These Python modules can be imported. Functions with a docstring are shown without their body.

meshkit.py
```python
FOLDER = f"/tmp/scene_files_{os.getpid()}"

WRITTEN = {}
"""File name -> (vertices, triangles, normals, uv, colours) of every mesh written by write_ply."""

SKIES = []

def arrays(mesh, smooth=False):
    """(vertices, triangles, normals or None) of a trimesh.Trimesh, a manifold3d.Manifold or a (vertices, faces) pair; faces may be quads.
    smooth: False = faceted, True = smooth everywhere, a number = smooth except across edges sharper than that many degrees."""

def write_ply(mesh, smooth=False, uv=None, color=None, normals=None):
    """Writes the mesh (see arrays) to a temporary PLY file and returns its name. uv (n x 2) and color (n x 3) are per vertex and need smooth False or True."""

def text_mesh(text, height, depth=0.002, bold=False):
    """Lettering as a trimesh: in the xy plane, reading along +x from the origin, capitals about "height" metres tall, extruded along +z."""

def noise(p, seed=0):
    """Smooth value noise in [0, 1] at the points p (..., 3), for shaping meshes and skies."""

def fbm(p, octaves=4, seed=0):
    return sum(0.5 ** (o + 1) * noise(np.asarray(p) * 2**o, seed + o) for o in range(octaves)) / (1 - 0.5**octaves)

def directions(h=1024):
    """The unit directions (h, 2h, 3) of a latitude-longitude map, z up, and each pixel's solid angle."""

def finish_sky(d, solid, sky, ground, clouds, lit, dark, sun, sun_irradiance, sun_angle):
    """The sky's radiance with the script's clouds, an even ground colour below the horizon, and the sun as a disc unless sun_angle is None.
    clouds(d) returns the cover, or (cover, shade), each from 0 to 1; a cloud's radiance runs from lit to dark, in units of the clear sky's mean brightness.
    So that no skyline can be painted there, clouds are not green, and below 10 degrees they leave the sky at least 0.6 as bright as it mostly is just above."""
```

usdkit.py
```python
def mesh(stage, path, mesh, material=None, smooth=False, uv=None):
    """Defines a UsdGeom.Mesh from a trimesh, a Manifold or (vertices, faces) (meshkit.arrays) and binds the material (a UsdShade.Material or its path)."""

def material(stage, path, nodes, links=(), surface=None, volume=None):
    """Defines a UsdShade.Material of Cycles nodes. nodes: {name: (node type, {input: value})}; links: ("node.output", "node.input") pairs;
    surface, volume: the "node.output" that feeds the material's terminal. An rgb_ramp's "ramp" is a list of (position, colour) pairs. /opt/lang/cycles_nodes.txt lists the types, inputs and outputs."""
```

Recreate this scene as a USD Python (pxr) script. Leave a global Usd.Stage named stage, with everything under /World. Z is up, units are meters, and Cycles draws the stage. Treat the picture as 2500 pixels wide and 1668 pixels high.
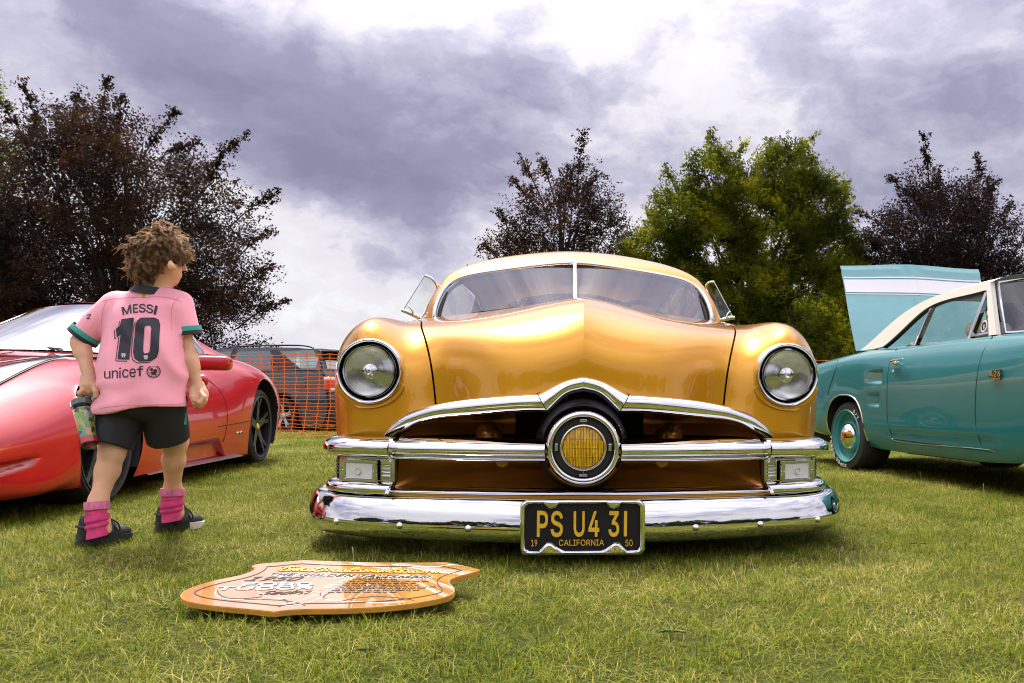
import math, random
import numpy as np
import trimesh, shapely, manifold3d
from shapely import affinity
from shapely.geometry import Polygon, LineString, Point, box as sbox
from shapely.ops import unary_union
from scipy.interpolate import make_interp_spline, PchipInterpolator
import usdkit, meshkit
from meshkit import noise, fbm, text_mesh
from pxr import Usd, UsdGeom, UsdLux, UsdShade, Sdf, Gf, Vt

stage = Usd.Stage.CreateInMemory()
UsdGeom.SetStageUpAxis(stage, UsdGeom.Tokens.z)
UsdGeom.SetStageMetersPerUnit(stage, 1.0)
world = UsdGeom.Xform.Define(stage, '/World')
stage.SetDefaultPrim(world.GetPrim())
UsdGeom.Scope.Define(stage, '/World/Looks')

# ------------------------------------------------------------------ camera
YAW, ROLL = math.radians(3.79), math.radians(.365)
EYE = np.array([-.0795, -2.6, .54])
FPX, XP, YH = 1945., 1495., 972.                 # focal length and principal point, in pixels of a 2500 wide picture
_s, _c, _cr, _sr = math.sin(YAW), math.cos(YAW), math.cos(ROLL), math.sin(ROLL)
FWD, RGT, UPV = np.array([_s, _c, 0]), np.array([_c, -_s, 0]), np.array([0, 0, 1.])
camR, camU = _cr * RGT + _sr * UPV, _cr * UPV - _sr * RGT
cam = UsdGeom.Camera.Define(stage, '/World/camera')
cam.CreateHorizontalApertureAttr(36.0)
cam.CreateVerticalApertureAttr(36.0 * 683 / 1024)
cam.CreateFocalLengthAttr(FPX * 36 / 2500)
cam.CreateHorizontalApertureOffsetAttr(-(XP - 1250) * 36 / 2500)
cam.CreateVerticalApertureOffsetAttr((YH - 834) * 36 / 2500)
cam.CreateClippingRangeAttr(Gf.Vec2f(.05, 3000))
cam.CreateExposureAttr(EXPOSURE := 1.0)
cam.AddTransformOp().Set(Gf.Matrix4d(*[float(x) for r in (list(camR) + [0], list(camU) + [0], list(-FWD) + [0], list(EYE) + [1]) for x in r]))

# ------------------------------------------------------------------ sky and sun
SUN_EL, SUN_AZ = math.radians(64), math.radians(-24)      # azimuth from +y towards +x
SUN_DIR = np.array([math.sin(SUN_AZ) * math.cos(SUN_EL), math.cos(SUN_AZ) * math.cos(SUN_EL), math.sin(SUN_EL)])
sun = UsdLux.DistantLight.Define(stage, '/World/sun')
sun.CreateIntensityAttr(.85); sun.CreateAngleAttr(12.0); sun.CreateNormalizeAttr(True) if hasattr(sun, 'CreateNormalizeAttr') else None
UsdLux.LightAPI(sun.GetPrim()).CreateNormalizeAttr(True)
sun.CreateColorAttr(Gf.Vec3f(1.0, .94, .84))
_z = SUN_DIR; _x = np.cross([0, 0, 1.], _z); _x /= np.linalg.norm(_x); _y = np.cross(_z, _x)
sun.AddTransformOp().Set(Gf.Matrix4d(*[float(x) for r in (list(_x) + [0], list(_y) + [0], list(_z) + [0], [0, 0, 0, 1]) for x in r]))

SKY_STRENGTH = .1
def build_sky():
    n, l = {}, []
    n['tc'] = ('texture_coordinate', {})
    n['sky'] = ('sky_texture', dict(sky_type='single_scattering', sun_disc=False, sun_elevation=SUN_EL, sun_rotation=math.atan2(SUN_DIR[0], SUN_DIR[1]), altitude=100., air_density=1., aerosol_density=1.5, ozone_density=1.))
    n['sep'] = ('separate_xyz', {}); l += [('tc.generated', 'sep.vector')]
    # flatten the direction on to a cloud ceiling: xy / (z + c)
    n['zc'] = ('math', dict(math_type='add', value2=.62)); l += [('sep.z', 'zc.value1')]
    n['zm'] = ('math', dict(math_type='maximum', value2=.12)); l += [('zc.value', 'zm.value1')]
    n['dx'] = ('math', dict(math_type='divide')); l += [('sep.x', 'dx.value1'), ('zm.value', 'dx.value2')]
    n['dy'] = ('math', dict(math_type='divide')); l += [('sep.y', 'dy.value1'), ('zm.value', 'dy.value2')]
    n['p'] = ('combine_xyz', {}); l += [('dx.value', 'p.x'), ('dy.value', 'p.y')]
    n['sepz'] = ('math', dict(math_type='multiply', value2=1.2)); l += [('sep.z', 'sepz.value1'), ('sepz.value', 'p.z')]
    n['m1'] = ('mapping', dict(location=CLOUD_LOC, scale=(1., 1., 1.))); l += [('p.vector', 'm1.vector')]
    n['n1'] = ('noise_texture', dict(scale=1.75, detail=12., roughness=.54, lacunarity=2.1, distortion=.0)); l += [('wv.result', 'n1.vector')]
    n['w0'] = ('noise_texture', dict(scale=6., detail=6., roughness=.6)); n['wv'] = ('mix_color', dict(blend_type='linear_light', fac=.10)); l += [('m1.vector', 'w0.vector'), ('m1.vector', 'wv.a'), ('w0.color', 'wv.b')]
    n['n2'] = ('noise_texture', dict(scale=7., detail=10., roughness=.58, distortion=.0)); l += [('wv.result', 'n2.vector')]
    n['mixn'] = ('mix_float', dict(fac=.36)); l += [('n1.fac', 'mixn.a'), ('n2.fac', 'mixn.b')]
    n['dens'] = ('math', dict(math_type='multiply_add', value2=2.1, value3=-.585)); l += [('mixn.result', 'dens.value1')]
    # cloud masses: soft lumps of thicker cloud, each at its direction
    prev = 'dens.value'
    for i, (d, rad, amt) in enumerate(CLOUD_LUMPS):
        n[f'dist{i}'] = ('vector_math', dict(math_type='distance', vector2=tuple(d))); l += [('wob.result', f'dist{i}.vector1')]
        n[f'mr{i}'] = ('map_range', dict(range_type='smoothstep', from_min=rad, from_max=rad * .25, to_min=0., to_max=amt)); l += [(f'dist{i}.value', f'mr{i}.value')]
        n[f'ad{i}'] = ('math', dict(math_type='add')); l += [(prev, f'ad{i}.value1'), (f'mr{i}.result', f'ad{i}.value2')]
        prev = f'ad{i}.value'
    n['wn'] = ('noise_texture', dict(scale=2.6, detail=5., roughness=.6)); l += [('m1.vector', 'wn.vector')]
    n['wob'] = ('mix_color', dict(blend_type='linear_light', fac=.13)); l += [('tc.generated', 'wob.a'), ('wn.color', 'wob.b')]
    # thick cloud is dark from below, thin cloud bright
    n['ramp'] = ('rgb_ramp', dict(ramp=CLOUD_RAMP)); l += [(prev, 'ramp.fac')]
    # clouds glow towards the sun and overhead, as a bright overcast does
    n['sd'] = ('vector_math', dict(math_type='dot_product', vector2=tuple(SUN_DIR))); l += [('tc.generated', 'sd.vector1')]
    n['glow'] = ('map_range', dict(range_type='smoothstep', from_min=.86, from_max=1.0, to_min=0., to_max=SUN_GLOW)); l += [('sd.value', 'glow.value')]
    n['zen'] = ('map_range', dict(range_type='smoothstep', from_min=.25, from_max=.95, to_min=1.0, to_max=ZENITH_GAIN)); l += [('sep.z', 'zen.value')]
    n['gain'] = ('math', dict(math_type='add')); l += [('glow.result', 'gain.value1'), ('zen.result', 'gain.value2')]
    n['cl'] = ('vector_math', dict(math_type='scale')); l += [('ramp.color', 'cl.vector1'), ('gain.value', 'cl.scale')]
    n['cov'] = ('map_range', dict(range_type='smoothstep', from_min=.22, from_max=.36, to_min=.80, to_max=1.0)); l += [(prev, 'cov.value')]
    n['mix'] = ('mix_color', dict(blend_type='mix')); l += [('cov.result', 'mix.fac'), ('sky.color', 'mix.a'), ('cl.vector', 'mix.b')]
    n['bg'] = ('background_shader', dict(strength=SKY_STRENGTH)); l += [('mix.result', 'bg.color')]
    m = usdkit.material(stage, '/World/Looks/sky', n, l, surface='bg.background')
    dome = UsdLux.DomeLight.Define(stage, '/World/sky')
    dome.CreateIntensityAttr(1.0)
    UsdShade.MaterialBindingAPI.Apply(dome.GetPrim()).Bind(m)
    dome.GetPrim().SetCustomDataByKey('kind', 'structure')
    dome.GetPrim().SetCustomDataByKey('label', 'overcast sky of grey lavender clouds with bright gaps')

def viewdir(px, py):
    "direction of the sky seen at a pixel of the 2500 wide photograph"
    X, Y = px - XP, py - YH
    X, Y = X * _cr + Y * _sr, -X * _sr + Y * _cr
    v = FWD + RGT * X / FPX - UPV * Y / FPX
    return v / np.linalg.norm(v)
def at(px, py, x=None, y=None, z=None, d=None):
    "world point seen at a pixel of the 2500 wide photograph, on the plane x, y or z, or at distance d along the view axis"
    X, Y = px - XP, py - YH
    X, Y = X * _cr + Y * _sr, -X * _sr + Y * _cr
    k = FWD + RGT * X / FPX - UPV * Y / FPX
    t = (x - EYE[0]) / k[0] if x is not None else (y - EYE[1]) / k[1] if y is not None else (z - EYE[2]) / k[2] if z is not None else d
    return EYE + t * k

CLOUD_LOC = (3.1, 1.7, .4)
SUN_GLOW, ZENITH_GAIN = 2.0, 2.6
CLOUD_RAMP = [(.26, (4.6, 4.5, 4.65)), (.43, (4.15, 4.05, 4.4)), (.49, (3.55, 3.45, 4.0)), (.545, (3.0, 2.92, 3.6)), (.63, (2.45, 2.4, 3.1)), (.76, (1.75, 1.73, 2.45)), (.98, (1.35, 1.35, 2.0))]
CLOUD_LUMPS = [(viewdir(x * 1.0638, y * 1.0638), r * .00058, a * .8) for x, y, r, a in (
    (280, 40, 380, .16), (560, 190, 260, .18), (760, 240, 280, .17), (1080, 220, 300, .20), (820, 480, 330, .17), (900, 590, 170, .10), (2250, 150, 460, .08), (1900, 320, 300, .05), (1500, 420, 260, .04),
    (110, 260, 260, -.20), (960, 30, 220, -.15), (500, 480, 220, -.13), (740, 730, 330, -.12), (940, 650, 110, -.12), (1280, 110, 300, -.06), (1350, 330, 200, -.04), (1750, 250, 500, .05), (2150, 420, 400, .06), (1200, 420, 300, .06))]
build_sky()
# ------------------------------------------------------------------ materials
def mat(name, color=(.5, .5, .5), rough=.5, metal=0., var=0., vscale=8., bump=0., bscale=60., dist=.002, coat=0., coat_rough=.03, alt=None, **kw):
    "principled material with optional colour variation (towards alt, or darker/lighter) and fine relief"
    p = dict(base_color=tuple(color), roughness=rough, metallic=metal, coat_weight=coat, coat_roughness=coat_rough, **kw)
    n, l = {'p': ('principled_bsdf', p)}, []
    if var or bump:
        n['tc'] = ('texture_coordinate', {})
    if var:
        n['n'] = ('noise_texture', dict(scale=vscale, detail=6., roughness=.6)); l += [('tc.object', 'n.vector')]
        c = np.array(color, float)
        a, b = (c * (1 - var), np.minimum(c * (1 + var), 1)) if alt is None else (c, np.array(alt, float))
        n['r'] = ('rgb_ramp', dict(ramp=[(.3, tuple(a)), (.7, tuple(b))])); l += [('n.fac', 'r.fac'), ('r.color', 'p.base_color')]
    if bump:
        n['bn'] = ('noise_texture', dict(scale=bscale, detail=4., roughness=.6)); l += [('tc.object', 'bn.vector')]
        n['b'] = ('bump', dict(strength=bump, distance=dist)); l += [('bn.fac', 'b.height'), ('b.normal', 'p.normal')]
    return usdkit.material(stage, '/World/Looks/' + name, n, l, surface='p.BSDF')

def pane(name, tint=(1, 1, 1), ior=1.5, rough=0., gloss=(1, 1, 1)):
    f0 = ((ior - 1) / (ior + 1)) ** 2            # the same mirror share from either side of the sheet
    n = {'t': ('transparent_bsdf', dict(color=tint)), 'g': ('glossy_bsdf', dict(color=gloss, roughness=rough)), 'w': ('layer_weight', dict(blend=.5)), 'q': ('math', dict(math_type='power', value2=5.)), 'f': ('math', dict(math_type='multiply_add', value2=1 - f0, value3=f0, use_clamp=True)), 'm': ('mix_closure', {})}
    return usdkit.material(stage, '/World/Looks/' + name, n, [('w.facing', 'q.value1'), ('q.value', 'f.value1'), ('f.value', 'm.fac'), ('t.BSDF', 'm.closure1'), ('g.BSDF', 'm.closure2')], surface='m.closure')

def paint(name, color, metal=.0, rough=.35, flake=0., ior=1.5, edge=None):
    "car paint: a (metallic) base under a clear coat"
    n = {'p': ('principled_bsdf', dict(base_color=color, metallic=metal, roughness=rough, coat_weight=1., coat_roughness=.015, coat_ior=ior)), 'tc': ('texture_coordinate', {})}
    l = []
    if flake:
        n['v'] = ('noise_texture', dict(scale=900., detail=1.)); l += [('tc.object', 'v.vector')]
        n['b'] = ('bump', dict(strength=flake, distance=.0004)); l += [('v.fac', 'b.height'), ('b.normal', 'p.normal')]
    # faint waviness of the clear coat (orange peel)
    n['w'] = ('noise_texture', dict(scale=18., detail=1.)); l += [('tc.object', 'w.vector')]
    n['wb'] = ('bump', dict(strength=.06, distance=.002)); l += [('w.fac', 'wb.height'), ('wb.normal', 'p.coat_normal')]
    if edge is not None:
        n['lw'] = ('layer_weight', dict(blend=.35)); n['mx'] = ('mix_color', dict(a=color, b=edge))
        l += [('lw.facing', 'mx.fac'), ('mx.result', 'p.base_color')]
    return usdkit.material(stage, '/World/Looks/' + name, n, l, surface='p.BSDF')

# ------------------------------------------------------------------ things and parts
USED = {}
def numbered(path):
    k = USED.get(path, 0); USED[path] = k + 1
    return path if k == 0 else f'{path}_{k:03d}'
LOC = {}
def tag(prim, label=None, cat=None, group=None, kind=None):
    p = prim.GetPrim() if hasattr(prim, 'GetPrim') else prim
    for k, v in (('label', label), ('category', cat), ('group', group), ('kind', kind)):
        if v: p.SetCustomDataByKey(k, v)
    return p
def thing(name, label, cat, loc=(0, 0, 0), group=None, kind=None):
    path = numbered('/World/' + name)
    x = UsdGeom.Xform.Define(stage, path); x.AddTranslateOp().Set(Gf.Vec3d(*map(float, loc)))
    LOC[path] = np.array(loc, float)
    tag(x, label, cat, group, kind)
    return path
def tm(mesh):
    v, f, _ = meshkit.arrays(mesh)
    return v, f
def put(parent, name, mesh, m, smooth=35, label=None, kind=None):
    "mesh given in world coordinates becomes a part of parent"
    path = numbered((parent or '/World') + '/' + name)
    if isinstance(mesh, list): mesh = cat_(mesh)
    v, f = tm(mesh)
    assert len(f) and np.isfinite(v).all(), path
    u_, inv_ = np.unique(f, return_inverse=True); v, f = v[u_], inv_.reshape(f.shape)
    off = np.zeros(3)
    q = parent
    while q and q != '/World':
        if q in LOC: off = LOC[q]; break
        q = q.rsplit('/', 1)[0]
    usdkit.mesh(stage, path, (v - off, f), m, smooth=smooth)
    p = stage.GetPrimAtPath(path)
    if label or kind: tag(p, label, None, None, kind)
    return path
def cat_(ms):
    vs, fs, n = [], [], 0
    for m in ms:
        v, f = tm(m); vs.append(v); fs.append(f + n); n += len(v)
    return np.vstack(vs), np.vstack(fs)

# ------------------------------------------------------------------ shapes
def spline(pts, n, k=3, closed=False):
    pts = np.asarray(pts, float)
    if closed: pts = np.vstack([pts, pts[:1]])
    d = np.r_[0, np.cumsum(np.sqrt(np.linalg.norm(np.diff(pts, axis=0), axis=1)) + 1e-9)]
    k = min(k, len(pts) - 1)
    s = make_interp_spline(d, pts, k=k, bc_type='periodic' if closed and k == 3 else None)
    return s(np.linspace(0, d[-1], n, endpoint=not closed))
def gridfaces(nu, nv, closed_u=False, closed_v=False):
    i, j = np.meshgrid(np.arange(nu - (not closed_u)), np.arange(nv - (not closed_v)), indexing='ij')
    i, j = i.ravel(), j.ravel()
    a, b = i * nv + j, ((i + 1) % nu) * nv + j
    c, d = ((i + 1) % nu) * nv + (j + 1) % nv, i * nv + (j + 1) % nv
    return np.vstack([np.c_[a, b, c], np.c_[a, c, d]])
def surf(P, nu, nv, ku=3, kv=3):
    "smooth surface through a net of points P (n, m, 3), sampled nu x nv; returns the (nu, nv, 3) net"
    P = np.asarray(P, float)
    def par(Q):
        d = np.linalg.norm(np.diff(Q, axis=0), axis=2) ** .6
        return np.r_[0, np.cumsum(d.mean(1) + 1e-9)]
    tu, tv = par(P), par(P.transpose(1, 0, 2))
    A = make_interp_spline(tu, P, k=min(ku, len(tu) - 1))(np.linspace(0, tu[-1], nu))
    return make_interp_spline(tv, A.transpose(1, 0, 2), k=min(kv, len(tv) - 1))(np.linspace(0, tv[-1], nv)).transpose(1, 0, 2)
def net(G, flip=False, keep=None):
    nu, nv = G.shape[:2]
    v, f = G.reshape(-1, 3), gridfaces(nu, nv)
    if flip: f = f[:, ::-1]
    if keep is not None: f = f[keep(v[f].mean(1))]
    return v, f
def mirror(m):
    v, f = tm(m); return v * [-1, 1, 1], f[:, ::-1]
def strip(U, L, bulge, n=60, m=12, out=(0, -1, 0), power=1., back=True, auto=False):
    "rounded moulding between an upper and a lower edge, bulging outwards"
    U, L = spline(U, n), spline(L, n)
    out = np.broadcast_to(np.asarray(out, float), U.shape)
    if auto:
        t = np.gradient((U + L) / 2, axis=0); out = np.cross(t, U - L); out /= np.linalg.norm(out, axis=1, keepdims=True)
        if (out @ np.array([0, -1, 0.])).mean() < 0: out = -out
    b = np.broadcast_to(bulge, (n,))[:, None]
    ph = np.linspace(0, np.pi, m)
    rows = []
    for p in ph:
        c, s = np.cos(p), np.sin(p)
        c = np.sign(c) * abs(c) ** power; s = s ** power
        rows.append((U + L) / 2 + (U - L) / 2 * c + out * b * s)
    if back: rows.append(rows[0])
    G = np.stack(rows, 1)
    f = [gridfaces(n, G.shape[1])]
    v = G.reshape(-1, 3); k = G.shape[1]
    for e in (0, n - 1):
        idx = np.arange(e * k, e * k + m)
        fan = np.c_[np.full(m - 2, idx[0]), idx[1:-1], idx[2:]]
        f.append(fan if e == 0 else fan[:, ::-1])
    return v, np.vstack(f)
def sweep_plan(path, prof, closed=False):
    "vertical profile [(outward offset, z)] swept along a plan curve [(x, y)]; outward is to the right of travel"
    path = np.asarray(path, float); prof = np.asarray(prof, float)
    t = np.gradient(path, axis=0); t /= np.linalg.norm(t, axis=1, keepdims=True)
    nrm = np.c_[t[:, 1], -t[:, 0]]
    G = np.zeros((len(path), len(prof), 3))
    G[:, :, :2] = path[:, None] + nrm[:, None] * prof[None, :, :1]
    G[:, :, 2] = prof[None, :, 1]
    return G
def lathe(prof, centre, axis=(0, -1, 0), seg=64):
    "revolve [(radius, along axis)] about an axis through centre"
    a = np.asarray(axis, float); a /= np.linalg.norm(a)
    u = np.cross(a, [0, 0, 1.] if abs(a[2]) < .9 else [1., 0, 0]); u /= np.linalg.norm(u); w = np.cross(a, u)
    ph = np.arange(seg) * 2 * np.pi / seg
    prof = np.asarray(prof, float)
    G = np.asarray(centre) + prof[None, :, 1:2] * a + prof[None, :, :1] * (np.cos(ph)[:, None, None] * u + np.sin(ph)[:, None, None] * w)
    return G.reshape(-1, 3), gridfaces(seg, len(prof), closed_u=True)[:, ::-1]
def tube(pts, r, sides=8, closed=False, n=None):
    p = np.asarray(pts, float)
    if n: p = spline(p, n, closed=closed)
    t = np.gradient(p, axis=0)
    if closed: t = np.roll(p, -1, 0) - np.roll(p, 1, 0)
    t /= np.linalg.norm(t, axis=1, keepdims=True) + 1e-12
    a = np.cross(t[0], [0, 0, 1.] if abs(t[0][2]) < .9 else [1., 0, 0]); A = []
    for k in range(len(p)):
        a = a - t[k] * (a @ t[k]); a = a / (np.linalg.norm(a) + 1e-12); A.append(a)
    A = np.array(A); B = np.cross(t, A)
    ph = np.arange(sides) * 2 * np.pi / sides
    r = np.broadcast_to(r, (len(p),))
    v = p[:, None] + r[:, None, None] * (np.cos(ph)[None, :, None] * A[:, None] + np.sin(ph)[None, :, None] * B[:, None])
    f = gridfaces(len(p), sides, closed_u=closed, closed_v=True)
    v = v.reshape(-1, 3)
    if not closed:
        k = len(v); v = np.vstack([v, p[0], p[-1]]); i = np.arange(sides); e = (len(p) - 1) * sides
        f = np.vstack([f, np.c_[np.full(sides, k), (i + 1) % sides, i], np.c_[np.full(sides, k + 1), e + i, e + (i + 1) % sides]])
    return v, f
def box(cx, cy, cz, sx, sy, sz, r=0.):
    "box by centre and size, edges rounded by r"
    if r <= 0:
        b = trimesh.creation.box([sx, sy, sz]); b.apply_translation([cx, cy, cz]); return b
    s = trimesh.creation.icosphere(1, r)
    pts = np.vstack([np.array(s.vertices) + np.array([i * (sx / 2 - r), j * (sy / 2 - r), k * (sz / 2 - r)]) for i in (-1, 1) for j in (-1, 1) for k in (-1, 1)])
    h = manifold3d.Manifold.hull_points(pts).to_mesh()
    return h.vert_properties[:, :3] + [cx, cy, cz], np.array(h.tri_verts)
def extrude(poly, h, frame=None, bevel=0.):
    "extruded shapely polygon; frame = (origin, ex, ey, ez)"
    ms = []
    for g in getattr(poly, 'geoms', [poly]):
        if g.is_empty or g.area < 1e-9: continue
        if bevel:
            inner = g.buffer(-bevel)
            a = trimesh.creation.extrude_polygon(g, h - bevel, engine='earcut'); ms.append(a)
            for q in getattr(inner, 'geoms', [inner]):
                if q.area > 1e-9:
                    b = trimesh.creation.extrude_polygon(q, bevel, engine='earcut'); b.apply_translation([0, 0, h - bevel]); ms.append(b)
        else:
            ms.append(trimesh.creation.extrude_polygon(g, h, engine='earcut'))
    v, f = cat_(ms)
    if frame is not None:
        o, ex, ey, ez = (np.asarray(q, float) for q in frame)
        v = o + v[:, :1] * ex + v[:, 1:2] * ey + v[:, 2:] * ez
        if np.dot(np.cross(ex, ey), ez) < 0: f = f[:, ::-1]
    return v, f
def lid(poly, h, bev, frame, steps=3):
    "plate with a rounded rim: outline polygon, thickness h, bevel bev; each ring of the rim is a buffered outline"
    return extrude(poly, h, frame, bev)
def frame_from(o, ex, ey):
    ex = np.asarray(ex, float); ex = ex / np.linalg.norm(ex); ey = np.asarray(ey, float); ey = ey - ex * (ex @ ey); ey /= np.linalg.norm(ey)
    return np.asarray(o, float), ex, ey, np.cross(ex, ey)
def inframe(mesh, fr):
    v, f = tm(mesh); o, ex, ey, ez = fr
    return o + v[:, :1] * ex + v[:, 1:2] * ey + v[:, 2:] * ez, f
def letter(ch, x0, x1, y0, y1, depth=.002, bold=True):
    "lettering fitted to the box x0..x1, y0..y1"
    v, f = tm(text_mesh(ch, 1.0, 1.0, bold=bold))
    lo, hi = v.min(0), v.max(0)
    v = (v - lo) / np.maximum(hi - lo, 1e-9) * [x1 - x0, y1 - y0, depth] + [x0, y0, 0]
    return v, f

def cut_holes(m, holes, uv):
    "cuts round openings out of a mesh: holes (a, b, radius, test(v)) in the plane of the axes uv; edge vertices are drawn on to the rim"
    v, f = tm(m); v = v.copy()
    for a, b, r, test in holes:
        p = v[:, list(uv)] - [a, b]; R = np.hypot(p[:, 0], p[:, 1]); ins = (R < r) & test(v)
        f = f[~ins[f].all(1)]
        edge = np.unique(f[ins[f].any(1)]); edge = edge[ins[edge]]
        v[np.ix_(edge, list(uv))] = np.array([a, b]) + p[edge] / R[edge, None] * r
        o = edge[np.argsort(np.arctan2(p[edge, 1], p[edge, 0]))]; w = 3 - uv[0] - uv[1]
        for s in (1, -1):
            q = o[s * (v[o, w] - np.median(v[o, w])) > -9] if s > 0 else o
            if s > 0 and len(q) > 20: v[q, w] = np.convolve(np.pad(v[q, w], 6, 'edge'), np.ones(13) / 13, 'valid')
    return v, f

# implicit shapes -> mesh (surface nets)
def smin(a, b, k):
    h = np.clip(.5 + .5 * (b - a) / k, 0, 1)
    return b * (1 - h) + a * h - k * h * (1 - h)
def cone(p, a, b, ra, rb):
    a, b = np.asarray(a, float), np.asarray(b, float)
    ab = b - a; t = np.clip(((p - a) @ ab) / (ab @ ab + 1e-12), 0, 1)
    return np.linalg.norm(p - a - t[..., None] * ab, axis=-1) - (ra + (rb - ra) * t)
def ell(p, c, r, ax=None):
    q = p - np.asarray(c, float)
    if ax is not None: q = q @ np.asarray(ax, float).T
    q = q / np.asarray(r, float)
    k = np.linalg.norm(q, axis=-1)
    return (k - 1) * np.min(r)
def nets(fn, lo, hi, h):
    lo, hi = np.asarray(lo, float), np.asarray(hi, float)
    n = np.ceil((hi - lo) / h).astype(int) + 1
    ax = [lo[k] + h * np.arange(n[k]) for k in range(3)]
    D = np.empty(n)
    for i0 in range(0, n[0], 24):
        X = np.stack(np.meshgrid(ax[0][i0:i0 + 24], ax[1], ax[2], indexing='ij'), -1)
        D[i0:i0 + 24] = fn(X)
    S = D < 0
    c = [S[i:n[0] - 1 + i, j:n[1] - 1 + j, k:n[2] - 1 + k] for i in (0, 1) for j in (0, 1) for k in (0, 1)]
    tot = np.sum(c, axis=0); act = (tot > 0) & (tot < 8)
    idx = -np.ones(act.shape, int); ii = np.argwhere(act); idx[act] = np.arange(len(ii))
    acc, cnt = np.zeros((len(ii), 3)), np.zeros(len(ii))
    for a in range(3):
        e = np.eye(3, dtype=int)[a]
        for o in np.ndindex(2, 2):
            off = np.zeros(3, int); off[[x for x in range(3) if x != a]] = o
            A = D[tuple((ii + off).T)]; B = D[tuple((ii + off + e).T)]
            m = (A < 0) != (B < 0)
            t = np.where(m, A / (A - B + 1e-20), 0)
            acc += np.where(m[:, None], off + t[:, None] * e, 0); cnt += m
    v = lo + h * (ii + acc / cnt[:, None])
    faces = []
    for a in range(3):
        b, c_ = (a + 1) % 3, (a + 2) % 3
        sl0 = [slice(1, -1)] * 3; sl0[a] = slice(0, n[a] - 1)
        s0 = S[tuple(sl0)]; sl1 = list(sl0); sl1[a] = slice(1, n[a]); s1 = S[tuple(sl1)]
        p = np.argwhere(s0 != s1); base = np.array([0 if k == a else 1 for k in range(3)]); g = p + base
        inside = s0[tuple(p.T)]
        eb, ec = np.eye(3, dtype=int)[b], np.eye(3, dtype=int)[c_]
        q = [idx[tuple((g - x).T)] for x in (eb + ec, ec, 0 * eb, eb)]
        Q = np.stack(q, 1); Q[~inside] = Q[~inside][:, ::-1]
        faces.append(Q)
    Q = np.vstack(faces); Q = Q[(Q >= 0).all(1)]
    return v, np.vstack([Q[:, [0, 1, 2]], Q[:, [0, 2, 3]]])
def smooth_mesh(m, it=6):
    from scipy.sparse import coo_matrix
    v, f = tm(m); v = np.array(v); n = len(v)
    e = np.vstack([f[:, [0, 1]], f[:, [1, 2]], f[:, [2, 0]]]); e = np.vstack([e, e[:, ::-1]])
    A = coo_matrix((np.ones(len(e)), (e[:, 0], e[:, 1])), (n, n)).tocsr(); A.data[:] = 1; deg = np.maximum(np.asarray(A.sum(1)).ravel(), 1)[:, None]
    for _ in range(it):
        for k in (.5, -.52): v = v + k * (A @ v / deg - v) * (deg > 1)
    return v, f
M = {}
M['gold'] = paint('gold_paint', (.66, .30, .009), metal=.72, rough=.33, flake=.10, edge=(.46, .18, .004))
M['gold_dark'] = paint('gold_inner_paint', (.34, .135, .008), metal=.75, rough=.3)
M['chrome'] = mat('chrome', (.80, .80, .82), .025, 1.)
M['chrome_soft'] = mat('satin_metal', (.62, .62, .62), .16, 1., bump=.05, bscale=120)
M['steel'] = mat('dull_steel', (.35, .35, .35), .4, 1.)
M['black'] = mat('black_void', (.006, .006, .006), .8)
M['black_trim'] = mat('black_trim', (.012, .012, .013), .45)
M['rubber'] = mat('tyre_rubber', (.018, .018, .018), .75, bump=.3, bscale=90, dist=.001)
M['glass'] = pane('window_glass', (.86, .90, .88), 1.75, 0.)
M['windscreen'] = pane('windscreen_glass', (.66, .68, .67), 2.7, .015)
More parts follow.
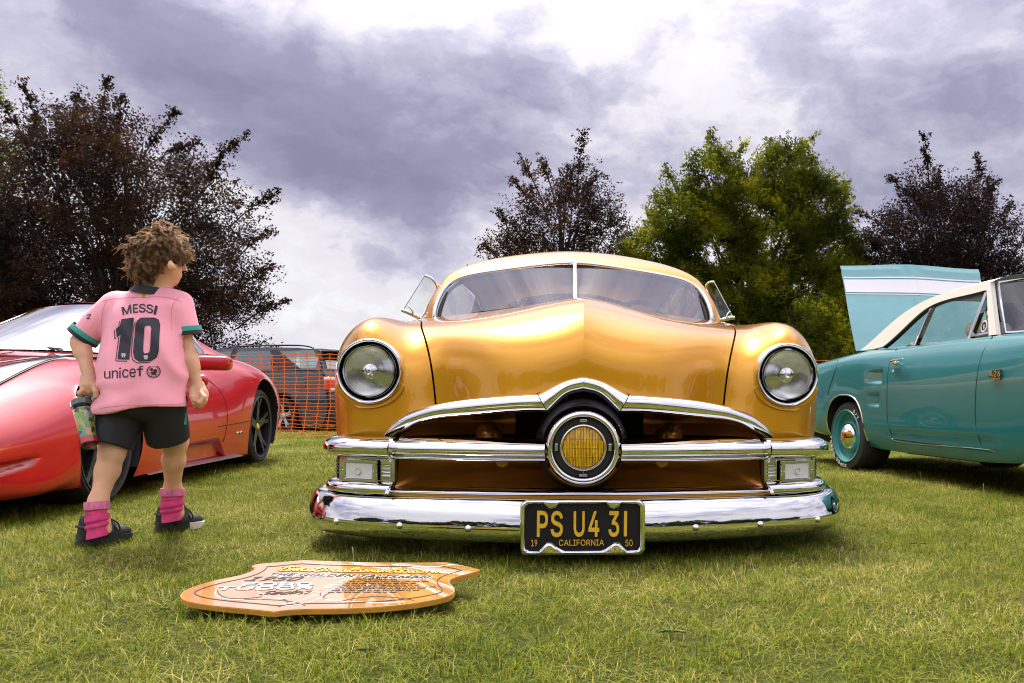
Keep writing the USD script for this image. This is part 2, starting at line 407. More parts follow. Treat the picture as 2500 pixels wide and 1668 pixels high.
M['clear'] = pane('clear_lens', (.95, .96, .95), 1.7)
M['pale_glass'] = pane('pale_windscreen_glass', (.70, .71, .72), 1.9, .01)
M['bottle_clear'] = pane('bottle_plastic', (.93, .95, .93), 1.3, .05)
M['reflector'] = mat('reflector', (.92, .92, .90), .16, 1.)
M['lens_white'] = mat('ribbed_lens', (.62, .62, .58), .18, coat=1.)
def lens_mat():
    n = {'tc': ('texture_coordinate', {}), 'w': ('wave_texture', dict(wave_type='bands', bands_direction='x', profile='sine', scale=62., distortion=1.2, detail=2., detail_scale=1.)), 'mp': ('mapping', dict(scale=(150., 1., 22.))), 'n': ('noise_texture', dict(scale=1., detail=3., roughness=.6)), 'm': ('mix_float', dict(fac=.62)), 'r': ('rgb_ramp', dict(ramp=[(.2, (.06, .025, .001)), (.44, (.28, .13, .001)), (.62, (.66, .36, .002)), (.82, (.92, .60, .012))])), 'p': ('principled_bsdf', dict(roughness=.22, coat_weight=.35)), 'b': ('bump', dict(strength=.5, distance=.0015))}
    l = [('tc.object', 'w.vector'), ('tc.object', 'mp.vector'), ('mp.vector', 'n.vector'), ('w.fac', 'm.a'), ('n.fac', 'm.b'), ('m.result', 'r.fac'), ('r.color', 'p.base_color'), ('w.fac', 'b.height'), ('b.normal', 'p.normal')]
    return usdkit.material(stage, '/World/Looks/yellow_lens', n, l, surface='p.BSDF')
M['yellow_lens'] = lens_mat()
M['plate_black'] = mat('plate_black', (.006, .0055, .005), .5, var=.3, vscale=40, specular_ior_level=.25)
M['plate_yellow'] = mat('plate_yellow', (.62, .36, .02), .4, var=.12, vscale=60)
M['interior'] = mat('tan_upholstery', (.30, .22, .12), .6, var=.15, vscale=12)
M['headliner'] = mat('pale_headliner', (.62, .60, .56), .8)
M['dash'] = mat('dashboard_grey', (.16, .15, .14), .5)
M['ivory'] = mat('ivory_plastic', (.72, .68, .55), .3)
# ------------------------------------------------------------------ the gold custom coupe
GC = thing('custom_car', 'gold two-door 1950s custom car with chrome grille and black number plate, facing the camera', 'car', (0, 2.3, 0))

COLS = np.array([
 [(0, .085, .606), (0, .086, .66), (0, .097, .735), (0, .155, .815), (0, .335, .893), (0, .67, .953), (0, 1.03, 1.000), (0, 1.33, 1.036), (0, 1.76, 1.062)],
 [(.152, .106, .556), (.153, .111, .63), (.155, .131, .712), (.16, .210, .790), (.165, .395, .866), (.165, .70, .925), (.165, 1.03, .971), (.17, 1.33, 1.007), (.18, 1.75, 1.036)],
 [(.32, .172, .518), (.323, .177, .61), (.328, .190, .69), (.335, .250, .764), (.34, .415, .831), (.345, .705, .886), (.35, 1.03, .934), (.365, 1.32, .969), (.38, 1.73, 1.002)],
 [(.523, .312, .492), (.535, .315, .60), (.550, .326, .682), (.574, .375, .75), (.607, .49, .803), (.652, .745, .848), (.708, 1.03, .883), (.766, 1.272, .909), (.80, 1.70, .955)],
 [(.600, .275, .455), (.612, .283, .55), (.627, .295, .655), (.648, .345, .735), (.680, .47, .803), (.712, .74, .848), (.752, 1.02, .880), (.80, 1.27, .901), (.83, 1.70, .942)],
 [(.725, .272, .385), (.742, .262, .49), (.748, .258, .62), (.752, .275, .748), (.762, .40, .826), (.778, .73, .862), (.805, 1.02, .880), (.835, 1.27, .893), (.852, 1.70, .926)],
 [(.835, .325, .385), (.852, .325, .49), (.866, .33, .61), (.866, .365, .728), (.856, .49, .806), (.852, .74, .842), (.866, 1.02, .855), (.877, 1.27, .862), (.884, 1.70, .876)],
 [(.893, .40, .385), (.910, .42, .49), (.919, .45, .595), (.921, .53, .685), (.914, .68, .735), (.910, .88, .757), (.912, 1.1, .765), (.914, 1.30, .766), (.914, 1.70, .766)],
 [(.906, .46, .375), (.919, .52, .42), (.926, .62, .46), (.927, .76, .475), (.927, .90, .475), (.927, 1.05, .46), (.926, 1.2, .44), (.926, 1.36, .42), (.926, 1.70, .40)],
 [(.896, .50, .24), (.905, .56, .235), (.912, .66, .23), (.914, .78, .22), (.914, .92, .21), (.914, 1.06, .20), (.914, 1.2, .20), (.914, 1.36, .20), (.914, 1.70, .20)],
])
_NU, _NV = 132, 110
G_all = surf(COLS, _NU, _NV)
# seam between hood and wing: the fourth column of the net
_d = np.linalg.norm(np.diff(COLS, axis=0), axis=2) ** .6
_t = np.r_[0, np.cumsum(_d.mean(1) + 1e-9)]
_ks = int(round(_t[3] / _t[-1] * (_NU - 1)))
def lipped(G, which, depth=.022, gap=.0035):
    "open edge of a panel: pulled back by the gap and folded inwards"
    G = G.copy()
    du = np.gradient(G, axis=0); dv = np.gradient(G, axis=1); n = np.cross(du, dv); n /= np.linalg.norm(n, axis=2, keepdims=True)
    k = 0 if which == 0 else -1; s = 1 if which == 0 else -1
    e = du[k] / np.linalg.norm(du[k], axis=1, keepdims=True)
    G[k] += s * e * gap
    inner = G[k] + n[k] * np.sign((n[k] @ np.array([0, .7, -.7])))[:, None] * depth
    r = G[k] + n[k] * np.sign((n[k] @ np.array([0, .7, -.7])))[:, None] * .003
    return np.concatenate([inner[None], r[None], G], 0) if which == 0 else np.concatenate([G, r[None], inner[None]], 0)
def crease_shift(v):
    "the bonnet crest stands a little to one side of the grille centre, more so further back"
    w = np.clip(1 - np.abs(v[:, 0]) / .45, 0, 1) ** 1.5
    v = v.copy(); v[:, 0] += .035 * w * np.clip((v[:, 1] - .1) / 1.2, 0, 1); return v
H = lipped(G_all[:_ks + 1], 1)
hv, hf = net(H)
mv, mf = mirror((hv, hf))
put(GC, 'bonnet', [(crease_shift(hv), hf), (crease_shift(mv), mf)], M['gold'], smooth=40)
W = lipped(G_all[_ks:], 0)
HL = (.746, .629)                       # headlight centre x, z
def keep_wing(c):
    inhole = (np.hypot(c[:, 0] - HL[0], c[:, 2] - HL[1]) < .098) & (c[:, 1] < .40)
    arch = (np.hypot(c[:, 1] - .92, c[:, 2] - .27) < .345) & (c[:, 0] > .885)
    return ~(inhole | arch)
wv, wf = cut_holes(net(W), [(HL[0], HL[1], .104, lambda v: v[:, 1] < .40)], (0, 2)); wv, wf = cut_holes((wv, wf), [(.92, .27, .345, lambda v: v[:, 0] > .885)], (1, 2))
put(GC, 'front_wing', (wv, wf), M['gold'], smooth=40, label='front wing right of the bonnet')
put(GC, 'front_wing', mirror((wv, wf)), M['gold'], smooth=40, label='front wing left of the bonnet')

# sides and tail, behind the doors' front edge
B = np.array([
 [(.80, 1.70, .955), (.83, 1.70, .942), (.852, 1.70, .926), (.884, 1.70, .876), (.914, 1.70, .766), (.926, 1.70, .40), (.914, 1.70, .20)],
 [(.80, 2.3, .955), (.83, 2.3, .945), (.852, 2.3, .926), (.884, 2.3, .876), (.914, 2.3, .766), (.926, 2.3, .40), (.914, 2.3, .20)],
 [(.78, 3.1, .95), (.81, 3.1, .94), (.842, 3.1, .92), (.88, 3.1, .872), (.914, 3.1, .766), (.926, 3.1, .40), (.914, 3.1, .20)],
 [(.72, 3.8, .95), (.78, 3.8, .935), (.83, 3.8, .91), (.87, 3.8, .86), (.905, 3.8, .75), (.92, 3.8, .42), (.905, 3.8, .22)],
 [(.62, 4.35, .92), (.70, 4.35, .905), (.77, 4.35, .88), (.83, 4.35, .83), (.87, 4.35, .73), (.89, 4.35, .44), (.875, 4.35, .25)],
 [(.50, 4.75, .78), (.60, 4.76, .77), (.69, 4.77, .75), (.76, 4.77, .70), (.80, 4.76, .64), (.82, 4.75, .45), (.81, 4.75, .28)],
])
Bg = surf(B, 60, 40)
kb = lambda c: ~((np.hypot(c[:, 1] - 3.75, c[:, 2] - .27) < .33) & (c[:, 0] > .80))
bv = net(Bg, keep=kb)
deck = np.stack([np.stack([Bg[:, 0] * [k, 1, 1] + [0, 0, .05 * (1 - k ** 2)] for k in np.linspace(0, 1, 14)], 0)], 0)[0]
dk = net(deck[:, 34:], flip=True)
tailp = net(np.stack([Bg[-1] * [k, 1, 1] + [0, .06 * (1 - k ** 2), 0] for k in np.linspace(0, 1, 14)], 0))
put(GC, 'body', [bv, mirror(bv), dk, mirror(dk), tailp, mirror(tailp)], M['gold'], smooth=40)
put(GC, 'floor', [box(0, 2.6, .215, 1.74, 3.9, .05), box(0, 1.66, .53, 1.5, .04, .62), box(0, 3.75, .60, 1.4, .04, .72)], M['black'])

# roof
R = [
 [(0, 1.84, 1.290), (.2, 1.865, 1.277), (.40, 1.90, 1.254), (.58, 1.93, 1.228), (.665, 1.935, 1.200), (.715, 1.915, 1.160), (.745, 1.875, 1.10), (.763, 1.835, 1.03), (.764, 1.822, .975)],
 [(0, 1.92, 1.338), (.2, 1.935, 1.325), (.41, 1.96, 1.300), (.60, 1.98, 1.268), (.69, 1.975, 1.235), (.742, 1.945, 1.18), (.774, 1.905, 1.115), (.797, 1.87, 1.04), (.806, 1.86, .965)],
 [(0, 2.08, 1.394), (.2, 2.08, 1.381), (.43, 2.07, 1.347), (.62, 2.06, 1.300), (.706, 2.05, 1.255), (.758, 2.0, 1.19), (.792, 1.96, 1.125), (.824, 1.93, 1.05), (.848, 1.92, .955)],
 [(0, 2.4, 1.452), (.2, 2.4, 1.439), (.43, 2.4, 1.402), (.62, 2.36, 1.335), (.705, 2.30, 1.262), (.752, 2.08, 1.183), (.786, 2.03, 1.118), (.815, 2.0, 1.045), (.838, 1.99, .95)],
]
Rg = surf(np.array(R).transpose(1, 0, 2), 90, 26)
roof_front = net(Rg)
T = np.array([[r for r in R[3][:5]], [(0, 2.8, 1.486), (.2, 2.8, 1.474), (.43, 2.8, 1.432), (.62, 2.8, 1.358), (.70, 2.8, 1.272)],
              [(0, 3.3, 1.476), (.2, 3.3, 1.465), (.43, 3.3, 1.422), (.61, 3.3, 1.346), (.69, 3.3, 1.262)], [(0, 3.8, 1.40), (.2, 3.8, 1.39), (.42, 3.8, 1.345), (.59, 3.8, 1.27), (.68, 3.8, 1.19)],
              [(0, 4.2, 1.255), (.2, 4.2, 1.245), (.41, 4.2, 1.205), (.57, 4.2, 1.14), (.66, 4.2, 1.07)], [(0, 4.5, 1.06), (.2, 4.5, 1.055), (.40, 4.5, 1.03), (.56, 4.5, .99), (.66, 4.5, .92)]])
Tg = surf(T, 70, 40)
kr = lambda c: ~((c[:, 1] > 3.78) & (c[:, 1] < 4.34) & (np.abs(c[:, 0]) < .50))
kg = lambda c: ~kr(c)
roof_top = net(Tg, flip=True, keep=kr)
cp = surf(np.array([[(.692, 3.25, 1.27), (.76, 3.4, 1.1), (.80, 3.5, .94)], [(.68, 3.8, 1.19), (.75, 3.8, 1.05), (.785, 3.8, .94)], [(.66, 4.2, 1.07), (.71, 4.2, .99), (.73, 4.2, .92)], [(.66, 4.5, .92), (.665, 4.5, .9), (.67, 4.5, .86)]]), 20, 12)
cpm = net(cp)
put(GC, 'roof', [roof_front, mirror(roof_front), roof_top, mirror(roof_top), cpm, mirror(cpm)], M['gold'], smooth=50)
hl_ = Tg - [0, 0, .03]; hl_[..., 0] *= .96
hln = net(hl_, keep=kr)
put(GC, 'headliner', [hln, mirror(hln)], M['headliner'], smooth=50)
rg = net(Tg - [0, 0, .006], keep=lambda c: kg(c)); put(GC, 'rear_window', [rg, mirror(rg)], M['glass'], smooth=50)
# windscreen: two panes meeting at the divider
rim = spline(np.array(R[0]), 80)
def wpane():
    xs = np.linspace(0.004, .757, 40)
    zt = np.interp(xs, rim[:, 0][:int(80 * .86)], rim[:, 2][:int(80 * .86)])
    side = rim[rim[:, 2] < 1.2]
    G = []
    for x, top in zip(xs, zt):
        zb = 1.045 - .075 * (x / .757) ** 1.6
        tops = top if x < .69 else np.interp(x, side[:, 0], side[:, 2])
        z = np.linspace(zb, max(tops, zb + .005), 16)
        y = 1.675 + .145 * (x / .757) ** 1.4 + (z - zb) * (.70 - .2 * x)
        G.append(np.c_[np.full(16, x), y, z])
    return net(np.array(G))
wp = wpane()
put(GC, 'windscreen_pane', wp, M['windscreen'], smooth=True, label='right half of the split windscreen')
put(GC, 'windscreen_pane', mirror(wp), M['windscreen'], smooth=True, label='left half of the split windscreen')
trimU = spline(np.array(R[0]) + [0, -.012, -.002], 70)
low = np.array([(.762, 1.812, .975), (.735, 1.79, .955), (.6, 1.755, .972), (.38, 1.715, 1.0), (.18, 1.675, 1.03), (0, 1.655, 1.05)])
tr = tube(np.vstack([trimU, spline(low, 40)]), .0125, 8)
put(GC, 'windscreen_surround', [tr, mirror(tr)], M['chrome'], smooth=60)
gasket = tube(spline(np.array(R[0]) * [.968, 1, 1] + [0, -.004, -.018], 60), .011, 6)
put(GC, 'windscreen_gasket', [gasket, mirror(gasket)], M['black_trim'], smooth=60)
dv = strip([(-.013, 1.64, 1.05), (-.013, 1.735, 1.17), (-.012, 1.825, 1.292)], [(.013, 1.64, 1.05), (.013, 1.735, 1.17), (.012, 1.825, 1.292)], .014, 20, 8, out=(0, -.8, .6))
put(GC, 'windscreen_divider', dv, M['chrome'], smooth=50)
# side glass and opened quarter lights
sg = np.array([[(.70, 2.33, 1.26), (.70, 3.3, 1.26)], [(.775, 2.2, 1.1), (.765, 3.45, 1.1)], [(.815, 2.12, .955), (.80, 3.52, .945)]])
sgm = net(surf(sg, 8, 10, 2, 1))
put(GC, 'side_window', sgm, M['glass'], smooth=True); put(GC, 'side_window', mirror(sgm), M['glass'], smooth=True)
for sgn, q in ((-1, [(-.786, 2.06, 1.165), (-.852, 2.02, 1.235), (-.972, 1.98, 1.022), (-.872, 2.0, .985)]), (1, [(.778, 2.06, 1.19), (.822, 2.03, 1.225), (.934, 2.0, 1.006), (.855, 2.0, .995)])):
    q = np.array(q)
    top = spline([q[0], (q[0] + q[1]) / 2 + [.012 * sgn * -1, 0, .012], q[1]], 8)
    bot = spline([q[3], (q[3] + q[2]) / 2, q[2]], 8)
    Gq = np.stack([top * (1 - t) + bot * t for t in np.linspace(0, 1, 8)], 0)
    Gk = Gq
    ql = put(GC, 'quarter_light', net(Gk), M['glass'], smooth=30, label=('left' if sgn < 0 else 'right') + ' quarter light swung open')
    put(ql, 'frame', [tube(top, .0075, 6), tube(np.stack([q[0], q[3]]), .006, 6), tube(np.stack([q[1], q[2]]), .0022, 5)], M['chrome'], smooth=60)
    arm = strip(spline([q[3] + [0, -.02, .012], (q[3] + q[2]) / 2 + [0, -.03, .02], q[2] + [0, -.02, .016]], 12), spline([q[3] + [0, -.02, -.012], (q[3] + q[2]) / 2 + [0, -.03, -.006], q[2] + [0, -.02, -.004]], 12), .012, 14, 8)
    latch = tube([(q[3] * .7 + q[2] * .3) + [0, -.05, .01], (q[3] * .55 + q[2] * .45) + [0, -.05, .035], (q[3] * .4 + q[2] * .6) + [0, -.045, .04]], .006, 6, n=8)
    put(ql, 'sill', [arm, latch], M['chrome'], smooth=60)
# what is seen through the glass
put(GC, 'dashboard', [box(0, 1.93, .93, 1.45, .3, .10, .04)], M['dash'], smooth=40)
seat = put(GC, 'front_seat', [box(0, 3.05, .82, 1.32, .22, .50, .09), box(0, 2.75, .55, 1.32, .6, .18, .07)], M['interior'], smooth=50)
put(GC, 'rear_seat', [box(0, 3.72, .82, 1.2, .2, .46, .08)], M['interior'], smooth=50)
sw = lathe([(.19 + .013 * np.cos(a), .013 * np.sin(a)) for a in np.linspace(0, 2 * np.pi, 9)], (.40, 2.18, .955), (0, -.9, .42), 40)
st = put(GC, 'steering_wheel', [sw, tube([(.22, 2.17, .945), (.58, 2.17, .945)], .008), lathe([(.001, .02), (.04, .015), (.045, -.02)], (.40, 2.19, .95), (0, -.9, .42), 20)], M['ivory'], smooth=60)
put(GC, 'rear_view_mirror', [box(0, 2.02, 1.222, .165, .02, .062, .0095), tube([(0, 2.0, 1.25), (0, 1.93, 1.285)], .006)], mat('mirror_back', (.62, .42, .20), .35, coat=.3), smooth=50)

# headlights
for sgn in (-1, 1):
    c = np.array([sgn * .746, .248, .629])
    hp = put(GC, 'headlight', lathe([(.104, -.004), (.1, -.018), (.094, -.02), (.094, -.06)], c, seg=72), M['black_trim'], smooth=50, label=('left' if sgn < 0 else 'right') + ' round headlight with a clear lens')
    put(hp, 'outer_ring', lathe([(.117, -.055), (.1175, -.01), (.115, .006), (.110, .013), (.104, .010), (.101, .0), (.100, -.03)], c, seg=96), M['chrome'], smooth=60)
    put(hp, 'inner_ring', lathe([(.098, -.02), (.0975, .004), (.094, .012), (.089, .012), (.0865, .006), (.0855, -.01)], c, seg=96), M['chrome'], smooth=60)
    lensp = [(.0001, .036), (.02, .0352), (.04, .031), (.06, .0245), (.078, .014), (.0865, .006)]
    put(hp, 'lens', lathe([(r, a - .004) for r, a in lensp], c, seg=72), M['clear'], smooth=True)
    put(hp, 'reflector', lathe([(.0865, .0), (.075, -.022), (.055, -.045), (.032, -.058), (.012, -.062), (.0001, -.062)], c, seg=72), M['reflector'], smooth=True)
    put(hp, 'bulb_shield', lathe([(.0001, .028), (.008, .027), (.013, .022), (.0145, .012), (.0145, .004), (.019, .002), (.0195, -.006), (.026, -.008), (.027, -.016), (.020, -.03), (.016, -.06)], c, seg=40), M['chrome'], smooth=35)
    put(hp, 'lower_lip', strip([(c[0] + .118 * np.cos(a), .255, c[2] + .118 * np.sin(a)) for a in np.radians(np.linspace(200, 340, 25))], [(c[0] + .134 * np.cos(a), .262, c[2] + .134 * np.sin(a)) for a in np.radians(np.linspace(206, 334, 25))], .005, 40, 8), M['gold'], smooth=60)

# grille mouldings: a peaked centre piece and two wings
U = [(0, .068, .611), (.04, .070, .604), (.076, .073, .592), (.115, .076, .572), (.152, .080, .553)]
L = [(0, .085, .559), (.03, .082, .554), (.055, .078, .545), (.085, .070, .522), (.118, .066, .492)]
a = strip(U, L, .040, 40, 14); put(GC, 'grille_arch', [a, mirror(a)], M['chrome'], smooth=60)
U = [(.1545, .070, .553), (.269, .095, .546), (.404, .14, .532), (.501, .175, .516), (.568, .205, .499), (.621, .222, .476), (.661, .236, .448), (.687, .25, .419), (.703, .262, .396)]
L = [(.1205, .070, .491), (.269, .095, .487), (.404, .14, .474), (.496, .175, .464), (.568, .205, .445), (.603, .222, .426), (.625, .236, .412), (.640, .25, .400), (.648, .262, .390)]
a = strip(U, L, np.linspace(.040, .026, 80), 80, 14)
put(GC, 'grille_moulding', a, M['chrome'], smooth=60); put(GC, 'grille_moulding', mirror(a), M['chrome'], smooth=60)
# the bar across the mouth
def bar_plan(n=60, x0=.125, x1=.632):
    x = np.linspace(x1, x0, n); return np.c_[x, .06 + .10 * (x / .63) ** 2][::-1]
barprof = [(-.05, .4015), (-.02, .4005), (.010, .393), (.030, .381), (.037, .368), (.036, .356), (.028, .347), (.014, .343), (.012, .3415), (.019, .3385), (.022, .334), (.018, .3295), (.004, .327), (-.03, .328)]
pr = spline(barprof, 44, k=2)
a = net(sweep_plan(bar_plan(), pr)); 
put(GC, 'grille_bar', a, M['chrome'], smooth=50); put(GC, 'grille_bar', mirror(a), M['chrome'], smooth=50)
# round centre lamp in its chrome bullet
cs = np.array([0, .06, .3755])
sp = put(GC, 'grille_spinner', lathe([(.10, -.06), (.1265, -.05), (.1295, -.02), (.1285, .006), (.122, .026), (.113, .036), (.105, .035), (.101, .026), (.100, .0), (.099, -.03)], cs, seg=110), M['chrome'], smooth=60)
put(sp, 'black_ring', lathe([(.100, .0), (.099, .004), (.078, .006), (.076, -.02)], cs, seg=80), M['black_trim'], smooth=40)
put(sp, 'lamp_ring', lathe([(.0795, -.01), (.0795, .020), (.0765, .028), (.0725, .029), (.0690, .025), (.0660, .016)], cs, seg=90), M['chrome'], smooth=60)
th, rr = np.meshgrid(np.arange(180) * 2 * np.pi / 180, np.linspace(0.0005, .067, 26), indexing='ij')
lx, lz = rr * np.cos(th), rr * np.sin(th)
ly = -(.034 - 2.6 * rr ** 2 + .0011 * np.abs(np.sin(lx * 520)) * (np.abs(lz) > .012) + .0012 * (np.cos(lz * 210) > .95))
put(sp, 'lamp_lens', (np.stack([lx, ly, lz], -1).reshape(-1, 3) + cs, gridfaces(180, 26, closed_u=True)), M['yellow_lens'], smooth=25)
put(sp, 'lamp_bowl', lathe([(.067, .012), (.06, -.01), (.035, -.03), (.0001, -.036)], cs, seg=60), M['reflector'], smooth=True)
for ang in (90, 0, 180):
    p = cs + np.array([(.0890) * np.cos(np.radians(ang)), -.012, .0890 * np.sin(np.radians(ang))])
    put(sp, 'clip', box(*p, .026 if ang == 90 else .012, .012, .012 if ang == 90 else .026, .003), M['chrome_soft'], smooth=40)
put(sp, 'spring', [box(0, .045, .283, .028, .012, .010, .003), tube([(0, .034, .298), (0, .036, .284)], .0015)], M['steel'])
shr = lathe([(.135, .0), (.133, -.012), (.15, -.10), (.165, -.2)], cs, seg=80)
put(sp, 'shroud', (shr[0], shr[1]), M['black_trim'], smooth=True)
shr2 = strip([(.137 * np.cos(a), .072, cs[2] + .137 * np.sin(a)) for a in np.radians(np.linspace(212, 328, 40))], [(.129 * np.cos(a), .062, cs[2] + .129 * np.sin(a)) for a in np.radians(np.linspace(212, 328, 40))], .003, 50, 6)
put(sp, 'lower_rim', shr2, M['gold'], smooth=50)
shr3 = strip([(.150 * np.cos(a), .105, cs[2] + .006 + .156 * np.sin(a)) for a in np.radians(np.linspace(18, 162, 40))], [(.138 * np.cos(a), .075, cs[2] + .138 * np.sin(a)) for a in np.radians(np.linspace(18, 162, 40))], .004, 50, 6)
put(sp, 'upper_shroud', shr3, M['black_trim'], smooth=50)

# chrome corner pieces carrying the parking lamps; they wrap round to the wing sides
corner = spline([(.640, .125), (.70, .146), (.78, .178), (.835, .215), (.872, .262), (.893, .33), (.905, .42), (.912, .52), (.915, .60)], 70)
upper = spline([(-.05, .402), (-.012, .400), (.012, .392), (.028, .378), (.031, .362), (.026, .347), (.012, .337), (-.006, .332), (-.02, .330)], 30)
lower = spline([(-.022, .252), (-.010, .250), (.006, .246), (.018, .238), (.022, .227), (.020, .217), (.012, .211), (-.02, .209)], 24)
mid = np.array([(-.018, .331), (-.014, .329), (-.014, .254), (-.018, .252)])
def slits(G):
    return G
for sgn in (1, -1):
    f_ = (lambda m: m) if sgn > 0 else mirror
    cpz = put(GC, 'corner_trim', [f_(net(sweep_plan(corner, q))) for q in (upper, mid, lower)], M['chrome'], smooth=35, label=('right' if sgn > 0 else 'left') + ' chrome corner piece with parking lamp')
    # end cheek towards the grille mouth
    ck = [(.640, .13, .402), (.636, .105, .378), (.637, .105, .355), (.640, .125, .333), (.643, .148, .315), (.643, .148, .262), (.642, .125, .243), (.645, .105, .225), (.650, .10, .211)]
    ch = spline(ck, 40); G = np.stack([ch + [.012, -.002, 0], ch, ch + [-.003, .05, 0]], 0)
    put(cpz, 'cheek', f_(net(G, flip=True)), M['chrome'], smooth=50)
    for zz in (.272, .284, .296, .308):      # slots beside the lamp
        for (x0, x1) in ((.652, .688), (.846, .885)):
            m_ = (corner[:, 0] > x0) & (corner[:, 0] < x1)
            pth = corner[m_]
            put(cpz, 'slot', f_(net(sweep_plan(pth, [(-.0145, zz - .0028), (-.0115, zz - .0020), (-.0105, zz), (-.0115, zz + .0020), (-.0145, zz + .0028)]))), M['chrome'] if x0 < .7 else M['black_trim'], smooth=50)
    # lamp: frame, lens and screws set on the slanted face
    p0, p1 = np.array([.692, .159]), np.array([.826, .222])
    ex = np.array([p1[0] - p0[0], p1[1] - p0[1], 0]); Lx = np.linalg.norm(ex); ex /= Lx; ez = np.array([ex[1], -ex[0], 0])
    o = np.array([p0[0], p0[1], .252]) + ez * .010
    fr = (o, ex, np.array([0, 0, 1.]), ez)
    frame = sbox(0, 0, Lx, .068).buffer(.003); hole = sbox(.016, .009, Lx - .024, .059).buffer(.003)
    put(cpz, 'lamp_frame', f_(extrude(frame.difference(hole), .010, fr, .0015)), M['chrome'], smooth=20)
    u, w = np.meshgrid(np.linspace(.014, Lx - .022, 60), np.linspace(.007, .061, 40), indexing='ij')
    rad = np.hypot(u - Lx * .49, w - .034)
    hgt = .004 + .0010 * np.abs(np.sin(rad * 900)) + .006 * (rad < .0125) - .004 * (rad < .009)
    Gl = o + u[..., None] * ex + w[..., None] * np.array([0, 0, 1.]) + hgt[..., None] * ez
    put(cpz, 'lamp_lens', f_(net(Gl)), M['lens_white'], smooth=30)
    for uu in (.008, Lx - .012):
        put(cpz, 'screw', f_(lathe([(.0001, .003), (.003, .0025), (.0045, 0)], o + ex * uu + np.array([0, 0, .034]) + ez * .009, ez, 12)), M['chrome_soft'], smooth=50)

# mouth of the grille: gold inner panels, dark behind
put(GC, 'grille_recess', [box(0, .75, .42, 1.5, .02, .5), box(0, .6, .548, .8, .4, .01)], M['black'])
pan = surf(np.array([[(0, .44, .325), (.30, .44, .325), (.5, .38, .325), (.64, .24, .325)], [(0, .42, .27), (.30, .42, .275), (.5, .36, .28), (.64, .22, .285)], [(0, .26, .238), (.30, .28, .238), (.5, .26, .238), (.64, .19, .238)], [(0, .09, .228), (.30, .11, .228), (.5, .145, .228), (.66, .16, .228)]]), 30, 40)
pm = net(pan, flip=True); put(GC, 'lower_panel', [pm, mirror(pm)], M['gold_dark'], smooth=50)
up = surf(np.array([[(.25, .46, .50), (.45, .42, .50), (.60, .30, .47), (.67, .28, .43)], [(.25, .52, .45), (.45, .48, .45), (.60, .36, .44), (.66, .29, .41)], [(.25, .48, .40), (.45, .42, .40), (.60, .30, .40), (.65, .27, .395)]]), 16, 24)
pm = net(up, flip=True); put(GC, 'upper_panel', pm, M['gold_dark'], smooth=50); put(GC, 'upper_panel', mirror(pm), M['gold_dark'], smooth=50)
for sgn in (-1, 1):
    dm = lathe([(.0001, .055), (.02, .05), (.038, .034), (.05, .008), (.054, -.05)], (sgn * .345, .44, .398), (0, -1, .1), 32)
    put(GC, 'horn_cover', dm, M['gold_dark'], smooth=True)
    tab = lathe([(.0001, .0), (.022, .0), (.023, -.004), (.022, -.006)], (sgn * .272, .108, .326), (0, -1, 0), 30)
    put(GC, 'bar_tab', tab, M['gold_dark'], smooth=40)
# sill strip above the bumper and the bumper itself
sx = np.linspace(.66, 0, 40); sill = np.c_[sx, .05 + .085 * (sx / .66) ** 2][::-1]
a = net(sweep_plan(sill, spline([(-.07, .232), (-.03, .229), (-.004, .2265), (.004, .222), (.003, .2175), (-.006, .214), (-.03, .212)], 24)))
put(GC, 'lower_strip', [a, mirror(a)], M['chrome'], smooth=50)
a = net(sweep_plan(sill, [(-.010, .213), (-.006, .19), (-.02, .16)])); put(GC, 'apron', [a, mirror(a)], M['gold'], smooth=50)
bplan = spline([(0, .0), (.25, .02), (.5, .075), (.70, .142), (.82, .20), (.905, .272), (.955, .36), (.972, .47), (.970, .60)], 140)
bprof = spline([(-.045, .207), (-.02, .2065), (.004, .200), (.014, .186), (.024, .163), (.031, .134), (.033, .108), (.026, .084), (.008, .067), (-.022, .060), (-.05, .060)], 60)
Gb = sweep_plan(bplan, bprof)
# ends taper and round over
sarc = np.linspace(0, 1, len(bplan)); tape = np.clip((sarc - .80) / .2, 0, 1) ** 2
Gb[:, :, 2] += (tape * .012)[:, None]
cap = Gb[-1].mean(0); 
for k, s_ in ((0, .9), (1, .6), (2, .05)): Gb = np.concatenate([Gb, (cap + (Gb[-1 - k] - cap) * s_ + [0, .01 * (k + 1), 0])[None]], 0)
bm = net(Gb); bmm = mirror(bm)
bp = put(GC, 'bumper', [bm, bmm], M['chrome'], smooth=60)
for x in (-.817, -.593, -.368, .368, .593, .817):
    i = np.argmin(abs(bplan[:, 0] - abs(x))); t = bplan[i + 1] - bplan[i - 1]; nrm = np.array([t[1], -t[0]]) / np.linalg.norm(t)
    nrm = np.array([nrm[0] * np.sign(x), nrm[1], 0]); c = np.array([np.sign(x) * bplan[i, 0], bplan[i, 1], .113]) + nrm * .0318
    put(bp, 'bolt', lathe([(.0001, .0115), (.005, .0108), (.0092, .008), (.0115, .003), (.0118, -.002)], c, nrm, 24), M['chrome'], smooth=True)

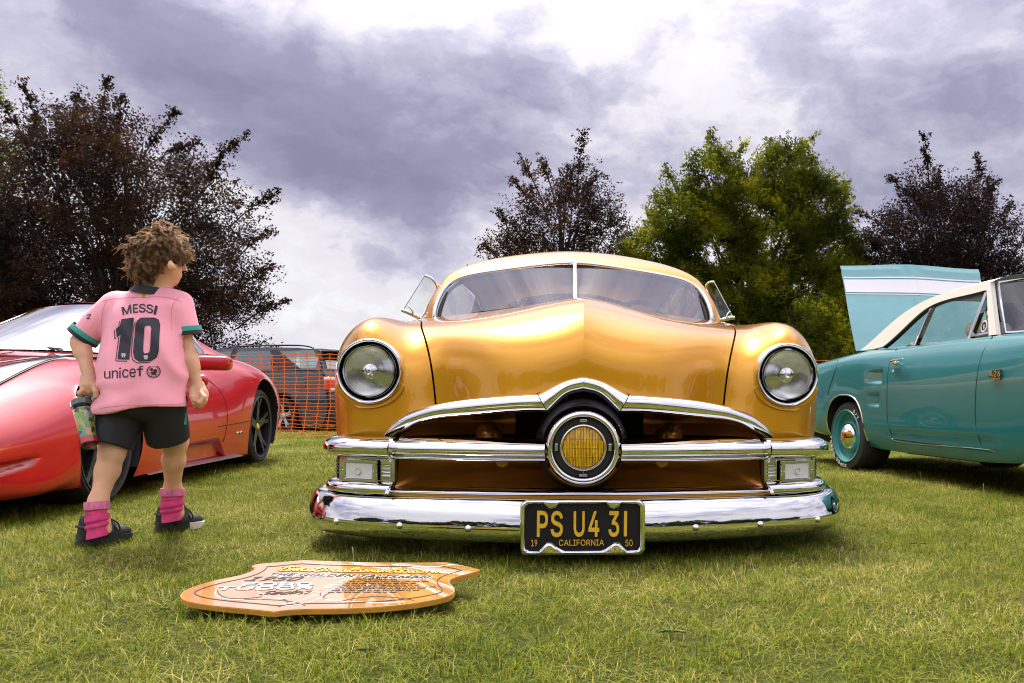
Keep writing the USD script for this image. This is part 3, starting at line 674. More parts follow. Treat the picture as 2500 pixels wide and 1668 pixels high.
# number plate
PY = -.052
npl = put(GC, 'number_plate', extrude(sbox(-.176, .052, .171, .202).buffer(.012), .003, ((0, PY + .01, 0), (1, 0, 0), (0, 0, 1), (0, -1, 0))), M['plate_black'], smooth=20)
outer = sbox(-.178, .062, .173, .188).buffer(.025); inner = sbox(-.170, .068, .165, .186).buffer(.016)
for sx_, yy in ((-1, .052), (1, .052)):
    cx_ = -.0025 + sx_ * .095
    inner = inner.difference(Polygon([(cx_ - .045 * sx_, .045), (cx_ - .012 * sx_, .060), (cx_ + .006 * sx_, .0735), (cx_ + .020 * sx_, .073), (cx_ + .034 * sx_, .058), (cx_ + .05 * sx_, .045)]).buffer(.003))
    cx2 = -.0025 + sx_ * .10
    inner = inner.difference(Polygon([(cx2 - .03, .21), (cx2 - .012, .190), (cx2, .187), (cx2 + .012, .190), (cx2 + .03, .21)]).buffer(.002))
FR = ((0, PY + .006, 0), (1, 0, 0), (0, 0, 1), (0, -1, 0))
ring_ = outer.difference(inner).segmentize(.006); frm = []; HW = .0105
prof_ = [(k / 6.) for k in range(7)]
bnd = ring_.boundary
for k in range(7):
    a_ = ring_.buffer(-HW * prof_[k] * .95); b_ = ring_.buffer(-HW * prof_[k + 1] * .95) if k < 6 else Polygon()
    for q_ in getattr(a_.difference(b_), 'geoms', [a_.difference(b_)]):
        if q_.is_empty or q_.area < 1e-8: continue
        v_, f_ = trimesh.creation.triangulate_polygon(q_.segmentize(.008), engine='earcut')
        d_ = shapely.distance(bnd, shapely.points(v_)); h_ = .012 * np.sqrt(np.clip(1 - (1 - np.clip(d_ / HW, 0, 1)) ** 2, 0, 1))
        frm.append((np.c_[v_[:, 0], PY + .006 - h_, v_[:, 1]], f_))
fv_, ff_ = cat_(frm); fm_ = trimesh.Trimesh(fv_, ff_, process=False); fm_.merge_vertices(digits_vertex=5); ff_ = np.array(fm_.faces)
nz_ = np.cross(fm_.vertices[ff_[:, 1]] - fm_.vertices[ff_[:, 0]], fm_.vertices[ff_[:, 2]] - fm_.vertices[ff_[:, 0]])[:, 1] > 0; ff_[nz_] = ff_[nz_][:, ::-1]
put(npl, 'plate_frame', (np.array(fm_.vertices), ff_), M['chrome'], smooth=70)
_c4 = lambda x, y: at(750 + x / 3.357, 980 + y / 3.357, y=PY + .004)
_c5 = lambda x, y: at(1350 + x / 3.219, 980 + y / 3.219, y=PY + .004)
LF = ((0, PY + .0065, 0), (1, 0, 0), (0, 0, 1), (0, -1, 0))
for ch, cf, x0, x1, yt, yb in (('P', _c4, 1882, 1975, 897, 1113), ('S', _c4, 1995, 2097, 897, 1113), ('U', _c5, 162, 250, 864, 1066), ('4', _c5, 278, 365, 862, 1066), ('3', _c5, 437, 522, 862, 1066), ('I', _c5, 557, 583, 862, 1062)):
    a, b = cf(x0, yb), cf(x1, yt)
    put(npl, 'plate_character', inframe(extrude(sbox(a[0], a[2], b[0], b[2]).buffer(-.003).buffer(.003), .0022) if ch == 'I' else letter(ch, a[0], b[0], a[2], b[2], .0022), LF), M['plate_yellow'], smooth=20)
a, b = at(1364.5, 1333.5, y=PY), at(1474.5, 1319, y=PY)
put(npl, 'plate_lettering', inframe(letter('CALIFORNIA', a[0], b[0], a[2], b[2] + .001, .002, False), LF), M['plate_yellow'], smooth=20)
for s_, cf, x0, x1, yt, yb in (('19', _c4, 1835, 1885, 1135, 1188), ('50', _c5, 570, 626, 1088, 1140)):
    a, b = cf(x0, yb), cf(x1, yt)
    put(npl, 'plate_lettering', inframe(letter(s_, a[0], b[0], a[2], b[2], .002, False), LF), M['plate_yellow'], smooth=20)
for x in (-.103, .098):
    put(npl, 'plate_screw', lathe([(.0001, .004), (.0035, .003), (.005, 0)], (x, PY + .0, .196), seg=12), M['chrome_soft'], smooth=50)

# wheels
def gold_wheel(x, y):
    c = (x, y, .325); ax = (np.sign(x), 0, 0)
    w = put(GC, 'wheel', lathe([(.20, -.09), (.30, -.09), (.32, -.07), (.325, -.03), (.325, .03), (.32, .07), (.30, .09), (.20, .09)], c, ax, 48), M['rubber'], smooth=40)
    put(w, 'hubcap', lathe([(.0001, .085), (.06, .08), (.12, .06), (.19, .08), (.20, .05)], c, ax, 48), M['chrome'], smooth=50)
for x in (-.80, .80):
    for y in (.92, 3.75): gold_wheel(x, y)
# ------------------------------------------------------------------ frames of the other cars: t along the car, n outwards on the side we see, z up
class Along:
    def __init__(s, o, a, right=True):
        s.o = np.array([o[0], o[1], 0.]); a = np.array([a[0], a[1], 0.]); s.a = a / np.linalg.norm(a)
        s.n = np.array([s.a[1], -s.a[0], 0.])
    def __call__(s, t, n=None, z=None):
        if n is None: t = np.asarray(t, float); t, n, z = t[..., 0], t[..., 1], t[..., 2]
        t, n, z = (np.asarray(q, float)[..., None] for q in (t, n, z))
        return s.o + t * s.a + n * s.n + z * np.array([0, 0, 1.])
    def mesh(s, m): v, f = tm(m); return s(v), f
    def both(s, m, mid):
        "the mesh (in t, n, z) and its mirror image about the car's centre line n = mid"
        v, f = tm(m); w = v * [1, -1, 1] + [0, 2 * mid, 0]
        return [(s(v), f), (s(w), f[:, ::-1])]
    def flip(s, m, mid):
        v, f = tm(m); return s(v * [1, -1, 1] + [0, 2 * mid, 0]), f[:, ::-1]
def side_poly(poly, n0, thick, zt=None, tilt=0., zref=0.):
    "extruded (t, z) outline standing at n0; leans inwards by tilt per metre above zref"
    v, f = extrude(poly, thick)
    n = n0 + v[:, 2] - thick - tilt * np.maximum(v[:, 1] - zref, 0)
    return np.c_[v[:, 0], n, v[:, 1]], f[:, ::-1]
def side_sheet(poly, n0, tilt=0., zref=0.):
    "single sheet of glass in a (t, z) outline"
    ms = []
    for g in getattr(poly, 'geoms', [poly]):
        v, f = trimesh.creation.triangulate_polygon(g, engine='earcut'); ms.append((np.c_[v[:, 0], n0 - tilt * np.maximum(v[:, 1] - zref, 0), v[:, 1]], f[:, ::-1]))
    return cat_(ms)
def round_line(pts, r): return LineString(pts).buffer(r, cap_style=1, join_style=1)
def wheel_alloy(c, ax, R, rim, w, spokes, hub_r, m_rim, m_hub, spoke_w, twin=False, dish=.03):
    "tyre and spoked rim: list of (name, mesh, material); c centre of the outer face, ax pointing outwards"
    ax = np.asarray(ax, float); c = np.asarray(c, float)
    out = {}
    out['tyre'] = lathe([(rim * .97, -w), (R * .93, -w), (R * .985, -w + .02), (R, -w * .7), (R, -w * .28), (R * .985, -.012), (R * .94, .004), (rim * 1.08, .008), (rim * 1.0, .0), (rim * .97, -.01)], c, ax, 72)
    out['rim'] = lathe([(rim * 1.01, .0), (rim * .99, .006), (rim * .95, .004), (rim * .93, -.02), (rim * .90, -w * .8), (hub_r, -w * .8)], c, ax, 72)
    u = np.cross(ax, [0, 0, 1.]); u /= np.linalg.norm(u); up = np.array([0, 0, 1.])
    sp = []
    for k in range(spokes):
        a0 = 2 * np.pi * k / spokes + .3
        for da in ((-.16, .16) if twin else (0,)):
            ra = u * np.cos(a0) + up * np.sin(a0); ta = -u * np.sin(a0) + up * np.cos(a0)
            rb = u * np.cos(a0 + da) + up * np.sin(a0 + da); tb = -u * np.sin(a0 + da) + up * np.cos(a0 + da)
            w0, w1 = spoke_w * 1.25, spoke_w * .62
            q = [c + ra * hub_r * .5 + s * ta * w0 + ax * (dd - dish) for s in (-1, 1) for dd in (0, -.03)]
            q += [c + (ra * .45 + rb * .55) * rim * .6 + s * tb * w1 * 1.1 + ax * (dd - dish * .75) for s in (-.85, .85) for dd in (0, -.03)]
            e = [c + rb * rim * .955 + s * tb * w1 + ax * (dd - .004) for s in (-1, 1) for dd in (0, -.028)]
            for hull in (q, q[4:] + e):
                h = manifold3d.Manifold.hull_points(np.array(hull)).to_mesh(); sp.append((h.vert_properties[:, :3], np.array(h.tri_verts)))
    out['spokes'] = sp
    out['hub'] = lathe([(.0001, .012 - dish), (hub_r * .6, .010 - dish), (hub_r * .95, .002 - dish), (hub_r, -.03 - dish)], c, ax, 32)
    return out

# ------------------------------------------------------------------ red sports car
M['red'] = paint('red_paint', (.36, .0, .006), metal=.0, rough=.3, ior=1.37)
M['red_glass'] = pane('red_car_glass', (.55, .57, .55), 14., .02)
M['black_gloss'] = mat('gloss_black', (.010, .010, .011), .3, specular_ior_level=.4)
M['lamp_inside'] = mat('lamp_inside', (.55, .56, .60), .3, .5, var=.35, vscale=14., alt=(.78, .76, .82), thin_film_thickness=420., thin_film_ior=1.5)
RF = Along((-2.302, 1.502), (-.06, 1))
RC = thing('sports_car', 'red low mid-engined sports car with black five-spoke wheels, behind the child', 'car', RF(1.2, -.87, 0))
ST = [  # t : rows from the bonnet's centre to the sill (n, z)
 (-1.02, [(-.87, .34), (-.60, .34), (-.38, .33), (-.26, .31), (-.21, .26), (-.20, .20), (-.22, .14), (-.30, .10)]),
 (-.80, [(-.87, .47), (-.60, .48), (-.38, .48), (-.22, .44), (-.10, .36), (-.065, .25), (-.07, .15), (-.14, .10)]),
 (-.50, [(-.87, .57), (-.60, .58), (-.40, .58), (-.20, .53), (-.05, .42), (-.005, .28), (.005, .15), (-.08, .105)]),
 (-.20, [(-.87, .635), (-.60, .645), (-.40, .65), (-.20, .61), (-.06, .53), (.012, .40), (.02, .24), (.0, .11)]),
 (.10, [(-.87, .69), (-.62, .695), (-.40, .705), (-.22, .675), (-.08, .60), (.008, .46), (.02, .28), (.0, .11)]),
 (.45, [(-.87, .745), (-.62, .745), (-.40, .745), (-.22, .715), (-.09, .635), (.0, .47), (.018, .27), (.0, .11)]),
 (.75, [(-.87, .79), (-.62, .782), (-.40, .765), (-.22, .73), (-.10, .66), (-.015, .48), (.0, .27), (-.01, .11)]),
 (1.10, [(-.30, .79), (-.27, .785), (-.24, .775), (-.18, .745), (-.10, .67), (-.02, .49), (-.01, .27), (-.02, .11)]),
 (1.50, [(-.30, .80), (-.27, .80), (-.24, .79), (-.17, .76), (-.10, .69), (-.01, .51), (.0, .28), (-.02, .11)]),
 (1.80, [(-.30, .84), (-.27, .835), (-.23, .825), (-.15, .79), (-.06, .72), (.02, .54), (.02, .28), (-.01, .105)]),
 (2.10, [(-.50, .86), (-.36, .85), (-.25, .84), (-.13, .805), (-.02, .73), (.04, .57), (.035, .30), (.0, .10)]),
 (2.42, [(-.87, .88), (-.5, .86), (-.28, .835), (-.13, .80), (-.01, .725), (.045, .58), (.04, .32), (.01, .12)]),
 (2.75, [(-.87, .85), (-.5, .825), (-.30, .795), (-.15, .755), (-.03, .68), (.03, .54), (.03, .34), (.0, .16)]),
 (3.10, [(-.87, .80), (-.5, .78), (-.32, .74), (-.2, .70), (-.12, .62), (-.07, .50), (-.07, .36), (-.1, .2)]),
]
RG = surf(np.array([[(t, n, z) for n, z in rows] for t, rows in ST]), 230, 120)
def wedge(G, tri, depth, sign=-1, k=2, edge=.02):
    "presses a triangular hollow (t, z outline) into a surface net along n"
    p = G[..., [0, k]]; d = np.full(p.shape[:2], 1e9); tri = np.asarray(tri, float)
    for i in range(len(tri)):
        a, b = tri[i], tri[(i + 1) % len(tri)]; e = b - a; nn = np.array([-e[1], e[0]]) / np.linalg.norm(e)
        if (tri.mean(0) - a) @ nn < 0: nn = -nn
        d = np.minimum(d, (p - a) @ nn)
    return np.clip(d / edge, 0, 1) * depth
def press(G, tri, depth, nmin=-.5, edge=.02):
    G = G.copy(); w = wedge(G, tri, depth, edge=edge) * (G[..., 1] > nmin); G[..., 1] -= w; return G
# hollow behind the headlamp, wedge above the sill, lip low on the nose
RG = press(RG, [(-.10, .585), (.50, .715), (.62, .66), (.40, .635)], .035, edge=.02)
RG = press(RG, [(.95, .10), (1.0, .235), (1.50, .245), (1.66, .10)], .035, edge=.02)
RG = press(RG, [(-1.1, .16), (-1.1, .24), (-.55, .285), (-.62, .24)], .022, nmin=-.3, edge=.015)
rb = cut_holes(net(RG), [(0., .29, .312, lambda v: (v[:, 1] > -.30) & (v[:, 2] < .64)), (2.40, .30, .375, lambda v: v[:, 1] > -.30)], (0, 2))
put(RC, 'body', RF.both(rb, -.87), M['red'], smooth=35)
put(RC, 'floor', [RF.mesh(box(1.15, -.87, .20, 3.9, 1.3, .16)), RF.mesh(box(-.02, -.30, .33, .75, .2, .42)), RF.mesh(box(2.40, -.30, .34, .78, .2, .46)), RF.mesh(box(1.2, -.87, .5, 1.5, 1.2, .5))], M['black'])
for tc, r in ((0., .313), (2.40, .376)):
    an = np.radians(np.linspace(-25, 205, 60)); zc = .29 if tc < 1 else .30
    pts = np.c_[tc + r * np.cos(an), np.full(60, .03), zc + r * np.sin(an)]
    ok = (pts[:, 2] > .12) & (pts[:, 2] < (.66 if tc < 1 else .7))
    pts = pts[ok]
    gi = RG.reshape(-1, 3); sel = gi[gi[:, 1] > -.2]
    for i in range(len(pts)):
        k = np.argmin(np.hypot(sel[:, 0] - pts[i, 0], sel[:, 2] - pts[i, 2])); pts[i, 1] = sel[k, 1]
    pts[:, 1] = np.convolve(np.pad(pts[:, 1], 6, 'edge'), np.ones(13) / 13, 'valid') - .006
    inner = pts - [0, .20, 0]
    put(RC, 'arch_lip', RF.mesh(net(np.stack([pts, pts - [0, .012, 0], inner], 0))), M['black_trim'], smooth=50)
def place_wheel(root, pos, R, rim, w, spokes, m_rim, m_hub, spoke_w, twin, dish, hub_m=None, tyre=M['rubber'], ax=None, name='wheel', hub_r=.04, m_back=None):
    d = wheel_alloy(pos, ax, R, rim, w, spokes, hub_r, m_rim, m_hub, spoke_w, twin, dish)
    wp_ = put(root, name, d['tyre'], tyre, smooth=35)
    put(wp_, 'rim', d['rim'], m_back or m_rim, smooth=35); put(wp_, 'spokes', d['spokes'], m_rim, smooth=25); put(wp_, 'hub', d['hub'], m_hub, smooth=50)
    return wp_
M['badge_yellow'] = mat('badge_yellow', (.80, .55, .02), .3, coat=.5)
for t in (0., 2.40):
    w_ = place_wheel(RC, RF(t, .0 if t else -.02, .297 if t else .285), .296 if t else .284, .245, .26, 5, M['black_gloss'], M['badge_yellow'], .026, True, .025, ax=RF.n, hub_r=.03)
    place_wheel(RC, RF(t, -1.74, .297), .296, .245, .26, 5, M['black_gloss'], M['badge_yellow'], .026, True, .025, ax=-RF.n)
# glasshouse
wsc = np.array([[(.78, -.87, .80), (.80, -.62, .797), (.90, -.40, .79), (1.06, -.26, .785)], [(1.22, -.87, 1.00), (1.25, -.62, .99), (1.33, -.42, .965), (1.42, -.31, .94)], [(1.66, -.87, 1.165), (1.68, -.62, 1.155), (1.72, -.45, 1.125), (1.76, -.38, 1.09)]])
put(RC, 'windscreen', RF.both(net(surf(wsc, 24, 30, 2, 3), flip=True), -.87), M['red_glass'], smooth=True)
rf = np.array([[(1.66, -.87, 1.170), (1.68, -.62, 1.16), (1.72, -.45, 1.13), (1.76, -.375, 1.092)], [(1.95, -.87, 1.175), (1.95, -.62, 1.16), (1.92, -.46, 1.11), (1.88, -.385, 1.06)], [(2.20, -.87, 1.09), (2.20, -.62, 1.07), (2.14, -.47, 1.01), (2.04, -.37, .955)], [(2.62, -.87, .94), (2.58, -.62, .93), (2.45, -.48, .89), (2.25, -.34, .85)], [(2.95, -.87, .84), (2.9, -.62, .82), (2.8, -.5, .80), (2.6, -.36, .78)]])
put(RC, 'roof', RF.both(net(surf(rf, 40, 24), flip=True), -.87), M['red'], smooth=50)
sw_ = np.array([[(1.08, -.275, .785), (1.40, -.255, .79), (1.75, -.25, .83), (2.05, -.28, .85)], [(1.42, -.32, .935), (1.6, -.315, .945), (1.80, -.315, .945), (2.0, -.32, .915)], [(1.74, -.385, 1.08), (1.82, -.385, 1.065), (1.92, -.375, 1.025), (2.02, -.36, .965)]])
put(RC, 'side_window', RF.mesh(net(surf(sw_, 12, 16, 2, 3))), M['red_glass'], smooth=True)
but = np.array([[(1.92, -.27, .845), (2.10, -.23, .845), (2.35, -.22, .845)], [(1.98, -.32, .905), (2.12, -.29, .885), (2.32, -.25, .86)], [(2.00, -.36, .965), (2.14, -.34, .93), (2.34, -.30, .875)]])
put(RC, 'rear_pillar', RF.mesh(net(surf(but, 12, 14, 2, 2))), M['red'], smooth=True)
for q in RF.both(tube([(1.04, -.262, .782), (1.41, -.312, .94), (1.76, -.382, 1.092)], .016, 8, n=20), -.87): put(RC, 'front_pillar', q, M['red'], smooth=50)
put(RC, 'wiper', RF.mesh(tube([(.60, -.55, .785), (.72, -.60, .80), (.86, -.80, .815)], .008, 6, n=12)), M['black_trim'], smooth=60)
# headlamp: a long lens flush with the wing
def on_red(pts, lift=.004, n=30, m=10):
    "patch between two (t, n) edge lines, laid on the body"
    A, B = spline(pts[0], n), spline(pts[1], n)
    Q = np.stack([A * (1 - s) + B * s for s in np.linspace(0, 1, m)], 1)
    from scipy.interpolate import griddata
    src = RG[RG[..., 0] < .9].reshape(-1, 3)
    z = griddata(src[:, :2], src[:, 2], Q.reshape(-1, 2)).reshape(n, m)
    return np.concatenate([Q, z[..., None] + lift], -1)
hlm = on_red([[(.36, -.385), (.05, -.40), (-.30, -.43), (-.62, -.47)], [(.37, -.38), (.05, -.335), (-.30, -.28), (-.62, -.25)]])
hp = put(RC, 'headlamp', RF.mesh(net(hlm, flip=True)), M['lamp_inside'], smooth=True)
hl2 = hlm + [0, 0, .006]
put(hp, 'lens', RF.mesh(net(hl2, flip=True)), M['clear'], smooth=True)
rimp = np.vstack([hl2[:, 0], hl2[::-1, -1]]); put(hp, 'lens_edge', RF.mesh(tube(rimp, .0032, 6, closed=False)), M['black_trim'], smooth=60)
put(RC, 'bonnet_seam', RF.mesh(tube(on_red([[(.62, -.46), (.2, -.50), (-.3, -.55), (-.8, -.62)]] * 2, .001)[:, 0], .0035, 5)), M['black'], smooth=60)
# door mirror, handle, seams, script, sill
mm = box(1.16, .085, .748, .12, .19, .095, .035); mv_, mf_ = tm(mm)
mv_ = mv_ + np.c_[(mv_[:, 1] > .05) * .02, 0 * mv_[:, 0], -(mv_[:, 1] - .08) * .05 * 0]
mr = put(RC, 'door_mirror', RF.mesh((mv_, mf_)), M['red'], smooth=60)
put(mr, 'stalk', RF.mesh(box(1.17, -.05, .71, .05, .14, .02, .008)), M['red'], smooth=50)
put(RC, 'door_handle', RF.mesh(lathe([(.0001, .022), (.02, .02), (.036, .010), (.04, -.01)], (1.42, -.072, .645), (0, 1, .25), 24)), M['red'], smooth=True)
def on_side(pts, lift=.002, n=40):
    P = spline(pts, n); src = RG.reshape(-1, 3); src = src[(src[:, 1] > -.25)]
    o_ = []
    for t_, z_ in P:
        k = np.argmin(np.hypot(src[:, 0] - t_, src[:, 2] - z_)); o_.append((t_, src[k, 1] + lift, z_))
    o_ = np.array(o_); o_[:, 1] = np.convolve(np.pad(o_[:, 1], 3, 'edge'), np.ones(7) / 7, 'valid'); return o_
for pts in ([(1.30, .76), (1.42, .69), (1.56, .58), (1.60, .46), (1.60, .30), (1.57, .22)], [(1.47, .328), (1.75, .340), (2.02, .352)], [(.62, .70), (.66, .55), (.66, .35), (.70, .22)]):
    put(RC, 'panel_seam', RF.mesh(tube(on_side(pts, .0005), .0028, 5)), M['black'], smooth=60)
put(RC, 'script_badge', RF.mesh(tube(on_side([(1.79, .268), (1.81, .278), (1.83, .270), (1.86, .279), (1.89, .272)], .003, 20), .0045, 5)), M['chrome'], smooth=60)
sp_ = sweep = np.array([[(.40, -.04, .118), (1.1, -.03, .118), (1.86, -.01, .115)], [(.40, .02, .105), (1.1, .03, .105), (1.87, .045, .103)], [(.40, -.04, .092), (1.1, -.03, .092), (1.86, -.01, .090)]])
put(RC, 'sill_blade', RF.mesh(net(surf(sp_, 8, 20, 1, 2))), mat('grey_sill', (.20, .19, .20), .35, coat=.4), smooth=30)
for t in (2.06, 2.74, -.35): pass

# ------------------------------------------------------------------ turquoise coupe
M['teal'] = paint('turquoise_paint', (.008, .135, .140), metal=.25, rough=.36, flake=.06, ior=1.5)
M['teal_light'] = mat('pale_turquoise', (.15, .36, .37), .35, coat=.8, var=.05)
M['cream'] = mat('cream_vinyl', (.70, .66, .58), .6, bump=.25, bscale=260, dist=.001)
M['cream_seat'] = mat('cream_leather', (.52, .46, .36), .5)
TF = Along((2.107, 3.394), (.15643, -.98769)); TM = -.74
TC = thing('coupe', 'turquoise 1960s coupe with cream roof and turquoise steel wheels, cut off by the right edge', 'car', TF(1.0, TM, 0))
tst = [
 (-1.10, [(-.14, .78), (-.10, .77), (-.06, .74), (-.04, .64), (-.03, .50), (-.05, .36), (-.10, .30)]),
 (-.80, [(-.14, .825), (-.10, .82), (-.05, .785), (-.015, .66), (-.005, .50), (-.02, .35), (-.08, .28)]),
 (-.40, [(-.14, .868), (-.09, .86), (-.025, .81), (.005, .68), (.012, .50), (.0, .34), (-.06, .25)]),
 (-.05, [(-.14, .898), (-.09, .89), (-.02, .845), (.012, .71), (.018, .52), (.008, .34), (-.05, .23)]),
 (.25, [(-.14, .912), (-.10, .905), (-.03, .86), (.010, .72), (.020, .52), (.012, .34), (-.05, .20)]),
 (.50, [(-.14, .912), (-.115, .905), (-.06, .875), (-.005, .75), (.015, .54), (.012, .34), (-.05, .185)]),
 (.85, [(-.14, .916), (-.125, .912), (-.085, .89), (-.02, .77), (.010, .55), (.010, .33), (-.05, .18)]),
 (1.25, [(-.14, .922), (-.125, .918), (-.085, .895), (-.02, .77), (.010, .55), (.010, .33), (-.05, .18)]),
 (1.65, [(-.14, .925), (-.12, .92), (-.075, .893), (-.012, .77), (.012, .55), (.010, .33), (-.05, .185)]),
 (2.10, [(-.14, .92), (-.10, .91), (-.04, .875), (.005, .75), (.018, .55), (.010, .36), (-.05, .22)]),
 (2.75, [(-.14, .88), (-.10, .87), (-.05, .835), (-.01, .72), (.0, .55), (-.01, .38), (-.06, .26)]),
 (3.00, [(-.16, .84), (-.12, .83), (-.08, .79), (-.05, .70), (-.04, .55), (-.05, .40), (-.09, .30)]),
]
TG = surf(np.array([[(t, n, z) for n, z in r] for t, r in tst]), 260, 90)
def tpress(G, t0, t1, z0, z1, depth):
    "scoop: a hollow that deepens towards the front and ends at a sharp upright edge"
    G = G.copy(); u = np.clip((G[..., 0] - t0) / (t1 - t0), 0, 1); inside = (G[..., 0] > t0) & (G[..., 0] < t1)
    zz = np.clip(np.minimum(G[..., 2] - z0, z1 - G[..., 2]) / .016, 0, 1)
    G[..., 1] -= depth * u * zz * inside * (G[..., 1] > -.12); return G
TG = tpress(TG, .30, .515, .655, .755, .024); TG = tpress(TG, .34, .50, .49, .59, .020)
G_ = TG; z_ = G_[..., 2]; t_ = G_[..., 0]
G_[..., 1] -= .010 * np.exp(-((z_ - .315) / .02) ** 2) * np.clip((t_ - .5) / .2, 0, 1) * np.clip((1.75 - t_) / .1, 0, 1)
def tcut(c):
    dz = c[:, 2] - .27; dt = c[:, 0] - .02
    arch = ((np.abs(dt / .285) ** 2.6 + np.abs(dz / .305) ** 2.6) < 1) & (c[:, 1] > -.1)
    return ~(arch | ((np.hypot(c[:, 0] - 2.30, c[:, 2] - .27) < .30) & (c[:, 1] > -.1)))
put(TC, 'body', TF.both(net(TG, flip=True, keep=tcut), TM), M['teal'], smooth=35)
an = np.linspace(-.05, np.pi + .05, 70)
lip = np.c_[.02 + .285 * np.sign(np.cos(an)) * np.abs(np.cos(an)) ** .77, np.zeros(70), .27 + .305 * np.sign(np.sin(an)) * np.abs(np.sin(an)) ** .77]
src = TG.reshape(-1, 3); src = src[src[:, 1] > -.1]
for i in range(70): lip[i, 1] = src[np.argmin(np.hypot(src[:, 0] - lip[i, 0], src[:, 2] - lip[i, 2])), 1]
put(TC, 'arch_trim', TF.mesh(tube(lip, .007, 6)), M['chrome'], smooth=60)
put(TC, 'wheel_housing', TF.mesh(net(np.stack([lip, lip - [0, .22, 0]], 0))), M['black'], smooth=40)
put(TC, 'floor', [TF.mesh(box(.9, TM, .26, 3.9, 1.16, .14)), TF.mesh(box(.02, -.42, .36, .72, .3, .4)), TF.mesh(box(.95, -.30, .185, .8, .25, .05, .01))], M['black'])
deck = np.array([[(t, n, z) for n, z in ((-.138, z0), (-.3, z0 + .02), (-.74, z0 + .035))] for t, z0 in ((-1.12, .778), (-.8, .825), (-.4, .868), (-.05, .898), (.12, .91))])
put(TC, 'boot_lid', TF.both(net(surf(deck, 24, 14, 3, 2)), TM), M['teal'], smooth=50)
hood = np.array([[(t, n, z) for n, z in ((-.138, z0), (-.3, z0 + .015), (-.74, z0 + .04))] for t, z0 in ((1.60, .926), (2.1, .92), (2.75, .88), (3.0, .84))])
put(TC, 'bonnet', TF.both(net(surf(hood, 20, 14, 3, 2)), TM), M['teal'], smooth=50)
ends = [net(np.stack([TG[k] * [1, s, 1] + [0, (1 - s) * TM, 0] for s in np.linspace(1, 0, 6)], 0), flip=k == 0) for k in (0, -1)]
for nm, e in zip(('tail_panel', 'nose_panel'), ends): put(TC, nm, TF.both(e, TM), M['teal'], smooth=40)
# cream roof: side panel round the windows, and the skin over the top
rail = [(.03, .925), (.22, 1.01), (.42, 1.11), (.61, 1.18), (.85, 1.23), (1.17, 1.253), (1.40, 1.262)]
railp = spline(rail, 40)
winline = [(.33, .928), (.50, 1.01), (.66, 1.10), (.83, 1.170), (1.10, 1.198), (1.36, 1.208)]
wl = spline(winline, 30)
sp_ = Polygon(np.vstack([railp, [(1.535, .925), (1.47, .925), (1.385, 1.205)], wl[::-1], [(.20, .918), (.03, .918)]])).buffer(0)
RSK = surf(np.array([[(t, -.12 - .18 * max(z - .92, 0), z - .004), (t + .02, -.30, z + .035), (t + .03, -.74, z + .05)] for t, z in [(.03, .925), (.22, 1.01), (.42, 1.11), (.61, 1.18), (.85, 1.23), (1.17, 1.253), (1.42, 1.258)]]), 60, 30, 3, 2)
put(TC, 'roof', [TF.mesh(side_poly(sp_, -.118, .03, tilt=.18, zref=.92)), TF.flip(side_poly(sp_, -.118, .03, tilt=.18, zref=.92), TM)] +
    TF.both(net(RSK, keep=lambda q: ~((q[:, 0] < .66) & (q[:, 1] < -.235))), TM), M['cream'], smooth=40)
put(TC, 'rear_window', TF.both(net(RSK, keep=lambda q: (q[:, 0] < .66) & (q[:, 1] < -.235)), TM), M['glass'], smooth=40)
blk = Polygon(np.vstack([wl + [0, .022], (wl - [0, .006])[::-1]])).buffer(.004)
put(TC, 'window_gasket', TF.mesh(side_poly(blk, -.128, .03, tilt=.18, zref=.92)), M['black_trim'], smooth=25)
gl = Polygon(np.vstack([wl, [(1.385, 1.205), (1.47, .925), (.33, .918)]])).buffer(0)
gls = side_sheet(gl, -.150, tilt=.18, zref=.92)
q1 = gl.intersection(Polygon([(.0, .8), (.72, .8), (.835, 1.3), (0, 1.3)])); q2 = gl.intersection(Polygon([(.72, .8), (1.275, .8), (1.385, 1.3), (.835, 1.3)])); q3 = gl.difference(q1).difference(q2)
for q in (q1, q2, q3): put(TC, 'side_window', TF.mesh(side_sheet(q.buffer(-.001), -.150, tilt=.18, zref=.92)), M['glass'], smooth=20)
put(TC, 'side_window', TF.flip(gls, TM), M['glass'], smooth=20)
tl = lambda a, b, r=.009: TF.mesh(side_poly(round_line([a, b], r), -.130, .03, tilt=.18, zref=.92))
for q in [tl((.715, .92), (.833, 1.172)), tl((1.275, .92), (1.370, 1.215), .013), tl((1.375, 1.22), (1.462, .93), .010), tl((1.29, .935), (1.44, .945), .006), tl((.20, .918), (.16, .94), .004)]: put(TC, 'window_trim', q, M['chrome'], smooth=25)
put(TC, 'window_sticker', TF.mesh(side_poly(Point(0, 0).buffer(1).difference(Point(.1, .1).buffer(.35)).__class__(Point(0, 0).buffer(1).exterior.coords) if False else affinity.translate(affinity.scale(Point(0, 0).buffer(1), .028, .036), 1.375, .99), -.146, .003, tilt=.18, zref=.92)), mat('sticker_white', (.6, .6, .58), .5), smooth=20)
put(TC, 'window_sticker', TF.mesh(side_poly(affinity.translate(affinity.scale(Point(0, 0).buffer(1).difference(Point(0, .1).buffer(.35)).difference(Point(.2, -.45).buffer(.3)), .020, .026), 1.375, .99), -.1445, .003, tilt=.18, zref=.92)), M['black_trim'], smooth=20)
put(TC, 'vent_latch', TF.mesh(tube([(1.405, -.165, 1.03), (1.415, -.155, 1.05), (1.412, -.16, 1.075)], .008, 6, n=8)), M['chrome'], smooth=60)
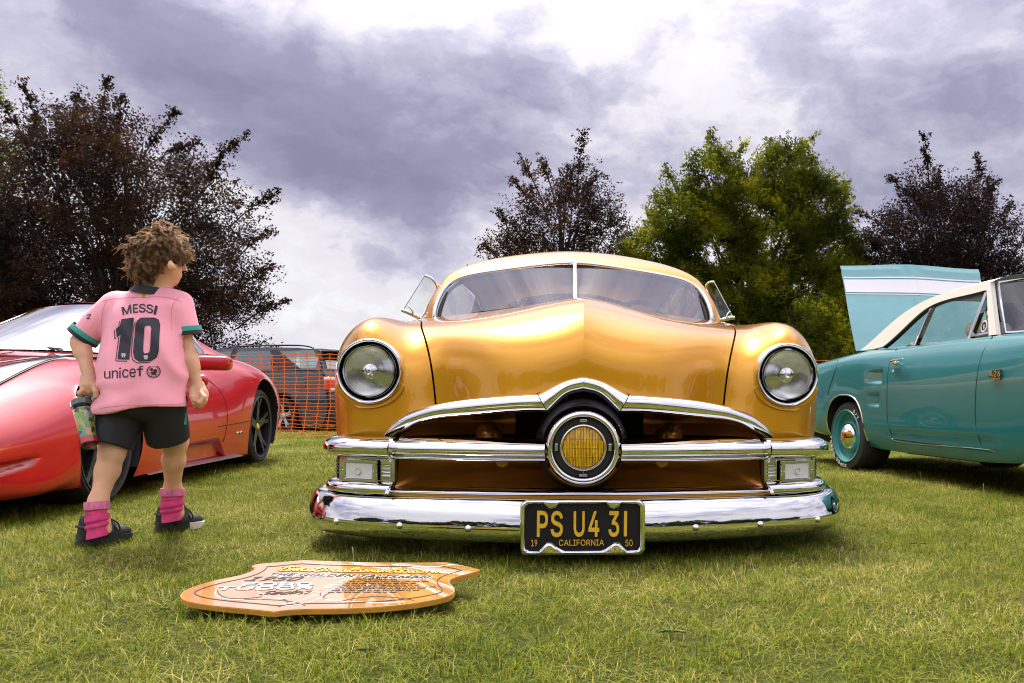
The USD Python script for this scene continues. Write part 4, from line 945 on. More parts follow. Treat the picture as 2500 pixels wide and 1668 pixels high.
wsn = np.array([[(1.50, -.20, .94), (1.60, -.45, .955), (1.64, -.74, .96)], [(1.445, -.215, 1.10), (1.53, -.46, 1.12), (1.56, -.74, 1.125)], [(1.40, -.235, 1.248), (1.46, -.47, 1.278), (1.48, -.74, 1.288)]])
put(TC, 'windscreen', TF.both(net(surf(wsn, 14, 16, 2, 2)), TM), M['pale_glass'], smooth=True)
put(TC, 'windscreen_surround', TF.both(tube([(1.66, -.74, .955), (1.62, -.45, .95), (1.515, -.195, .935), (1.455, -.21, 1.10), (1.405, -.23, 1.252), (1.465, -.47, 1.284), (1.485, -.74, 1.294)], .013, 6), TM), M['chrome'], smooth=40)
hr = put(TC, 'front_seat', [TF.mesh(box(1.14, -.50, .80, .14, .45, .40, .06))], M['cream_seat'], smooth=60)
put(hr, 'headrest', TF.mesh(box(1.16, -.36, .985, .12, .30, .11, .05)), M['cream_seat'], smooth=60)
put(TC, 'rear_seat', TF.mesh(box(.45, -.74, .78, .14, 1.0, .36, .06)), M['dash'], smooth=60)
# handle, lock, badge, seams, sill moulding
def on_teal(pts, lift=.002, n=40):
    P = spline(pts, n, k=min(3, len(pts) - 1)); s_ = TG.reshape(-1, 3); o_ = []
    for t_, z_ in P: o_.append((t_, s_[np.argmin(np.hypot(s_[:, 0] - t_, s_[:, 2] - z_) + (s_[:, 1] < -.13)), 1] + lift, z_))
    o_ = np.array(o_); o_[:, 1] = np.convolve(np.pad(o_[:, 1], 3, 'edge'), np.ones(7) / 7, 'valid'); return o_
hd = put(TC, 'door_handle', [TF.mesh(box(.735, .012, .812, .13, .012, .012, .005)), TF.mesh(box(.66, .002, .80, .045, .022, .028, .008)), TF.mesh(box(.70, .006, .79, .035, .03, .03, .01))], M['chrome'], smooth=50)
put(TC, 'door_lock', TF.mesh(lathe([(.0001, .010), (.010, .008), (.014, 0)], (.645, -.012, .735), (0, 1, 0), 20)), M['chrome'], smooth=50)
for pts in ([(1.535, .915), (1.53, .80), (1.525, .63), (1.53, .45), (1.56, .28)], [(.565, .90), (.58, .80), (.60, .60), (.62, .40), (.65, .285)], [(-.20, .855), (-.13, .80), (-.20, .66), (-.24, .58)]):
    put(TC, 'panel_seam', TF.mesh(tube(on_teal(pts, .0006), .0022, 5)), M['black'], smooth=60)
put(TC, 'sill_groove', TF.mesh(tube(on_teal([(.66, .272), (1.2, .262), (1.68, .255)], .001), .005, 6)), M['black_trim'], smooth=60)
put(TC, 'sill_moulding', TF.mesh(tube(on_teal([(.645, .278), (.66, .266), (1.2, .256), (1.68, .249)], .003), .0032, 6)), M['teal_light'], smooth=60)
bt = inframe(letter('426', 0, .085, .018, .052, .005), (TF(1.655, .0135, .655), TF.a, np.array([0, 0, 1.]), TF.n))
bb = inframe(extrude(Polygon([(-.01, .02), (.012, .055), (.09, .058), (.09, .014), (.008, .014)]), .003), (TF(1.655, .0125, .655), TF.a, np.array([0, 0, 1.]), TF.n))
bg_ = put(TC, 'fender_badge', bb, M['black_trim'], smooth=20); put(bg_, 'badge_number', bt, M['chrome'], smooth=20)
put(bg_, 'badge_word', inframe(letter('HEMI', .012, .082, .001, .0125, .004), (TF(1.655, .0135, .655), TF.a, np.array([0, 0, 1.]), TF.n)), M['chrome'], smooth=20)
# steel wheels with chrome caps and white tyre lettering
M['teal_wheel'] = mat('turquoise_wheel', (.03, .24, .24), .35, coat=.6)
M['white_letters'] = mat('tyre_letters', (.62, .60, .55), .6)
M['red_mark'] = mat('red_mark', (.45, .02, .015), .4)
def steel_wheel(t, n, sgn, lettered=False):
    c = TF(t, n, .262); ax = TF.n * sgn
    w = put(TC, 'wheel', lathe([(.19, -.24), (.245, -.24), (.260, -.22), (.2635, -.18), (.2635, -.06), (.259, -.022), (.248, -.004), (.225, .006), (.203, .002), (.19, -.01)], c, ax, 80), M['rubber'], smooth=35)
    tr_ = []
    for k in range(64):
        a0 = 2 * np.pi * k / 64
        tr_.append(0)
    put(w, 'rim', lathe([(.203, .002), (.199, .010), (.193, .008), (.189, -.012), (.178, -.020), (.172, -.046), (.160, -.052), (.125, -.05), (.118, -.03), (.10, -.028), (.10, -.06)], c, ax, 80), M['teal_wheel'], smooth=35)
    put(w, 'hubcap', lathe([(.0001, .034), (.03, .033), (.034, .030), (.060, .022), (.085, .004), (.096, -.012), (.100, -.028), (.102, -.04)], c, ax, 64), M['chrome'], smooth=40)
    put(w, 'cap_ring', lathe([(.030, .0345), (.033, .036), (.036, .0325)], c, ax, 40), M['red_mark'], smooth=60)
    if lettered:
        u = np.cross(np.array([0, 0, 1.]), ax); u /= np.linalg.norm(u); u = -u * 1.0
        for word, a_mid, flip in (('SUPER COBRA', 228, False), ('G/T', 48, False)):
            for k, ch in enumerate(word):
                if ch == ' ': continue
                ang = np.radians(a_mid + (len(word) / 2 - .5 - k) * -8.2 * (-1))
                ang = np.radians(a_mid) + (k - len(word) / 2 + .5) * -.150
                er = TF.a * np.cos(ang) + np.array([0, 0, 1.]) * np.sin(ang)
                et = np.cross(er, ax); 
                et = et if np.dot(np.cross(et, er), ax) > 0 else -et
                put(w, 'tyre_letter', inframe(letter(ch, -.012, .012, .0, .026, .002), (c + er * .214 + ax * .0068, et, er, ax)), M['white_letters'], smooth=20)
    return w
steel_wheel(.03, .0, 1, True); steel_wheel(2.30, .0, 1); steel_wheel(.03, -1.48, -1); steel_wheel(2.30, -1.48, -1)

# ------------------------------------------------------------------ the car behind it, its bonnet raised
HC = thing('parked_car', 'turquoise car behind the coupe with its white-striped bonnet raised', 'car', (3.95, 6.9, 0))
_t = lambda x, y, Y: tuple(at(1950 + x * 550 / 1487, 620 + y * 550 / 1487, y=Y))
HB = np.array([[_t(278, 78, 6.8), _t(500, 74, 6.8), _t(752, 72, 6.8), _t(960, 88, 6.8), _t(1187, 101, 6.8)],
               [_t(308, 230, 6.65), _t(530, 232, 6.65), _t(792, 236, 6.65), _t(985, 246, 6.65), _t(1215, 256, 6.65)],
               [_t(340, 420, 6.45), _t(560, 424, 6.45), _t(830, 430, 6.45), _t(1010, 436, 6.45), _t(1240, 444, 6.45)],
               [_t(384, 640, 6.25), _t(600, 645, 6.25), _t(880, 650, 6.25), _t(1040, 655, 6.25), _t(1270, 660, 6.25)]])
HBs = surf(HB, 120, 60, 2, 3)
x_ = HBs[..., 0]; v_ = np.linspace(0, 1, 120)[:, None]
lipband = (v_ < .125)
cx = np.abs(np.linspace(0, 1, 60)[None] - .50)
HBs[..., 1] += .022 * np.clip(1 - v_ / .13, 0, 1) * 0 - .012 * np.clip((cx - .06) / .03, 0, 1) * np.clip(1 - np.abs(v_ - .06) / .05, 0, 1) * (cx > .05)
HBs[..., 1] -= .012 * np.exp(-(cx / .02) ** 2)
nb = put(HC, 'bonnet', [net(HBs), net(HBs + [0, .03, 0], flip=True), net(np.stack([HBs[0], HBs[0] + [0, .03, 0]], 0), flip=True), net(np.stack([HBs[:, 0], HBs[:, 0] + [0, .03, 0]], 0)), net(np.stack([HBs[:, -1], HBs[:, -1] + [0, .03, 0]], 0), flip=True)], M['teal_light'], smooth=30)
def band(v0, v1, m, name):
    i0, i1 = int(v0 * 119), int(v1 * 119); put(nb, name, net(HBs[i0:i1 + 1] + [0, -.004, 0]), m, smooth=30)
M['white_stripe'] = mat('white_stripe', (.72, .70, .70), .35, coat=.6)
band(.155, .172, M['white_stripe'], 'thin_stripe'); band(.190, .345, M['white_stripe'], 'white_band'); band(.362, .378, M['white_stripe'], 'thin_stripe')
put(HC, 'body', [box(3.95, 7.9, .62, 1.62, 2.3, .72, .12), box(3.95, 6.7, .5, 1.62, .6, .5, .1)], M['teal'], smooth=50)
for x in (3.3, 4.6):
    for y in (7.0, 8.8):
        put(HC, 'wheel', lathe([(.05, .0), (.2, .0), (.28, -.02), (.30, -.06), (.30, -.16), (.28, -.2), (.05, -.2)], (x, y, .30), (-1 if x < 4 else 1, 0, 0), 32), M['rubber'], smooth=40)

# ------------------------------------------------------------------ black estate car behind the netting
M['car_black'] = paint('black_paint', (.022, .021, .023), metal=.2, rough=.35)
M['green_glass'] = pane('green_tinted_glass', (.62, .74, .68), 3.6, .0, (.80, .92, .86))
M['silver'] = mat('alloy_silver', (.55, .55, .56), .3, .9)
M['tail_red'] = mat('tail_lamp_red', (.55, .03, .02), .2, coat=1.)
M['tail_clear'] = mat('tail_lamp_clear', (.66, .60, .58), .2, coat=1.)
BF = Along((-3.77, 9.6), (-.87, .5)); BF.n = -BF.n
BC = thing('estate_car', 'black estate car parked behind the orange netting, its tail towards the camera', 'car', BF(1.7, -.75, 0))
prof = np.array([(-.22, .10), (-.30, .22), (-.33, .42), (-.30, .55), (-.26, .80), (-.17, .93), (-.02, 1.215), (.03, 1.245), (.5, 1.285), (1.11, 1.305), (1.9, 1.315), (2.4, 1.29), (2.9, 1.0), (3.0, .93), (3.5, .85), (3.75, .70), (3.82, .45), (3.78, .12)])
lowp = Polygon(np.vstack([[(p[0], p[1]) for p in prof if p[1] < .95], ])).buffer(0)
lower_b = Polygon([(-.22, .10), (-.30, .22), (-.33, .42), (-.30, .55), (-.26, .80), (-.18, .92), (3.0, .92), (3.5, .85), (3.75, .70), (3.82, .45), (3.78, .12)]).difference(Point(.66, .18).buffer(.40)).difference(Point(2.95, .18).buffer(.40))
upper_b = Polygon(np.vstack([[(-.18, .915)], prof[6:13], [(3.0, .915)]]))
def slab(poly, n0, n1, tilt, bev=.03):
    ms = []
    for (a, b, ins) in ((n0 - bev, n1 + bev, 0.), (n0, n1, bev)):
        q = poly.buffer(-ins) if ins else poly
        v, f = extrude(q, a - b); n = b + v[:, 2]; mid = (n0 + n1) / 2
        n = mid + (n - mid) * (1 - tilt * np.maximum(v[:, 1] - .92, 0)); ms.append((np.c_[v[:, 0], n, v[:, 1]], f[:, ::-1]))
    return ms
put(BC, 'body', [BF.mesh(m) for m in slab(lower_b, 0, -1.5, 0)] + [BF.mesh(m) for m in slab(upper_b.difference(sbox(.0, .97, 2.35, 1.22)), -.02, -1.48, .42)] , M['car_black'], smooth=40)
def bwin(pts, name='side_window', m='green_glass'):
    v, f = side_sheet(Polygon(pts).buffer(.012), -.02); mid = -.75
    v[:, 1] = mid + (v[:, 1] - mid) * (1 - .42 * np.maximum(v[:, 2] - .92, 0))
    put(BC, name, BF.mesh((v, f)), M[m], smooth=20)
    w = v.copy(); w[:, 1] = -1.5 - w[:, 1]; put(BC, name, BF.mesh((w, f[:, ::-1])), M[m], smooth=20)
bwin([(.83, 1.235), (.28, .955), (-.10, .935), (.06, 1.175), (.12, 1.225)]); bwin([(1.78, 1.255), (1.05, 1.235), (.78, 1.01), (.78, .96), (1.84, .96)]); bwin([(2.36, 1.23), (1.93, 1.255), (1.95, .96), (2.72, .96)])
v, f = side_poly(Polygon([(.76, .95), (.90, .95), (1.05, 1.25), (.90, 1.26), (.30, .945), (.42, .945)]).buffer(.003), -.02, .012); v[:, 1] = -.75 + (v[:, 1] + .75) * (1 - .42 * np.maximum(v[:, 2] - .92, 0))
for q in [BF.mesh((v, f))] + [BF.mesh((np.c_[(qq := side_poly(round_line([(1.80, .95), (1.86, 1.27)], .05), -.02, .012))[0][:, 0], -.75 + (qq[0][:, 1] + .75) * (1 - .42 * np.maximum(qq[0][:, 2] - .92, 0)), qq[0][:, 2]], qq[1]))]: put(BC, 'door_pillar', q, M['black_trim'], smooth=20)
put(BC, 'roof_lining', [BF.mesh(box(1.2, -.75, 1.25, 2.3, 1.1, .03))], M['dash'])
put(BC, 'window_seal', [BF.mesh(tube([(.86, -.105, 1.245), (.28, -.022, .95), (-.12, -.01, .925)], .008, 5)), BF.mesh(tube([(2.7, -.025, .945), (.75, -.02, .945)], .008, 5))], M['black_trim'], smooth=50)
rw = np.array([[(-.02, -.16, 1.19), (-.02, -1.34, 1.19)], [(-.165, -.10, .935), (-.165, -1.4, .935)]]); rwm = surf(rw, 4, 4, 1, 1) + [-.032, 0, .01]
put(BC, 'rear_window', BF.mesh(net(rwm)), M['green_glass'], smooth=20)
put(BC, 'roof_spoiler', BF.mesh(box(-.06, -.75, 1.225, .26, 1.18, .03, .012)), M['car_black'], smooth=50)
put(BC, 'roof_rail', BF.mesh(tube([(.2, -.20, 1.275), (.4, -.19, 1.315), (1.1, -.19, 1.335), (1.9, -.19, 1.335), (2.2, -.2, 1.30)], .014, 6, n=30)), M['black_trim'], smooth=60)
tlp = put(BC, 'tail_lamp', BF.mesh(box(-.275, -.10, .72, .10, .22, .20, .03)), M['tail_red'], smooth=50); put(tlp, 'clear_band', [BF.mesh(box(-.275, -.10, .80, .104, .225, .06, .02)), BF.mesh(box(-.285, -.12, .64, .104, .20, .05, .02))], M['tail_clear'], smooth=50)
put(BC, 'tail_lamp', BF.mesh(box(-.275, -1.40, .72, .10, .22, .20, .03)), M['tail_red'], smooth=50)
put(BC, 'bumper_moulding', [BF.mesh(box(.02, .0, .475, .50, .02, .05, .008)), BF.mesh(box(-.33, -.75, .475, .03, 1.4, .05, .01))], M['black_trim'], smooth=40)
put(BC, 'fuel_flap', BF.mesh(box(.25, .003, .735, .22, .008, .13, .003)), M['car_black'], smooth=30)
put(BC, 'arch_flare', BF.mesh(net(np.stack([np.c_[.66 + r * np.cos(an), np.full(70, n_), .18 + r * np.sin(an)] for r, n_ in ((.44, .0), (.435, .014), (.40, .012), (.395, -.2))], 0))), M['black_trim'], smooth=40)
for t in (.66, 2.95):
    for n_, sg in ((-.02, 1), (-1.48, -1)):
        place_wheel(BC, BF(t, n_, .23 if t < 1 else .25), .28, .205, .2, 5, M['silver'], M['silver'], .022, True, .02, ax=BF.n * sg, hub_r=.05, m_back=M['black_trim'])
# ------------------------------------------------------------------ ground
def ground_material():
    n = {'g': ('geometry', {}), 'p': ('principled_bsdf', dict(roughness=.95, specular_ior_level=.1))}
    n['n1'] = ('noise_texture', dict(scale=1.1, detail=5., roughness=.6)); n['n2'] = ('noise_texture', dict(scale=38., detail=6., roughness=.7))
    n['m'] = ('mix_float', dict(fac=.6)); n['r'] = ('rgb_ramp', dict(ramp=[(.30, (.018, .022, .006)), (.48, (.055, .062, .014)), (.62, (.11, .10, .028)), (.75, (.17, .13, .05))]))
    n['b'] = ('bump', dict(strength=.8, distance=.03))
    l = [('g.position', 'n1.vector'), ('g.position', 'n2.vector'), ('n1.fac', 'm.a'), ('n2.fac', 'm.b'), ('m.result', 'r.fac'), ('r.color', 'p.base_color'), ('n2.fac', 'b.height'), ('b.normal', 'p.normal')]
    return usdkit.material(stage, '/World/Looks/field', n, l, surface='p.BSDF')
gv = np.array([[-700, -700, 0], [700, -700, 0], [700, 700, 0], [-700, 700, 0.]])
gm = usdkit.mesh(stage, '/World/field', (gv, np.array([[0, 1, 2], [0, 2, 3]])), ground_material())
tag(gm, 'mown grass field running back to the trees', None, None, 'structure')

def blade_material():
    n = {'g': ('geometry', {}), 'at': ('attribute', dict(attribute='rnd')), 'p': ('principled_bsdf', dict(roughness=.6, specular_ior_level=.12)), 't': ('translucent_bsdf', {}), 'mx': ('mix_closure', dict(fac=.30))}
    n['r'] = ('rgb_ramp', dict(ramp=[(.0, (.052, .078, .005)), (.25, (.112, .158, .009)), (.55, (.200, .240, .014)), (.78, (.30, .30, .030)), (.92, (.44, .37, .08)), (1., (.56, .46, .18))]))
    n['n1'] = ('noise_texture', dict(scale=1.6, detail=5., roughness=.62)); n['mr'] = ('map_range', dict(from_min=.3, from_max=.7, to_min=-.27, to_max=.27)); n['ad'] = ('math', dict(math_type='add', use_clamp=True))
    l = [('g.position', 'n1.vector'), ('n1.fac', 'mr.value'), ('at.fac', 'ad.value1'), ('mr.result', 'ad.value2'), ('ad.value', 'r.fac'), ('r.color', 'p.base_color'), ('r.color', 't.color'), ('p.BSDF', 'mx.closure1'), ('t.BSDF', 'mx.closure2')]
    return usdkit.material(stage, '/World/Looks/grass_blade', n, l, surface='mx.closure')
M['blade'] = blade_material()
def blades(rng, xy, length, lean, width, segs=2):
    "curved, tapering blades rooted at xy"
    n = len(xy); az = rng.uniform(0, 2 * np.pi, n); d = np.c_[np.cos(az), np.sin(az)]; s = np.c_[-d[:, 1], d[:, 0]]
    vs, K = [], segs + 1
    for k in range(K):
        t = k / segs
        h = length * np.sin(np.minimum(t * (1.2 - .5 * lean), 1.5)) * (1 - .45 * lean * t); o = length * lean * t ** 1.6
        c = np.c_[xy + d * o[:, None], np.maximum(h, .002)]
        w = (width * (1 - t) ** .7)[:, None] / 2
        if k < segs: vs += [c + np.c_[s * w, np.zeros(n)], c - np.c_[s * w, np.zeros(n)]]
        else: vs += [c]
    m = 2 * segs + 1
    V = np.stack(vs, 1).reshape(-1, 3); b = (np.arange(n) * m)[:, None]
    F = [b + np.array([2 * k, 2 * k + 1, 2 * k + 3, ]) for k in range(segs - 1)] + [b + np.array([2 * k, 2 * k + 3, 2 * k + 2]) for k in range(segs - 1)] + [b + np.array([2 * segs - 2, 2 * segs - 1, 2 * segs])]
    return V, np.vstack(F)
def patch(seed, size=.42, n=3400, hmul=1.):
    rng = np.random.default_rng(seed)
    xy = rng.uniform(-size / 2, size / 2, (n, 2)) * 1.04
    cl = fbm(np.c_[xy * 14, np.full(n, seed * 3.1)], 3, seed)
    L = (.014 + .034 * rng.random(n) ** 1.6) * (.65 + .9 * cl) * hmul; lean = np.clip(rng.normal(.95, .4, n), .1, 1.6); w = rng.uniform(.0010, .0026, n)
    return blades(rng, xy, L, lean, w, 3)
gi = UsdGeom.PointInstancer.Define(stage, '/World/grass')
tag(gi, 'short mown grass, green with straw-yellow blades', 'grass', None, 'stuff')
protos = []
for k in range(5):
    p = f'/World/grass/patch_{k + 1:03d}'; pm_ = patch(11 + k); gm_ = usdkit.mesh(stage, p, pm_, M['blade'], smooth=False); UsdGeom.PrimvarsAPI(gm_).CreatePrimvar('rnd', Sdf.ValueTypeNames.FloatArray, 'vertex').Set(Vt.FloatArray.FromNumpy(np.repeat(np.random.default_rng(k).random(len(pm_[0]) // 7), 7).astype(np.float32))); protos.append(p)
gi.CreatePrototypesRel().SetTargets([Sdf.Path(p) for p in protos])
rng = np.random.default_rng(5)
pos, ori, idx, scl = [], [], [], []
def scatter(y0, y1, step, sc, hz):
    for y in np.arange(y0, y1, step):
        for x in np.arange(-14, 14, step):
            v = np.array([x, y, 0]) - EYE; d = v @ FWD; r = v @ RGT
            if d < .9: continue
            px = XP + FPX * r / d
            if -700 < px < 3200 and not (abs(x) < .8 and .9 < y < 4.4):
                a = rng.uniform(0, 2 * np.pi)
                pos.append((x + rng.normal(0, step * .06), y + rng.normal(0, step * .06), -.002)); ori.append(Gf.Quath(float(np.cos(a / 2)), 0, 0, float(np.sin(a / 2)))); idx.append(int(rng.integers(5))); scl.append((sc, sc, hz * rng.uniform(.85, 1.2)))
scatter(-1.75, 3.0, .36, 1.0, 1.0); scatter(3.0, 8.5, .5, 1.5, 1.15); scatter(8.5, 16, 1.0, 3.0, 1.6)
gi.CreatePositionsAttr(Vt.Vec3fArray([Gf.Vec3f(*map(float, p)) for p in pos])); gi.CreateOrientationsAttr(Vt.QuathArray(ori)); gi.CreateProtoIndicesAttr(Vt.IntArray(idx)); gi.CreateScalesAttr(Vt.Vec3fArray([Gf.Vec3f(*map(float, p)) for p in scl]))
# a few tall seed stalks the mower missed, and flat broad-leaved weeds
def stalk_mesh(rng, spots):
    ms = []
    for x, y, h in spots:
        a = rng.uniform(0, 6.28); b = np.array([x, y, 0.]); tip = b + [np.cos(a) * h * .3, np.sin(a) * h * .3, h]
        c = spline([b, (b + tip) / 2 + [0, 0, h * .12], tip], 8); ms.append(tube(c, np.r_[np.full(6, .0012), .0022, .0016], 4))
    return cat_(ms)
sp = []
for x, y in ((478, 1135), (462, 1150), (620, 1125), (520, 1175), (430, 1255), (2170, 1250), (2290, 1225), (2330, 1240), (2250, 1190), (2400, 1215), (2120, 1225), (2050, 1200), (780, 1330), (865, 1390), (2060, 1420), (2130, 1350), (1960, 1330), (2440, 1330), (2270, 1260), (650, 1200), (590, 1230), (700, 1250)):
    q = at(x, y, z=0); sp.append((q[0], q[1], rng.uniform(.05, .10)))
M['straw'] = mat('straw_stalk', (.30, .27, .10), .7)
st_ = put(None, 'seed_stalks', stalk_mesh(rng, sp), M['straw'], smooth=60); tag(stage.GetPrimAtPath(st_), 'thin straw seed stalks standing above the mown grass', 'grass stalks', None, 'stuff')
def weed(rng, c, r, n):
    ms = []
    for k in range(n):
        a = rng.uniform(0, 6.28); L = r * rng.uniform(.6, 1.1); d = np.array([np.cos(a), np.sin(a), 0]); s = np.array([-d[1], d[0], 0])
        t = np.linspace(0, 1, 7); mid = c + d * (L * t)[:, None] + np.array([0, 0, 1]) * (L * .13 * np.sin(t * 2.6))[:, None]; w = L * .12 * np.sin(np.pi * np.clip(t * .93 + .07, 0, 1)) * (1 + .3 * np.sin(t * 22))
        ms.append(net(np.stack([mid + s * w[:, None] + [0, 0, .004], mid, mid - s * w[:, None] + [0, 0, .004]], 1)))
    return cat_(ms)
wd = []
for x, y, r, n in ((1640, 1545, .055, 9), (390, 1490, .04, 7), (2240, 1330, .04, 7), (480, 1270, .05, 7), (900, 1590, .035, 6)):
    wd.append(weed(rng, at(x, y, z=.012), r * .75, n))
M['weed'] = mat('weed_leaf', (.11, .165, .025), .5, var=.5, vscale=30)
w_ = put(None, 'weeds', wd, M['weed'], smooth=40); tag(stage.GetPrimAtPath(w_), 'low broad-leaved weeds growing flat in the grass', 'weeds', None, 'stuff')

# ------------------------------------------------------------------ trees
def leaf_material(name, ramp, trans=.35, nscale=.8):
    n = {'g': ('geometry', {}), 'p': ('principled_bsdf', dict(roughness=.6, specular_ior_level=.12)), 't': ('translucent_bsdf', {}), 'mx': ('mix_closure', dict(fac=trans))}
    n['r'] = ('rgb_ramp', dict(ramp=ramp)); n['n1'] = ('noise_texture', dict(scale=nscale, detail=3., roughness=.6)); n['mr'] = ('map_range', dict(from_min=.32, from_max=.68, to_min=-.42, to_max=.42)); n['ad'] = ('math', dict(math_type='add', use_clamp=True)); n['ms'] = ('math', dict(math_type='multiply_add', value2=.55, value3=.22))
    l = [('g.position', 'n1.vector'), ('n1.fac', 'mr.value'), ('g.random_per_island', 'ms.value1'), ('ms.value', 'ad.value1'), ('mr.result', 'ad.value2'), ('ad.value', 'r.fac'), ('r.color', 'p.base_color'), ('r.color', 't.color'), ('p.BSDF', 'mx.closure1'), ('t.BSDF', 'mx.closure2')]
    return usdkit.material(stage, '/World/Looks/' + name, n, l, surface='mx.closure')
M['copper'] = leaf_material('copper_leaf', [(0, (.024, .014, .009)), (.35, (.054, .027, .014)), (.62, (.100, .046, .019)), (.82, (.125, .075, .016)), (1, (.13, .125, .018))])
M['copper_dark'] = leaf_material('dark_copper_leaf', [(0, (.018, .011, .009)), (.5, (.042, .022, .015)), (1, (.085, .045, .022))])
M['green_leaf'] = leaf_material('green_leaf', [(0, (.05, .068, .005)), (.35, (.18, .20, .010)), (.62, (.42, .39, .015)), (.85, (.64, .53, .018)), (1, (.72, .57, .02))], .55)
M['mix_leaf'] = leaf_material('mixed_leaf', [(0, (.016, .022, .005)), (.4, (.04, .05, .008)), (.75, (.13, .14, .012)), (1, (.24, .22, .02))], .4)
M['bark'] = mat('grey_bark', (.045, .038, .032), .9, var=.4, vscale=3., bump=.6, bscale=12, dist=.02)
def sprays(rng, P, D, L, per, leaf, flat=.55):
    "sprays of leaves: at each point P a twig of length L along D, leaves on both sides"
    n = len(P)
    side = np.cross(D, [0, 0, 1.]); side /= np.linalg.norm(side, axis=1, keepdims=True) + 1e-9
    side = side * np.cos(a := rng.uniform(-.9, .9, n))[:, None] + np.cross(D, side) * np.sin(a)[:, None]
    t = rng.uniform(.05, 1, (n, per)); w = rng.normal(0, .26, (n, per)) * (1.15 - .75 * t)
    up = np.cross(side, D)
    C = P[:, None] + D[:, None] * (t * L[:, None])[..., None] + side[:, None] * (w * L[:, None])[..., None] + up[:, None] * (rng.normal(0, .07, (n, per)) * L[:, None])[..., None]
    C[..., 2] -= (t ** 2 * .12 * L[:, None])
    C = C.reshape(-1, 3); m = len(C)
    nrm = rng.normal(0, 1, (m, 3)) * .75 + np.repeat(up, per, 0) * flat * 2; nrm /= np.linalg.norm(nrm, axis=1, keepdims=True)
    ax = np.cross(nrm, rng.normal(0, 1, (m, 3))); ax /= np.linalg.norm(ax, axis=1, keepdims=True); bx = np.cross(nrm, ax)
    s = (leaf * rng.uniform(.6, 1.25, m))[:, None]
    V = np.stack([C - ax * s, C + bx * s * .55 + nrm * s * .12, C + ax * s, C - bx * s * .55 + nrm * s * .12], 1).reshape(-1, 3)
    b = (np.arange(m) * 4)[:, None]
    return V, np.vstack([b + [0, 1, 2], b + [0, 2, 3]])
def tree(name, label, base, top, lobes, m, seed, nspray, per=13, leaf=.085, L=(.5, 1.2), spikes=(), depth=.75, group=None, trunk_r=.22, shell=.45, nlimb=110, thr=.41):
    """base (x, y); lobes (x, z, rx, rz) of the crown in world metres around the plane y of the base; spikes (x0, z0, x1, z1): single boughs that stand out"""
    rng = np.random.default_rng(seed)
    T = thing(name, label, 'tree', (base[0], base[1], 0), group)
    lob = np.array(lobes, float); vol = lob[:, 2] * lob[:, 3]; 
    k = rng.choice(len(lob), nspray, p=vol / vol.sum())
    u = rng.normal(0, 1, (nspray, 3)); u /= np.linalg.norm(u, axis=1, keepdims=True)
    r = rng.uniform(shell ** 3, 1, nspray) ** (1 / 3.)
    P = np.c_[lob[k, 0] + u[:, 0] * lob[k, 2] * r, base[1] + u[:, 1] * lob[k, 2] * depth * r, lob[k, 1] + u[:, 2] * lob[k, 3] * r]
    keep = (fbm(P * .7 + seed, 3, seed) > thr) & (P[:, 2] > .6); P = P[keep]
    ctr = np.array([base[0], base[1], 0]) + np.c_[np.zeros(len(P)), np.zeros(len(P)), P[:, 2] * .55]
    D = P - ctr; D /= np.linalg.norm(D, axis=1, keepdims=True) + 1e-9; D = D * .8 + rng.normal(0, .35, D.shape) + [0, 0, .22]; D /= np.linalg.norm(D, axis=1, keepdims=True)
    Ls = rng.uniform(L[0], L[1], len(P))
    A = [sprays(rng, P, D, Ls, int(per * 2.3), leaf * .62)]
    wood = []
    tp = np.array([base[0], base[1], 0.]); topz = top
    cz = np.linspace(0, topz, 10); tr = np.c_[tp[0] + .12 * np.sin(cz * .7 + seed), tp[1] + .12 * np.cos(cz * .6 + seed) - .12, cz]
    tr[:, 0] += (np.average(lob[:, 0], weights=vol) - base[0]) * (cz / topz)
    trunk = tube(tr[:8], trunk_r * (1 - cz[:8] / topz * 1.15) + .01, 8)
    for x0, z0, x1, z1 in spikes:
        a = np.array([x0, base[1] + rng.normal(0, .4), z0]); b = np.array([x1, base[1] + rng.normal(0, .5), z1]); d = b - a; ln = np.linalg.norm(d)
        q = spline([a, (a + b) / 2 + [0, 0, .08 * ln], b], 20); wood.append(tube(q, np.linspace(.035, .006, 20), 4))
        n_ = int(9 * ln) + 4; tt = rng.uniform(.3, 1, n_) ** .8; Pq = q[(tt * 19).astype(int)]
        Dq = d / ln + rng.normal(0, .55, (n_, 3)); Dq /= np.linalg.norm(Dq, axis=1, keepdims=True)
        A.append(sprays(rng, Pq, Dq, rng.uniform(.22, .5, n_), int(per * 1.6), leaf * .66))
    # limbs from the trunk into the crown
    sel = rng.choice(len(P), min(len(P), nlimb), replace=False)
    for i in sel:
        e = P[i]; z0 = max(.8, e[2] * rng.uniform(.35, .75)); s0 = np.array([np.interp(z0, cz, tr[:, 0]), np.interp(z0, cz, tr[:, 1]), z0])
        q = spline([s0, s0 * .45 + e * .55 + [0, 0, -.1 * np.linalg.norm(e - s0) * .3], e], 9); wood.append(tube(q, np.linspace(.02 + .012 * np.linalg.norm(e - s0), .006, 9), 4))
    tpth = put(T, 'trunk', trunk, M['bark'], smooth=60); put(T, 'limbs', wood, M['bark'], smooth=60, kind='stuff')
    put(T, 'crown', A, m, smooth=False)
    return T
YT = 27.6
GRP = None
